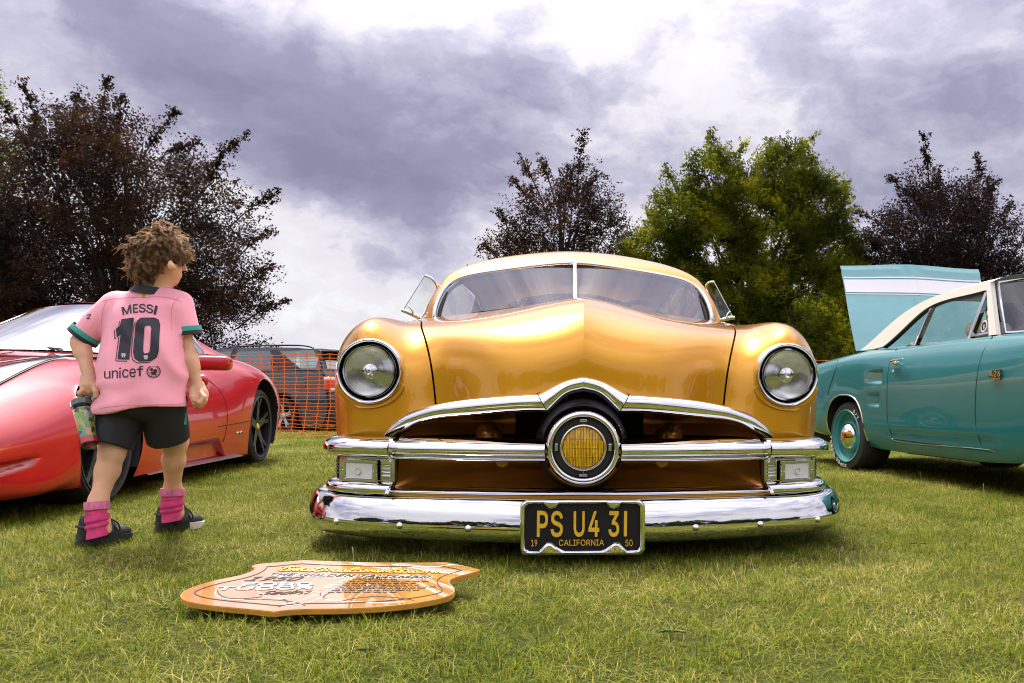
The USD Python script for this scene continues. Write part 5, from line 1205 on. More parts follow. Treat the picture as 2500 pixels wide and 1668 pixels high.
tree('copper_beech', 'big copper beech with feathery upright boughs, behind the child', (-16.2, 27.6), 11.5,
     [(-18.2, 7.3, 2.9, 3.3), (-16.2, 7.3, 2.7, 3.0), (-14.3, 6.6, 2.5, 3.0), (-12.9, 5.2, 1.9, 2.6), (-12.6, 2.7, 1.7, 1.9), (-14.8, 3.2, 2.6, 2.6), (-17.6, 3.6, 2.8, 3.0), (-17.0, 9.3, 1.5, 1.6)], M['copper'], 3, 5200, 14, .085, (.45, 1.25),
     [(-18.6, 8.6, -19.2, 11.7), (-17.6, 9.0, -17.8, 11.6), (-17.2, 9.2, -16.5, 12.0), (-16.7, 9.2, -16.0, 11.4), (-15.6, 8.6, -14.2, 11.0), (-15.2, 8.8, -13.6, 10.0), (-13.6, 7.9, -11.5, 9.9), (-13.3, 7.5, -12.4, 9.0), (-12.2, 6.6, -10.4, 8.0), (-12.0, 5.4, -10.9, 6.7), (-11.9, 4.6, -10.7, 5.3), (-11.9, 3.0, -10.2, 4.1), (-18.0, 8.9, -18.6, 11.2), (-19.0, 8.4, -20.0, 10.9)], trunk_r=.35, thr=.435)
tree('copper_beech', 'dark copper beech at the left edge, behind the red sports car', (-20.6, 28.6), 10.5,
     [(-21.2, 6.3, 2.6, 3.2), (-20.2, 4.4, 2.6, 3.4), (-22.0, 3.4, 2.4, 3.0), (-19.4, 2.4, 2.2, 2.2)], M['copper_dark'], 8, 3000, 14, .085, (.45, 1.2), [(-20.2, 8.6, -19.6, 10.9), (-21.0, 8.6, -21.0, 10.6)], trunk_r=.3)
tree('green_beech', 'tall yellow-green tree at the far left edge above the copper beeches', (-23.4, 31.5), 12.0, [(-23.9, 9.6, 1.8, 3.0), (-24.6, 7.0, 2.2, 3.0), (-23.6, 12.2, 1.0, 1.4)], M['green_leaf'], 21, 1500, 12, .09, (.4, 1.0), trunk_r=.25)
tree('copper_beech', 'copper beech with a bare-tipped top rising behind the gold car roof', (-.2, 27.5), 9.4,
     [(-.4, 6.2, 1.9, 2.2), (.9, 6.3, 1.5, 2.2), (-1.6, 4.9, 1.6, 1.8), (1.3, 4.2, 1.7, 1.8), (-.3, 3.2, 2.6, 2.2), (.5, 8.0, .8, 1.2)], M['copper'], 5, 2700, 13, .080, (.4, 1.0),
     [(-.7, 7.6, -1.6, 9.3), (-.9, 7.4, -2.0, 8.9), (-.3, 7.8, -.9, 9.3), (.5, 8.2, .75, 10.4), (.5, 8.0, 1.4, 9.1), (-1.4, 6.4, -2.4, 7.4), (1.2, 6.6, 2.1, 7.2), (-2.0, 5.4, -3.0, 6.2)], trunk_r=.22, thr=.34)
tree('green_tree', 'broad yellow-green beech with a lobed crown behind the gold car', (6.9, 26.6), 9.6,
     [(5.6, 8.2, 1.2, 1.4), (4.6, 7.1, 1.4, 1.2), (6.6, 7.3, 1.4, 1.3), (8.2, 8.6, 1.2, 1.4), (9.3, 7.5, 1.3, 1.4), (3.5, 5.7, 1.4, 1.0), (5.6, 5.9, 1.5, 1.2), (7.8, 6.2, 1.6, 1.6), (9.8, 5.9, 1.3, 1.3), (2.9, 4.7, 1.3, 1.0), (4.7, 4.4, 1.5, 1.1), (6.9, 4.3, 1.5, 1.2), (8.9, 4.3, 1.6, 1.3), (10.6, 4.8, 1.2, 1.0), (7.0, 2.8, 1.7, 1.2), (9.2, 2.6, 1.6, 1.3), (5.0, 2.6, 1.6, 1.2), (10.2, 3.0, 1.2, 1.2)], M['green_leaf'], 9, 10500, 14, .080, (.3, .8),
     [(5.4, 9.0, 5.5, 10.4), (5.9, 9.0, 6.6, 9.8), (8.0, 9.5, 7.8, 10.2), (8.5, 9.5, 9.2, 10.2), (4.2, 7.9, 3.7, 8.9), (10.0, 8.0, 10.6, 8.6)], trunk_r=.3, shell=.55, nlimb=60, thr=.33)
tree('green_bush', 'small bright green bushy tree between the gold car and the raised bonnet', (8.9, 24.0), 4.0, [(8.6, 3.1, .95, .8), (9.3, 2.2, 1.1, .9), (8.0, 1.9, 1.1, .9), (10.2, 1.6, 1.1, .9)], M['green_leaf'], 31, 1300, 13, .07, (.25, .6), trunk_r=.1, shell=.7, thr=.33)
tree('copper_beech', 'spreading dark copper beech behind the raised bonnet', (14.3, 26.4), 8.8,
     [(14.0, 6.5, 1.9, 1.9), (12.7, 5.9, 1.6, 1.5), (15.6, 6.2, 1.5, 1.6), (13.4, 4.4, 2.0, 1.7), (15.8, 4.5, 1.7, 1.6), (14.4, 3.0, 2.6, 1.8), (13.6, 8.0, .8, 1.0), (15.4, 7.8, .8, .9)], M['copper_dark'], 13, 3400, 13, .080, (.45, 1.1),
     [(13.5, 8.2, 13.1, 10.2), (13.0, 7.4, 12.2, 8.8), (12.4, 6.6, 11.0, 7.7), (14.4, 8.0, 14.2, 9.3), (15.2, 8.0, 15.3, 9.7), (15.6, 7.6, 16.2, 8.7), (16.2, 6.9, 17.2, 8.1), (16.6, 6.0, 17.6, 6.9), (12.0, 5.6, 10.8, 6.4)], trunk_r=.26, thr=.34)
tree('copper_beech', 'low dark tree at the right edge behind the cream roof', (18.6, 28.6), 5.0, [(18.2, 4.2, 1.3, 1.1), (19.4, 4.0, 1.4, 1.3), (17.4, 3.4, 1.3, 1.2), (18.4, 2.2, 2.4, 1.6)], M['copper_dark'], 17, 1500, 13, .085, (.4, 1.0), trunk_r=.16)

# hedge-like belt of trees behind the camera, mirrored in the chrome and paint
def far_wood(seed, pts, name, label):
    rng = np.random.default_rng(seed); P = []
    for x, y, h, r in pts:
        n = 360; u = rng.normal(0, 1, (n, 3)); u /= np.linalg.norm(u, axis=1, keepdims=True)
        P.append(np.c_[x + u[:, 0] * r, y + u[:, 1] * r * .6, h * .55 + u[:, 2] * h * .47])
    P = np.vstack(P); P = P[P[:, 2] > 0]
    D = rng.normal(0, 1, P.shape) + [0, 0, .5]; D /= np.linalg.norm(D, axis=1, keepdims=True)
    p = put(None, name, sprays(rng, P, D, rng.uniform(1.2, 2.4, len(P)), 5, .5), M['mix_leaf'], smooth=False)
    tag(stage.GetPrimAtPath(p), label, 'wood', None, 'stuff')
rng = np.random.default_rng(77)
far_wood(41, [(x + rng.normal(0, 1), -46 + .012 * x * x * .1 + rng.normal(0, 3), rng.uniform(5, 9.5), rng.uniform(3.5, 5)) for x in np.arange(-75, 80, 6.)], 'far_wood', 'far belt of trees across the field')

# ------------------------------------------------------------------ orange barrier netting
M['netting'] = mat('orange_netting', (.80, .13, .015), .5)
FN = thing('barrier_fence', 'orange plastic mesh barrier fence in front of the parked black estate car', 'fence', (-3.6, 8.0, 0))
def net_fence(x0, x1, y, z0, z1, seed, nv, nh):
    rng = np.random.default_rng(seed); X = np.linspace(x0, x1, nv); Z = np.linspace(z0, z1, nh)
    GX = X[None] + .05 * np.sin(Z[:, None] * 2.2 + .4) - .05 * (z1 - Z[:, None]) + rng.normal(0, .004, (nh, nv)); GZ = Z[:, None] + .012 * np.sin(X[None] * 3.1 + Z[:, None] * 5) + rng.normal(0, .003, (nh, nv)); GY = y + .03 * np.sin(X[None] * 1.7 + Z[:, None] * 2) + 0 * GX
    N = np.stack([GX, GY, GZ], -1); ms = []
    hw = []
    for i in range(nh):
        q = []
        for j in range(nv - 1):
            a, b = N[i, j], N[i, j + 1]; q += [a, a * .5 + b * .5 - [0, 0, .004]]
        q = np.array(q + [N[i, -1]])
        w = np.where(np.arange(len(q)) % 2 == 0, .0055, .0032)
        if i in (0, nh - 1): w = w * 1.35
        hw.append(cat_([net(np.stack([q + np.c_[0 * w, 0 * w, w], q - np.c_[0 * w, 0 * w, w]], 1)), net(np.stack([q + np.c_[0 * w, 0 * w + .003, w], q - np.c_[0 * w, 0 * w - .003, w]], 1))]))
    vw = []
    for j in range(nv):
        q = N[:, j]; w = .0048
        vw.append(net(np.stack([q + [w, -.0015, 0], q - [w, .0015, 0]], 1)))
    knots = [box(*(N[i, j] + [0, -.001, 0]), .018, .004, .014) for i in range(nh) for j in range(nv) if (i + j) % 2 == 0]
    return hw, vw, knots
for x0, x1, sd in ((-6.2, -2.2, 1), (2.9, 4.6, 2)):
    if sd == 2: FN = thing('barrier_fence', 'orange mesh barrier fence glimpsed between the gold car and the turquoise coupe', 'fence', (3.7, 8.0, 0))
    hw, vw, kn = net_fence(x0, x1, 8.0, -.01, 1.075, sd, int((x1 - x0) / .14), 24)
    for h_ in hw: put(FN, 'strand', h_, M['netting'], smooth=False)
    for v_ in vw: put(FN, 'cross_strand', v_, M['netting'], smooth=False)
    put(FN, 'knots', kn, M['netting'], smooth=False, kind='stuff')
    for xp in ((-5.6, -2.45) if sd == 1 else (3.2, 4.5)):
        put(FN, 'post', lathe([(.0001, 1.16), (.006, 1.155), (.007, 1.14), (.007, -.05)], (xp, 8.012, 0), (0, 0, 1), 8), M['steel'], smooth=50)
M['blue_crate'] = mat('blue_plastic', (.03, .09, .30), .4)
cr = put(None, 'blue_crate', [box(3.55, 8.9, .12, .5, .3, .03, .01)] + [box(3.55, 8.76, z, .5, .02, .02, .005) for z in (.04, .09, .16, .21)] + [box(x, 8.76, .12, .02, .02, .22, .005) for x in (3.31, 3.45, 3.6, 3.79)], M['blue_crate'], smooth=40)
tag(stage.GetPrimAtPath(cr), 'blue plastic crate on the grass behind the right stretch of orange netting', 'crate')
# ------------------------------------------------------------------ shield-shaped show board lying on the grass
D2 = 2500 / 2350
BZ = .024
BT, BY0 = math.radians(9.0), -.74        # it leans a little, its far edge raised on the turf
_bc, _bs = math.cos(BT), math.sin(BT)
def bd(x, y):
    "photograph point -> (u, w) in the plane of the board's face"
    k = at(x * D2, y * D2, d=1.) - EYE; nrm = np.array([0, -_bs, _bc]); o = np.array([0, BY0, BZ]); t = ((o - EYE) @ nrm) / (k @ nrm); P = EYE + t * k
    return np.array([P[0], (P[1] - BY0) * _bc + (P[2] - BZ) * _bs])
outl = [(630, 1404), (560, 1397), (490, 1390), (436, 1381), (415, 1370), (418, 1359), (445, 1346), (500, 1330), (548, 1320), (575, 1311), (584, 1303), (580, 1297), (640, 1290), (700, 1284.5), (750, 1287), (830, 1289.5), (930, 1291), (1020, 1289.5), (1060, 1297), (1102, 1307), (1078, 1316), (1046, 1325), (1032, 1333), (1036, 1341), (1043, 1350), (1040, 1361), (1012, 1373), (960, 1383), (880, 1392), (780, 1397), (700, 1398)]
segs = [outl[0:11], outl[10:13], [outl[11], outl[12], outl[13]][1:], outl[13:18], outl[17:20], outl[19:27], outl[26:31] + outl[:1]]
pts = []
for s_ in segs:
    if len(s_) < 2: continue
    q = spline([bd(*p) for p in s_], max(6, 6 * len(s_))); pts.append(q)
BP = Polygon(np.vstack(pts)).buffer(0)
BP = BP if BP.geom_type == 'Polygon' else max(BP.geoms, key=lambda g: g.area)
ZF = lambda z: (np.array([0, BY0, BZ]) + (z - BZ) * np.array([0, -_bs, _bc]), (1, 0, 0), (0, _bc, _bs), (0, -_bs, _bc))
M['board'] = mat('amber_lacquer', (.44, .19, .026), .25, metal=.1, coat=1., coat_rough=.008, coat_ior=5., var=.25, vscale=7.)
M['board_edge'] = mat('gold_board_edge', (.42, .19, .025), .4, coat=.7, var=.2, vscale=20)
M['ink'] = mat('black_lettering', (.012, .012, .012), .25, coat=.8)
M['white_ink'] = mat('white_lettering', (.72, .70, .66), .25, coat=.8)
M['gold_ink'] = mat('gold_lettering', (.68, .40, .05), .3, coat=.8)
SB = thing('show_board', 'amber lacquered shield-shaped board lettered in black and white, lying flat on the grass', 'sign board', (BP.centroid.x, BY0 + BP.centroid.y, 0))
put(SB, 'panel', [extrude(BP.buffer(-.004), .014, ZF(BZ - .014)), ], M['board'], smooth=20)
put(SB, 'edge', [extrude(BP.difference(BP.buffer(-.0045)), .012, ZF(BZ - .014)), extrude(BP.buffer(-.0015).difference(BP.buffer(-.0045)), .0016, ZF(BZ - .002))], M['board_edge'], smooth=30)
for x_ in (BP.bounds[0] + .22, BP.bounds[2] - .2): put(SB, 'rear_foot', box(x_, BY0 + (BP.bounds[3] - .10) * _bc, .034, .05, .05, .07, .006), M['board_edge'], smooth=40)
def ink(name, poly, m, h=.0009): put(SB, name, extrude(poly.intersection(BP.buffer(-.006)), h, ZF(BZ + .0001)), M[m], smooth=20)
def curve(pxs, n=40): return spline([bd(*p) for p in pxs], n)
ln = lambda pxs, w=.0014: LineString(curve(pxs)).buffer(w, cap_style=1)
ring = BP.buffer(-.030); ink('pinstripe', ring.difference(ring.buffer(-.003)), 'ink')
def quadtext(s, tl, tr, bl, br, m, bold=True, name='lettering', grow=0., h=.001, shear=0.):
    "a word laid on the board, fitted into the quadrilateral of photograph points"
    v, f = tm(text_mesh(s, 1.0, 1.0, bold=bold)); lo, hi = v.min(0), v.max(0); u = (v - lo) / (hi - lo)
    P = [np.array(bd(*p)) for p in (tl, tr, bl, br)]
    a, b = u[:, :1], u[:, 1:2]
    xy = (P[2] * (1 - a) + P[3] * a) * (1 - b) + (P[0] * (1 - a) + P[1] * a) * b
    w = np.c_[xy, .0002 + h * u[:, 2]]
    if grow:
        top = u[:, 2] > .5; tri = [Polygon(w[t][:, :2]) for t in f if top[t].all()]
        g = unary_union([t.buffer(1e-5) for t in tri]).buffer(grow)
        put(SB, name, extrude(g, h, ZF(BZ + .0001)), M[m], smooth=20)
    else: put(SB, name, inframe((w, f), ZF(BZ)), M[m], smooth=20)
def outlined(s, tl, tr, bl, br, fill, line, bold=True, grow=.005):
    quadtext(s, tl, tr, bl, br, line, bold, 'letter_outline', grow, .0007); quadtext(s, tl, tr, bl, br, fill, bold, 'lettering', 0, .0016)
outlined('THE GOLDEN TALISMAN', (624, 1316.5), (992, 1323), (613, 1322), (978, 1329), 'ink', 'white_ink', grow=.0026)
outlined('FORD', (565, 1337.5), (716, 1337.5), (553, 1346), (722, 1345.5), 'white_ink', 'ink', grow=.0012)
outlined('TUDOR', (505, 1346.5), (720, 1346.5), (494, 1355), (716, 1354), 'white_ink', 'ink', grow=.0012)
# brush-script line along the top, drawn as looping strokes
rng = np.random.default_rng(12)
scr_y = lambda x: 1306 + (x - 640) * .014
def script(x0, x1, yf, hgt, n, wd, m, name, seed):
    "brush script: slanting stems, bowls and joining hairlines of uneven size"
    r = np.random.default_rng(seed); g = []; x = x0
    while x < x1:
        k = r.choice(['stem', 'bowl', 'low', 'cross'], p=[.25, .35, .3, .1]); w = r.uniform(.55, 1.25) * (x1 - x0) / n; y = yf(x); hh = hgt * (r.uniform(.8, 1.1) if k in ('stem', 'cross') else r.uniform(.35, .55)); sl = hh * 3.2
        base = y + hgt * .45
        if k in ('stem', 'cross'): p = [(x, base), (x + sl * .3, base - hh * .35), (x + sl, base - hh), (x + sl * .75, base - hh * .95), (x + w * .25, base - hh * .1), (x + w * .9, base - hh * .05)]
        elif k == 'bowl': p = [(x + sl * .9, base - hh * .85), (x + sl * .3, base - hh), (x, base - hh * .2), (x + w * .4, base), (x + sl * .9, base - hh * .8), (x + w * .6, base - .05 * hh), (x + w, base - hh * .15)]
        else: p = [(x, base), (x + sl * .5, base - hh), (x + w * .35, base), (x + w * .35 + sl * .5, base - hh), (x + w * .8, base - hh * .05)]
        ln_ = LineString(curve(p, 36)); g.append(ln_.buffer(wd * r.uniform(.7, 1.2)))
        if k == 'cross': g.append(LineString(curve([(x + sl * .3, base - hh * .75), (x + sl * 1.3, base - hh * .8)], 8)).buffer(wd * .7))
        x += w * .95
    return unary_union(g)
a = script(640, 1000, scr_y, 10, 17, .0024, 'ink', 'script', 4); ink('script_outline', a.buffer(.0016), 'ink', .0007); ink('script_lettering', a, 'gold_ink', .0016)
quadtext('1950', (590, 1324), (705, 1324), (560, 1334), (675, 1334), 'ink', False, 'year_lettering'); quadtext('Sedan', (620, 1357), (728, 1355), (590, 1366), (700, 1364), 'ink', False, 'model_lettering')
# eight lines of small writing
rows = []
for k in range(9):
    y = 1327 + k * 4.1; x0 = 818 - k * 8 + (0 if k else 0); x1 = (955, 905, 972, 958, 962, 1002, 968, 965, 905)[k]
    x = x0
    while x < x1:
        w = rng.uniform(8, 20); n_ = max(2, int(w / 4)); 
        for j in range(n_):
            u0 = x + j * w / n_; p = [(u0, y + rng.uniform(-.6, .9)), (u0 + 1.6, y + rng.uniform(-1.4, .6)), (u0 + 3.2, y + rng.uniform(-.8, 1.1))]
            rows.append(LineString([bd(*q) for q in p]).buffer(.0012))
        x += w + 4
ink('small_writing', unary_union(rows), 'ink')
lab = []
for k in range(9):
    y = 1326 + k * 4.1; x0 = 800 - k * 11
    for j in range(5): lab.append(LineString([bd(x0 + j * 4, y), bd(x0 + j * 4 + 2.5, y - .9)]).buffer(.0013))
ink('line_labels', unary_union(lab), 'white_ink')
# pinstriping scrolls
ws = [ln([(650, 1388), (700, 1376), (738, 1358)], .0013), ln([(655, 1391), (720, 1380), (745, 1360)], .0009), ln([(752, 1356), (738, 1372), (760, 1378)], .0009), ln([(745, 1378), (850, 1383), (930, 1382)], .0010), ln([(590, 1356), (640, 1375), (690, 1368)], .0008), ln([(500, 1352), (500, 1370), (600, 1378)], .0009), ln([(700, 1291), (760, 1297), (830, 1296)], .0009), ln([(900, 1296), (980, 1301), (1060, 1294)], .0013), ln([(930, 1299), (990, 1302), (1035, 1296)], .0010), ln([(655, 1370), (690, 1362), (716, 1360)], .0009)]
for q in ws: ink('white_scroll', q, 'white_ink')
bs = [ln([(500, 1350), (520, 1372), (600, 1370)], .0012), ln([(640, 1393), (660, 1382), (650, 1376)], .0012), ln([(780, 1381), (850, 1370), (950, 1378)], .0012), ln([(735, 1360), (742, 1374), (752, 1378)], .0016), ln([(560, 1376), (660, 1380), (700, 1390)], .0012), ln([(760, 1360), (744, 1368), (748, 1376)], .0014)]
for q in bs: ink('black_scroll', q, 'ink', .0006)
# ------------------------------------------------------------------ child walking past, seen from behind
bq = lambda x, y, Y: at(100 + x * 600 / 1045, 500 + y * 600 / 1045, y=Y)
kq = lambda x, y, Y: at(150 + x / 6.273, 880 + y / 6.273, y=Y)
M['skin'] = mat('skin', (.60, .335, .19), .5, var=.10, vscale=18., subsurface_weight=.12, subsurface_radius=(1., .35, .2), subsurface_scale=.01, bump=.08, bscale=220, dist=.0008)
M['pink'] = mat('pink_jersey', (.90, .345, .41), .75, bump=.12, bscale=420, dist=.0006, sheen_weight=.25)
M['pink_seam'] = mat('jersey_seam', (.58, .16, .22), .75)
M['teal_band'] = mat('teal_band', (.03, .33, .27), .7)
M['black_cloth'] = mat('black_cloth', (.010, .010, .012), .8, sheen_weight=.15)
M['shorts'] = mat('black_shorts', (.008, .008, .010), .75, bump=.15, bscale=350, dist=.0008)
M['sock'] = mat('magenta_sock', (.62, .045, .17), .85, var=.25, vscale=30., bump=.5, bscale=300, dist=.001)
M['sock_top'] = mat('pale_magenta_sock', (.58, .15, .26), .9, var=.25, vscale=60., bump=.6, bscale=320, dist=.0012)
M['shoe'] = mat('black_shoe', (.012, .012, .013), .6, bump=.3, bscale=300, dist=.0008)
M['shoe_gloss'] = mat('black_sole', (.014, .014, .015), .38)
M['sole_white'] = mat('white_sole', (.66, .60, .54), .55, var=.12, vscale=40)
M['print'] = mat('navy_print', (.016, .014, .022), .5)
M['orange_tab'] = mat('orange_tab', (.58, .22, .015), .6)
M['pale_print'] = mat('pale_print', (.62, .55, .52), .6)
YB = .38
PB = thing('person', 'child in a pink football shirt and black shorts, walking away and looking to the right', 'person', (-1.6, .42, 0), None)

# -- joints (measured against the photograph, each at its own depth)
shL, shR = bq(300, 432, .40), bq(592, 425, .40)
elL, wrL = bq(168, 585, .37), bq(207, 738, .34)
elR, wrR = bq(628, 655, .41), bq(664, 768, .42)
hipL, hipR = np.array([-1.650, .385, .50]), np.array([-1.515, .40, .50])
knL, anL = bq(303, 1050, .355), bq(243, 1262, .315)
knR, anR = bq(572, 1005, .50), bq(560, 1205, .59)
neck0, neck1 = np.array([-1.550, .405, .905]), np.array([-1.540, .41, .985])
HC_, HS = np.array([-1.543, .405, 1.043]), .93
fd = np.array([.83, .54, -.12]); fd /= np.linalg.norm(fd); sd_ = np.cross([0, 0, 1.], fd); sd_ /= np.linalg.norm(sd_); ud = np.cross(fd, sd_)   # face, left side, up of the head
hd = lambda f, s_, u: HC_ + fd * f + sd_ * s_ + ud * u
AX = np.stack([fd, sd_, ud])
EAR = bq(551, 258, .322)
_ef = fd * .94 + ud * .25; _ef /= np.linalg.norm(_ef); _es = sd_ * .85 - fd * .5; _es -= _ef * (_es @ _ef); _es /= np.linalg.norm(_es); EAX = np.stack([_ef, _es, np.cross(_ef, _es)])
# fingers: right hand a loose fist, left hand curled round the strap of the bottle
FIST = []
yR = .41
FIST_PALM = [(kq(2085, 395, yR + .02), .024), (kq(2110, 520, yR + .01), .030), (kq(2120, 590, yR), .026)]
for j, (kx, ky, px, py, tx, ty, r, dy) in enumerate(((2190, 565, 2120, 640, 2035, 600, .0098, -.030), (2195, 610, 2120, 672, 2045, 640, .0100, -.018), (2180, 650, 2110, 695, 2050, 668, .0096, -.004), (2160, 678, 2100, 700, 2060, 680, .0085, .010))):
    FIST += [(kq(kx - 60, ky - 70, yR + dy * .5 + .004), kq(kx, ky, yR + dy), r * 1.12, r), (kq(kx, ky, yR + dy), kq(px, py, yR + dy - .006), r, r * .97), (kq(px, py, yR + dy - .006), kq(tx, ty, yR + dy + .004), r * .95, r * .85)]
FIST += [(kq(2010, 430, yR - .005), kq(1998, 545, yR - .022), .0125, .0105), (kq(1998, 545, yR - .022), kq(2035, 660, yR - .020), .0105, .009), (kq(2035, 660, yR - .02), kq(2040, 700, yR - .012), .009, .0075)]
yL = .335
GRIP_PALM = [(kq(405, 290, yL + .004), .023), (kq(420, 380, yL), .027), (kq(430, 450, yL), .022)]
GRIP = []
for j, (mx, my, kx, ky, tx, ty, r, dy) in enumerate(((345, 440, 278, 500, 300, 540, .0098, -.012), (385, 445, 325, 495, 338, 525, .0095, -.004), (420, 455, 380, 500, 392, 528, .0092, .006), (450, 465, 430, 505, 440, 530, .0085, .014))):
    GRIP += [(kq(mx, my - 45, yL + dy * .6), kq(mx - 20, my + 15, yL + dy - .010), r * 1.1, r), (kq(mx - 20, my + 15, yL + dy - .010), kq(kx, ky, yL + dy - .012), r, r * .95), (kq(kx, ky, yL + dy - .012), kq(tx, ty, yL + dy - .002), r * .93, r * .82)]
GRIP += [(kq(490, 370, yL - .006), kq(525, 470, yL - .014), .0130, .0108), (kq(525, 470, yL - .014), kq(528, 545, yL - .012), .0108, .0095), (kq(528, 545, yL - .012), kq(515, 592, yL - .004), .0095, .0078)]
def near(p, lo, hi, fn, far=.05):
    "evaluates fn only inside a box"
    m = ((p >= np.asarray(lo)) & (p <= np.asarray(hi))).all(-1)
    d = np.full(p.shape[:-1], far)
    if m.any(): d[m] = fn(p[m])
    return d
def hand(p, palm, bones, wr):
    d = cone(p, wr, palm[0][0], .0203, palm[0][1] * .93)
    for (a, ra), (b, rb_) in zip(palm[:-1], palm[1:]): d = smin(d, cone(p, a, b, ra, rb_), .008)
    f = np.full(p.shape[:-1], 1.)
    for a, b, ra, rb_ in bones: f = smin(f, cone(p, a, b, ra * .92, rb_ * .92), .0018)
    return smin(d, f, .004)
def bodysdf(p):
    d = np.full(p.shape[:-1], .2)
    def add(x, k=.02):
        nonlocal d; d = smin(d, x, k)
    pad = .09
    def seg(a, b, ra, rb_, k=.02):
        lo, hi = np.minimum(a, b) - pad, np.maximum(a, b) + pad
        add(near(p, lo, hi, lambda q: cone(q, a, b, ra, rb_), .2), k)
    # head
    def head(q):
        q = HC_ + (q - HC_) / HS; EAR = HC_ + (globals()['EAR'] - HC_) / HS
        h = ell(q, hd(-.002, 0, .012), (.080, .068, .078), AX)
        h = smin(h, ell(q, hd(.035, 0, -.040), (.052, .052, .060), AX), .035)
        h = smin(h, cone(q, hd(.066, .0, -.078), hd(.058, 0, -.07), .018, .02), .02)      # chin
        h = smin(h, cone(q, hd(.040, -.036, -.045), hd(.052, -.022, -.04), .020, .018), .02)   # cheek
        h = smin(h, cone(q, hd(.086, 0, .000), hd(.100, 0, -.026), .006, .0085), .010)    # nose
        h = smin(h, cone(q, hd(.078, -.02, .012), hd(.078, .02, .012), .010, .010), .014)  # brow
        h = smin(h, cone(q, hd(.086, -.010, -.050), hd(.088, .010, -.050), .0055, .0055), .006); h = smin(h, cone(q, hd(.084, -.009, -.061), hd(.086, .009, -.061), .006, .006), .006)
        e = ell(q, EAR, (.0108, .0062, .0195), EAX); e = np.maximum(e, -ell(q, EAR + fd * .003 - sd_ * .008 + ud * .004, (.0066, .0052, .0125), EAX)); e = smin(e, cone(q, EAR + fd * .004, EAR + sd_ * .03 + fd * .012, .008, .014), .008)
        return smin(h, e, .006) * HS
    add(near(p, HC_ - .14, HC_ + .15, head, .2), .02)
    seg(neck0, neck1, .044, .041, .03)
    seg(np.array([-1.61, .40, .855]), np.array([-1.49, .40, .855]), .035, .035)
    seg(np.array([-1.57, .40, .85]), np.array([-1.58, .385, .55]), .075, .085)
    seg(shL + [.01, 0, -.02], elL, .031, .0255); seg(elL, wrL, .0255, .0205); seg(shR + [-.005, 0, -.03], elR, .031, .0260); seg(elR, wrR, .0260, .0198)
    mL = elL * .72 + wrL * .28; seg(elL, mL, .026, .0262, .02); mR = elR * .7 + wrR * .3; seg(elR, mR, .0265, .0265, .02)
    seg(hipL, knL, .060, .0390); seg(knL, knL * .62 + anL * .38 + [-.004, .012, 0], .0365, .0375, .03); seg(knL * .62 + anL * .38 + [-.004, .012, 0], anL, .0375, .0255)
    seg(hipR, knR, .060, .0400); seg(knR, knR * .6 + anR * .4 + [0, -.006, 0], .0372, .0378, .03); seg(knR * .6 + anR * .4 + [0, -.006, 0], anR, .0375, .0265)
    seg(anL, anL + [.01, .01, -.10], .031, .028); seg(anR, anR + [.01, .01, -.10], .031, .028)
    return d
BODY = smooth_mesh(nets(bodysdf, (-1.90, .20, .05), (-1.28, .72, 1.16), .0042), 4)
HANDS = []
for palm, bones, wr, el_ in ((FIST_PALM, FIST, wrR, elR), (GRIP_PALM, GRIP, wrL, elL)):
    q_ = np.array([x[0] for x in palm] + [x[0] for x in bones] + [x[1] for x in bones])
    back = wr + (el_ - wr) / np.linalg.norm(el_ - wr) * .02
    HANDS.append(smooth_mesh(nets(lambda q: smin(hand(q, palm, bones, wr), cone(q, back, wr, .0210, .0203), .004), np.minimum(q_.min(0), back) - .035, np.maximum(q_.max(0), back) + .035, .0021), 2))
BODY = cat_([BODY] + HANDS)
put(PB, 'body', BODY, M['skin'], smooth=True)
for s_ in (-1, 1):
    put(PB, 'eye', ell_ := (np.array(trimesh.creation.icosphere(2, .0105).vertices) + hd(.067, s_ * .026, -.004), np.array(trimesh.creation.icosphere(2, .0105).faces)), M['white_ink'], smooth=True)

# -- shirt
LV = np.array([  # z, cx, cy, rx, ry
 (.44, -1.582, .372, .154, .108), (.52, -1.582, .374, .153, .106), (.60, -1.580, .378, .150, .103), (.70, -1.578, .385, .146, .102), (.78, -1.578, .392, .138, .100), (.84, -1.572, .400, .132, .092), (.88, -1.562, .404, .115, .078), (.915, -1.550, .408, .080, .060), (.94, -1.545, .41, .05, .05)])
LI = PchipInterpolator(LV[:, 0], LV[:, 1:])
seL, seR = bq(180, 560, .385), bq(614, 545, .41)
def fold(p):
    x, y, z = p[..., 0], p[..., 1], p[..., 2]
    n1 = noise(np.stack([x * 7, y * 3, z * 6], -1), 3); n2 = noise(np.stack([x * 15 + z * 9, y * 6, z * 8 - x * 7], -1), 5) - .5
    f = .015 * n2
    low = np.clip((.66 - z) / .17, 0, 1); top = np.clip((z - .72) / .12, 0, 1)
    # pulls running down from the armpits, drapes above the hem
    f = f + .0075 * np.sin((x * 62 + z * 34) + n1 * 7) * np.clip(n1 * 1.8 - .5, 0, 1) * (1 - low * .5)
    f = f + .0085 * np.sin((x * 40 - z * 48) + n1 * 9) * low * np.clip(n1 * 2 - .6, 0, 1)
    return f * (1 - .35 * top) + low * .005 * np.sin(x * 46 + z * 9)
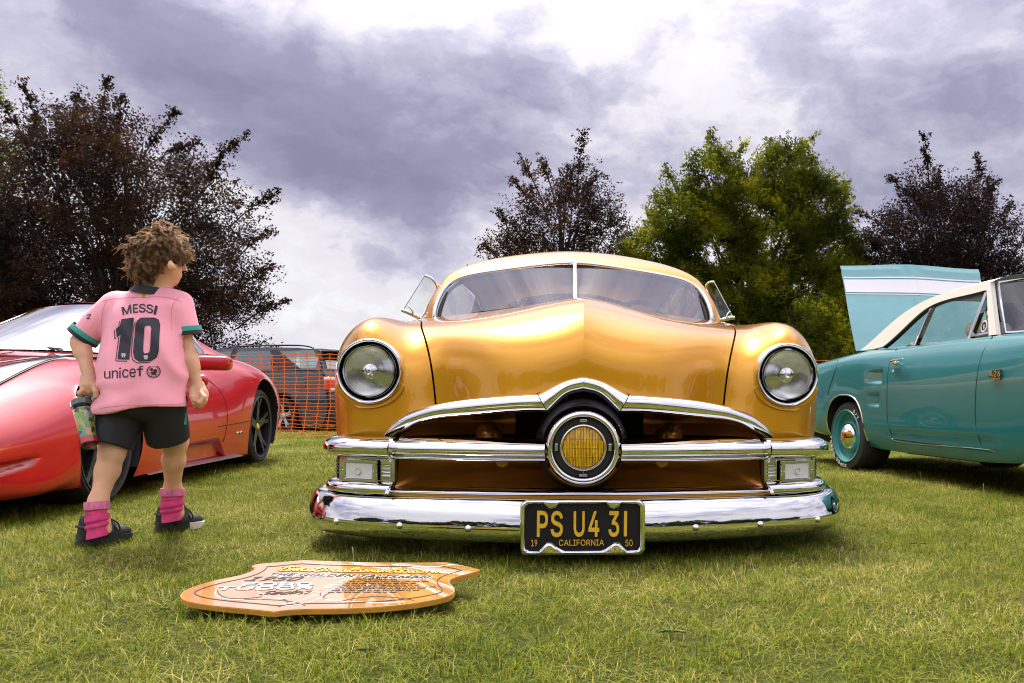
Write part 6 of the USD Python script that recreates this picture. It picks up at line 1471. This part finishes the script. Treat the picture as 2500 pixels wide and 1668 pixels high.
def shirtsdf(p, cut=True, plain=False):
    z = np.clip(p[..., 2], .44, .94); q = LI(z)
    rx, ry = q[..., 2], q[..., 3]
    k = np.hypot((p[..., 0] - q[..., 0]) / rx, (p[..., 1] - q[..., 1]) / ry)
    d = (k - 1) * np.minimum(rx, ry)
    d = np.maximum(d, p[..., 2] - .926)
    d = smin(d, cone(p, bq(330, 428, .405), bq(575, 420, .405), .048, .048), .03)
    sl = cone(p, shL + [.02, 0, -.005], seL, .056, .050); sr = cone(p, shR + [-.012, 0, -.005], seR, .054, .052)
    for a, b, s_ in ((shL, seL, sl), (shR, seR, sr)):
        ax = (b - a) / np.linalg.norm(b - a); s_ = np.maximum(s_, (p - b) @ ax); d = smin(d, s_, .016)
    if plain: return d
    d = d + fold(p)
    if cut:
        hem = .487 + .11 * (p[..., 0] + 1.58) + .006 * np.sin((p[..., 0] + 1.6) * 24)
        d = np.maximum(d, hem - p[..., 2])
        for a, b in ((elL, wrL), (elR, wrR)): pass
        for e, el, r in ((seL, elL, .040), (seR, elR, .039)):
            ax = (el - e) / np.linalg.norm(el - e); d = np.maximum(d, -cone(p, e - ax * .03, e + ax * .05, r, r))
        d = np.maximum(d, -cone(p, np.array([-1.58, .372, .40]), np.array([-1.58, .372, .475 + 0]), .095, .085))
    return d
SHIRT = nets(shirtsdf, (-1.88, .24, .44), (-1.33, .56, .95), .0055)
SHIRT = smooth_mesh(SHIRT, 3)
sh = put(PB, 'shirt', SHIRT, M['pink'], smooth=True)
for e, a in ((seL, shL), (seR, shR)):
    ax = (e - a) / np.linalg.norm(e - a); r0 = .0505 if e is seL else .0525
    put(sh, 'cuff_teal', lathe([(r0 + .0035, -.022), (r0 + .0042, -.018), (r0 + .0040, -.0055), (r0 + .0025, -.004)], e, ax, 56), M['teal_band'], smooth=50)
    put(sh, 'cuff_black', lathe([(r0 + .0040, -.0050), (r0 + .0048, -.003), (r0 + .0044, .008), (r0 + .002, .0095), (r0 - .004, .008), (r0 - .005, -.02)], e, ax, 56), M['black_cloth'], smooth=50)
put(sh, 'collar', lathe([(.074, -.012), (.068, .000), (.063, .009), (.060, .016), (.056, .0165), (.054, .006), (.056, -.01)], (-1.555, .402, .917), (.16, -.02, 1), 56), M['black_cloth'], smooth=50)
# printing: polygons in pixels of the photograph's enlargement, laid on the cloth by following the sight line to it
from scipy.spatial import cKDTree
_SV, _SF = SHIRT
def onto(pts, lift):
    o = np.empty((len(pts), 3))
    for s0 in range(0, len(pts), 4000):
        P0 = np.array([bq(x, y, .20) for x, y in pts[s0:s0 + 4000]]); k = P0 - EYE; k /= np.linalg.norm(k, axis=1, keepdims=True); t = np.zeros(len(P0))
        for _ in range(40): t += np.clip(shirtsdf(P0 + k * t[:, None], False), -.02, .05) * .8
        o[s0:s0 + 4000] = P0 + k * (t - lift)[:, None]
    return o
def printed(name, poly, m, lift=.0016, step=7.):
    ms = []
    for g in getattr(poly, 'geoms', [poly]):
        if g.is_empty or g.area < 1: continue
        g = g.segmentize(step)
        v, f = trimesh.creation.triangulate_polygon(g, engine='earcut')
        t = trimesh.Trimesh(np.c_[v, np.zeros(len(v))], f, process=False)
        for _ in range(4):
            e = t.edges_unique_length
            if e.max() < step * 1.6: break
            t = trimesh.Trimesh(*trimesh.remesh.subdivide_to_size(t.vertices, t.faces, step * 1.5), process=False); break
        v2 = onto(np.array(t.vertices)[:, :2], lift); v3 = onto(np.array(t.vertices)[:, :2], -.002)
        n = len(v2); ms.append((v2, np.array(t.faces))); 
    put(sh, name, ms, M[m], smooth=True)
def glyphs(s, bold=True):
    v, f = tm(text_mesh(s, 1.0, 1.0, bold=bold)); top = v[:, 2] > .5
    g = unary_union([Polygon(v[t][:, :2]).buffer(1e-4) for t in f if top[t].all()])
    b = g.bounds; return affinity.scale(affinity.translate(g, -b[0], -b[1]), 1 / (b[2] - b[0]), 1 / (b[3] - b[1]), origin=(0, 0))
def fit(g, tl, tr, bl, br):
    P = [np.array(q, float) for q in (tl, tr, bl, br)]
    def fn(x, y):
        a, b = np.asarray(x)[:, None], np.asarray(y)[:, None]
        w = (P[2] * (1 - a) + P[3] * a) * (1 - b) + (P[0] * (1 - a) + P[1] * a) * b
        return w[:, 0], w[:, 1]
    from shapely.ops import transform
    return transform(lambda x, y: fn(np.atleast_1d(x), np.atleast_1d(y)), g)
for ch, q in (('M', ((341, 436), (383, 424), (348, 470), (385, 461))), ('E', ((391, 423), (412, 421), (391, 460), (413, 459))), ('S', ((416, 421), (445, 420), (416, 459), (446, 458))), ('S', ((448, 421), (478, 425), (447, 459), (477, 463))), ('I', ((486, 427), (497, 431), (478, 465), (488, 469)))):
    printed('name_letter', Polygon([q[0], q[1], q[3], q[2]]) if ch == 'I' else fit(glyphs(ch), *q), 'print')
one = Polygon([(344, 488), (393, 482), (373, 657), (327, 655), (341, 548), (323, 561), (321, 528), (338, 512)]).buffer(3).buffer(-1)
zo = Polygon([(425, 483), (480, 482), (498, 490), (504, 510), (497, 625), (489, 648), (468, 662), (418, 664), (400, 652), (394, 628), (404, 515), (411, 494)]).buffer(3)
zi = Polygon([(446, 516), (462, 515), (467, 524), (461, 620), (454, 629), (440, 630), (436, 620), (441, 524)]).buffer(2)
printed('shirt_number', one, 'print'); printed('shirt_number', zo.difference(zi), 'print')
line1 = affinity.translate(one, -9, 8); printed('number_outline', line1.difference(line1.buffer(-3.2)).difference(one.buffer(3.5)), 'print')
line2 = affinity.translate(zo, -9, 7); printed('number_outline', line2.difference(line2.buffer(-3.2)).difference(zo.buffer(3.5)), 'print')
zl = zi.buffer(-4); 
crest = Polygon([(-9, -9), (9, -9), (9, 2), (0, 11), (-9, 2)])
for cx, cy in ((351, 641), (446, 650)): printed('small_crest', affinity.translate(crest, cx, cy).difference(affinity.translate(sbox(-10, -3, 10, -1), cx, cy)).difference(affinity.translate(sbox(-1.5, 0, 1.5, 12), cx, cy)), 'pale_print', .0022, 5.)
x0, x1 = 268, 437; yb = lambda x: 738 - (x - 268) * 8 / 169.
for ch, a, b, top in (('u', 268, 295, 708), ('n', 301, 327, 705), ('i', 332, 340, 693), ('c', 345, 372, 700), ('e', 376, 403, 697), ('f', 407, 436, 686)):
    bot = yb(a) + (2 if ch != 'f' else -2)
    printed('sponsor_letter', fit(glyphs(ch, False), (a, top), (b, top - 1.5), (a, bot), (b, bot - 1.5)), 'print')
ec = (479, 709)
em = [Point(ec).buffer(21).difference(Point(ec).buffer(19.5)), Point(ec[0] - 8, ec[1] - 8).buffer(6.5), Point(ec[0] + 7, ec[1] - 2).buffer(8), Polygon([(ec[0] - 14, ec[1] + 2), (ec[0] - 3, ec[1] + 1), (ec[0] + 12, ec[1] + 6), (ec[0] + 10, ec[1] + 15), (ec[0] - 8, ec[1] + 14)])]
for s_ in (-1, 1):
    for k in range(8):
        a = np.radians(90 - s_ * (25 + k * 17)); p = (ec[0] + 28 * np.cos(a), ec[1] + 25 * np.sin(a)); em.append(affinity.rotate(affinity.scale(Point(p).buffer(1), 5.2, 2.2), np.degrees(a) + 70 * s_))
    em.append(LineString([(ec[0] - s_ * 2, ec[1] + 27), (ec[0] + s_ * 12, ec[1] + 21)]).buffer(1.2))
printed('sponsor_emblem', unary_union(em), 'print', .0016, 6.)
printed('orange_tab', Polygon([(436, 345), (449, 345), (440, 395), (428, 394)]), 'orange_tab')
printed('yoke_seam', LineString([tuple(q) for q in spline([(265, 412), (330, 398), (430, 394), (500, 391), (560, 400), (600, 415)], 30)]).buffer(.8), 'pink_seam', .0006)
printed('hem_seam', LineString([tuple(q) for q in spline([(250, 868), (330, 856), (430, 852), (530, 850), (610, 846)], 30)]).buffer(.8), 'pink_seam', .0006)
printed('sleeve_seam', LineString([tuple(q) for q in spline([(277, 412), (262, 460), (257, 520), (258, 545)], 20)]).buffer(.8), 'pink_seam', .0006)
printed('sleeve_seam', LineString([tuple(q) for q in spline([(585, 395), (560, 430), (553, 490), (556, 535)], 20)]).buffer(.8), 'pink_seam', .0006)
printed('sleeve_mark', fit(glyphs('2'), (196, 466), (214, 462), (192, 486), (208, 484)), 'print', .0016, 5.)

# -- shorts
hmL, hmR = bq(292, 1026, .352), bq(541, 996, .475)
def shortsdf(p):
    d = ell(p, np.array([-1.582, .388, .525]), (.146, .106, .085))
    for a, b, r0, r1, leg in ((np.array([-1.645, .385, .49]), hmL, .073, .070, (hipL, knL)), (np.array([-1.520, .405, .49]), hmR, .073, .073, (hipR, knR))):
        ax = (b - a) / np.linalg.norm(b - a); L_ = cone(p, a, b + ax * .04, r0, r1)
        tilt = ax + np.array([.10, 0, .0]); tilt /= np.linalg.norm(tilt)
        L_ = np.maximum(L_, (p - b) @ tilt); d = smin(d, L_, .010)
    d = d + .009 * (noise(np.stack([p[..., 0] * 18, p[..., 1] * 14, p[..., 2] * 9], -1), 8) - .5)
    for b, leg in ((hmL, (hipL, knL)), (hmR, (hipR, knR))): d = np.maximum(d, -cone(p, b + [0, 0, .035], b - [0, 0, .05], .052, .052))
    return np.maximum(d, p[..., 2] - .56)
SHO = smooth_mesh(nets(shortsdf, (-1.80, .24, .31), (-1.36, .60, .57), .0042), 3)
so = put(PB, 'shorts', SHO, M['shorts'], smooth=True)
stp = [bq(607, y, .42) for y in (868, 890, 915, 935)]
put(so, 'side_stripe', tube(np.array(stp) + [.004, -.0, 0], .005, 6, n=14), M['teal_band'], smooth=60)
# -- socks: slouched, with folds
def sock(a, b, rads, m):
    ax = b - a; L_ = np.linalg.norm(ax); ax /= L_
    return lathe([(r, t * L_) for t, r in rads], a, ax, 48)
for an_, nm, w0, w1, Y0, tp, bt in ((anL, 'left', .0345, .038, .315, bq(238, 1268, .315), bq(238, 1385, .305)), (anR, 'right', .0375, .040, .59, bq(559, 1212, .59), bq(556, 1318, .585))):
    k = np.linalg.norm(bt - tp)
    fo = [(.0, w0 - .003), (.0, w0 + .003), (.06, w0 + .0035), (.22, w0 + .0025), (.26, w0 - .001), (.32, w0 + .0015), (.42, w0 - .0005), (.47, w0 + .0035), (.60, w0 + .004), (.66, w0 + .002), (.70, w0 - .003), (.80, w0 + .003), (.86, w0 + .001), (.92, w0 - .004), (1.25, w0 - .003)]
    v, f = sock(tp, bt, spline([(t * 1, r) for t, r in fo], 60, k=1), None)
    wob = fbm(v * 38, 2, 4) - .5; c = v - (tp + ((v - tp) @ ((bt - tp) / k))[:, None] * ((bt - tp) / k)); v = v + c / np.linalg.norm(c, axis=1, keepdims=True) * (wob * .006)[:, None]; v[:, 2] += .006 * np.sin(np.arctan2(c[:, 1], c[:, 0]) + 1) 
    s1 = put(PB, 'sock', (v, f), M['sock'], smooth=True)
    put(s1, 'sock_cuff', lathe([(w0 - .002, -.004), (w0 + .0045, -.005), (w0 + .0058, .004), (w0 + .0055, .021), (w0 + .003, .024)], tp, bt - tp, 48), M['sock_top'], smooth=50)
# -- shoes
def shoe(heel, toe, z0, white, name):
    d = np.array([toe[0] - heel[0], toe[1] - heel[1], 0.]); L_ = np.linalg.norm(d); d /= L_; s_ = np.array([d[1], -d[0], 0]); up = np.array([0, 0, 1.])      # s_ = the outer side towards the camera
    o = np.array([heel[0], heel[1], z0]); W = lambda p: o + p[..., :1] * d + p[..., 1:2] * s_ + p[..., 2:] * up
    def upper(p):
        x, y, z = p[..., 0], p[..., 1], p[..., 2]
        q = ell(p, (.045 * L_ / .19, 0, .045), (.050, .034, .048)); q = smin(q, ell(p, (.115 * L_ / .19, .002, .030), (.072 * L_ / .19, .038, .030)), .03)
        q = smin(q, cone(p, (.045, 0, .06), (.030, 0, .085), .034, .031), .02); q = smin(q, cone(p, (.085, 0, .065), (.075, 0, .095), .022, .016), .015)
        q = np.maximum(q, -cone(p, (.042, 0, .070), (.036, 0, .13), .027, .031)); return np.maximum(q, .022 - z)
    v, f = smooth_mesh(nets(upper, (-.03, -.06, 0), (L_ + .03, .06, .14), .0034), 2)
    S = put(PB, 'shoe', (W(v), f), M['shoe'], smooth=True)
    foot = Polygon(spline([(-.008, 0), (.0, -.026), (.05, -.030), (.11 * L_ / .19, -.036), (.16 * L_ / .19, -.032), (L_ * 1.0, 0), (.165 * L_ / .19, .036), (.11 * L_ / .19, .040), (.05, .033), (.0, .029)], 60, closed=True))
    def sole(x0, x1, zt0, zt1, grow):
        g = foot.buffer(grow).intersection(sbox(x0 - .05 if x0 <= 0 else x0, -.1, x1, .1)); v, f = extrude(g.segmentize(.006), 1.0); 
        zt = np.interp(v[:, 0], [0, L_], [zt0, zt1]); zb = np.clip((v[:, 0] - L_ * .75) / (L_ * .25), 0, 1) ** 2 * .016
        v[:, 2] = zb + v[:, 2] * (zt - zb); return W(v), f
    put(S, 'sole', [sole(0, L_ * .60, .038, .030, .003), sole(0, L_ * .5, .012, .012, .006)], M['shoe_gloss'], smooth=30)
    put(S, 'toe_sole', sole(L_ * .42, L_ * 1.1, .034, .024, .0022), M['sole_white'] if white else M['shoe_gloss'], smooth=30)
    for k in range(4): put(S, 'heel_rib', tube([W(np.array([-.012 + k * .012 + .002 * j, .034 - .012 * (j == 0), .014 + .006 * j])) for j in range(4)], .0015, 4), M['shoe'], smooth=60)
    lc = [tube([W(np.array([.085 + .012 * k, -.022, .062 - .008 * k])), W(np.array([.092 + .012 * k, 0, .072 - .009 * k])), W(np.array([.088 + .012 * k, .024, .058 - .008 * k]))], .0032, 6, n=10) for k in range(4)] 
    for q in lc: put(S, 'lace', q, M['black_cloth'], smooth=60)
    put(S, 'lace_loop', tube([W(np.array(q)) for q in ((.088, .01, .072), (.080, .035, .085), (.10, .045, .070), (.108, .046, .045), (.098, .03, .06))], .003, 6, n=24), M['black_cloth'], smooth=60)
    put(S, 'pull_tab', tube([W(np.array(q)) for q in ((.075, 0, .10), (.078, .004, .118), (.074, .006, .125))], .005, 6, n=8), M['black_cloth'], smooth=60)
    put(S, 'heel_flare', tube([W(np.array(q)) for q in ((.03, .034, .058), (.005, .030, .062), (-.010, .0, .066), (.005, -.03, .062))], .005, 6, n=16), M['shoe_gloss'], smooth=60)
    mk = np.array([(0, 0), (.006, .004), (.010, .011), (.013, .012), (.010, .005), (.014, .006)])
    hit = []
    for a, b in mk:
        q = np.array([.040 + a, .07, .038 + b])
        for _ in range(60): q[1] -= max(upper(q[None])[0], .0004) * .7 if upper(q[None])[0] > .001 else 0
        hit.append(W(q + [0, .0006, 0]))
    put(S, 'shoe_mark', tube(hit, .0016, 5), M['pale_print'], smooth=60)
    return S
shoe(at(192, 1338, z=.0) + [-.0, .012, 0], at(303, 1322, z=.0) + [.015, .02, 0], .008, False, 'left')
shoe(at(384, 1303, z=.0) + [0, .012, 0], at(496, 1290, z=.0) + [.0, .0, 0], .008, True, 'right')

# -- hair: a dark mass under loose curls
def hairsdf(p):
    q = ell(p, hd(-.006, 0, .032), (.070, .068, .066), AX)
    q = smin(q, ell(p, hd(-.030, .002, -.026), (.046, .055, .054), AX), .025)
    q = smin(q, ell(p, hd(.052, -.010, .038), (.034, .042, .027), AX), .03)
    q = smin(q, ell(p, hd(.020, -.060, .006), (.034, .014, .032), AX), .02)
    n = fbm(np.asarray(p) * 24, 3, 2) - .5
    q = q + n * .036 + .008 * (noise(np.asarray(p) * 62, 9) - .5)
    x = (p - HC_) @ fd; z = (p - HC_) @ ud
    face = np.where(x > .02, -.010 + (x - .02) * .75, -.2)
    q = np.maximum(q, -ell(p, EAR - ud * .006, (.015, .05, .020), AX))
    return np.maximum(q, face - z)
HAIR = nets(hairsdf, HC_ - .17, HC_ + .17, .0062)
def hair_mat():
    n = {'tc': ('texture_coordinate', {}), 'h': ('hair_info', {}), 'p': ('principled_bsdf', dict(roughness=.42, specular_ior_level=.5)), 'r': ('rgb_ramp', dict(ramp=[(0, (.16, .092, .045)), (.4, (.46, .285, .15)), (1., (.95, .74, .46))])), 'n': ('attribute', dict(attribute='lock')), 'm': ('math', dict(math_type='multiply_add', value2=.45, value3=.0)), 'a': ('math', dict(math_type='add', use_clamp=True)), 's': ('math', dict(math_type='multiply_add', value2=.75, value3=-.12)), 't': ('translucent_bsdf', {}), 'mx': ('mix_closure', dict(fac=.45))}
    l = [('h.intercept', 'm.value1'), ('n.fac', 's.value1'), ('m.value', 'a.value1'), ('s.value', 'a.value2'), ('a.value', 'r.fac'), ('r.color', 'p.base_color'), ('r.color', 't.color'), ('p.BSDF', 'mx.closure1'), ('t.BSDF', 'mx.closure2')]
    return usdkit.material(stage, '/World/Looks/hair_strands', n, l, surface='mx.closure')
M['hair'] = hair_mat()
M['hair_base'] = mat('hair_base', (.05, .028, .014), .6, var=.5, vscale=60.)
_hv, _hf = smooth_mesh(HAIR, 2); _hn = meshkit.arrays((_hv, _hf), True)[2]
hp_ = put(PB, 'hair', (_hv - _hn * .007, _hf), M['hair_base'], smooth=True)
def strands(n, seed, nl=600):
    "loose curls: locks of strands, each lock following its own winding guide"
    rng = np.random.default_rng(seed); v, f = HAIR; K = 14
    t = trimesh.Trimesh(v, f, process=False)
    def guides(m, sd):
        pts, fi = trimesh.sample.sample_surface(t, m, seed=sd); nr = t.face_normals[fi]
        return pts, nr
    gp, gn = guides(nl, seed + 1); p, nr = guides(n, seed)
    part = hd(-.03, .01, .055); flow = gp - part; flow -= gn * (flow * gn).sum(1)[:, None] * .7; flow[:, 2] -= .035; flow /= np.linalg.norm(flow, axis=1, keepdims=True)
    jit = rng.normal(0, .55, (nl, 3)); d0 = gn * rng.uniform(.35, .95, nl)[:, None] + flow * .7 + jit; d0 /= np.linalg.norm(d0, axis=1, keepdims=True)
    L_ = rng.uniform(.024, .050, nl)[:, None]; s1 = np.cross(d0, gn + .01); s1 /= np.linalg.norm(s1, axis=1, keepdims=True) + 1e-9; s2 = np.cross(d0, s1)
    ph = rng.uniform(0, 6.28, nl); fr = rng.uniform(4.5, 8.5, nl) * rng.choice([-1, 1], nl); am = rng.uniform(.004, .0095, nl)
    G = np.zeros((nl, K, 3)); cur = gp - gn * .004
    for k in range(K):
        u = k / (K - 1); w = am * min(1, u * 1.6)
        G[:, k] = cur + s1 * (w * (np.sin(fr * u + ph) - np.sin(ph)))[:, None] + s2 * (w * (np.cos(fr * u + ph) - np.cos(ph)))[:, None]
        dd = d0 * (1 - .6 * u) + np.array([0, 0, -.4]) * u + flow * .45 * u; dd /= np.linalg.norm(dd, axis=1, keepdims=True); cur = cur + dd * L_ / (K - 1)
    _, k = cKDTree(gp).query(p)
    u = np.linspace(0, 1, K)[None, :, None]; off = (p - nr * .006 - gp[k])
    fuzz = rng.normal(0, .0016, (n, 1, 3)) * u + rng.normal(0, .0012, (n, 1, 3)); stray = (rng.random(n) < .10)[:, None, None] * rng.normal(0, .010, (n, 1, 3)) * u ** 1.5
    return G[k] + off[:, None] * (1 - .80 * np.minimum(u * 1.5, 1)) + fuzz + stray, rng.random(nl)[k] * .8 + rng.random(n) * .2
S_, SC_ = strands(20000, 6)
ok_ = (((S_ - HC_) @ fd).max(1) < .130) & ((np.abs((S_ - EAR) @ fd) + .6 * np.abs((S_ - EAR + ud * .008) @ ud)).min(1) > .0145)
S_, SC_ = S_[ok_], SC_[ok_]
cv = UsdGeom.BasisCurves.Define(stage, hp_ + '/curls')
cv.CreateTypeAttr('cubic'); cv.CreateBasisAttr('catmullRom'); cv.CreateWrapAttr('pinned')
cv.CreateCurveVertexCountsAttr(Vt.IntArray([14] * len(S_))); cv.CreatePointsAttr(Vt.Vec3fArray.FromNumpy((S_.reshape(-1, 3) - LOC[PB]).astype(np.float32)))
cv.CreateWidthsAttr(Vt.FloatArray.FromNumpy(np.tile(np.linspace(.0019, .0009, 14), len(S_)).astype(np.float32))); cv.SetWidthsInterpolation('vertex')
UsdGeom.PrimvarsAPI(cv).CreatePrimvar('lock', Sdf.ValueTypeNames.FloatArray, 'uniform').Set(Vt.FloatArray.FromNumpy(SC_.astype(np.float32)))
UsdShade.MaterialBindingAPI.Apply(cv.GetPrim()).Bind(M['hair'])
cv.GetPrim().SetCustomDataByKey('kind', 'stuff')

# ------------------------------------------------------------------ drinking bottle in the left hand
a, b = kq(305, 640, .318), kq(445, 1330, .262)
axb = (b - a) / np.linalg.norm(b - a); Lb = np.linalg.norm(b - a)
DB = thing('drink_bottle', 'clear plastic drinking bottle with a coloured sleeve, hanging from the child\'s hand', 'bottle', a)
put(DB, 'lid', lathe([(.0001, -.006), (.030, -.006), (.0325, -.003), (.0325, .016), (.030, .018)], a, axb, 48), mat('smoked_lid', (.05, .055, .05), .2, coat=1.), smooth=35)
put(DB, 'body', lathe([(.0300, .018), (.0295, .024), (.0305, .03), (.0262, Lb - .012), (.022, Lb - .001), (.0001, Lb)], a, axb, 48), M['bottle_clear'], smooth=40)
def label_mat():
    n = {'tc': ('texture_coordinate', {}), 'v': ('voronoi_texture', dict(metric='chebychev', scale=62., randomness=.75)), 'r': ('rgb_ramp', dict(interpolate=False, ramp=[(0, (.10, .22, .02)), (.26, (.22, .34, .06)), (.46, (.015, .018, .012)), (.60, (.14, .26, .03)), (.74, (.45, .27, .10)), (.84, (.02, .22, .34)), (.92, (.50, .22, .03))])), 's': ('separate_color', {}), 'p': ('principled_bsdf', dict(roughness=.3, coat_weight=1.))}
    return usdkit.material(stage, '/World/Looks/bottle_sleeve', n, [('tc.object', 'v.vector'), ('v.color', 's.color'), ('s.r', 'r.fac'), ('r.color', 'p.base_color'), ], surface='p.BSDF')
put(DB, 'sleeve', lathe([(.0288, .030), (.0292, .034), (.0262, Lb - .035), (.0258, Lb - .034)], a, axb, 48), label_mat(), smooth=40)
put(DB, 'red_band', lathe([(.0268, Lb - .035), (.0266, Lb - .033), (.0256, Lb - .014), (.0252, Lb - .013)], a, axb, 48), mat('bottle_red', (.42, .012, .02), .35, coat=1.), smooth=40)
put(DB, 'strap', [tube([kq(430, 565, .325), kq(505, 520, .322), kq(560, 560, .33), kq(520, 640, .335), kq(470, 640, .335)], .0065, 6, n=30), tube([kq(320, 560, .322), kq(325, 535, .318), kq(350, 560, .325)], .003, 6, n=12)], mat('grey_strap', (.10, .10, .11), .6), smooth=60)
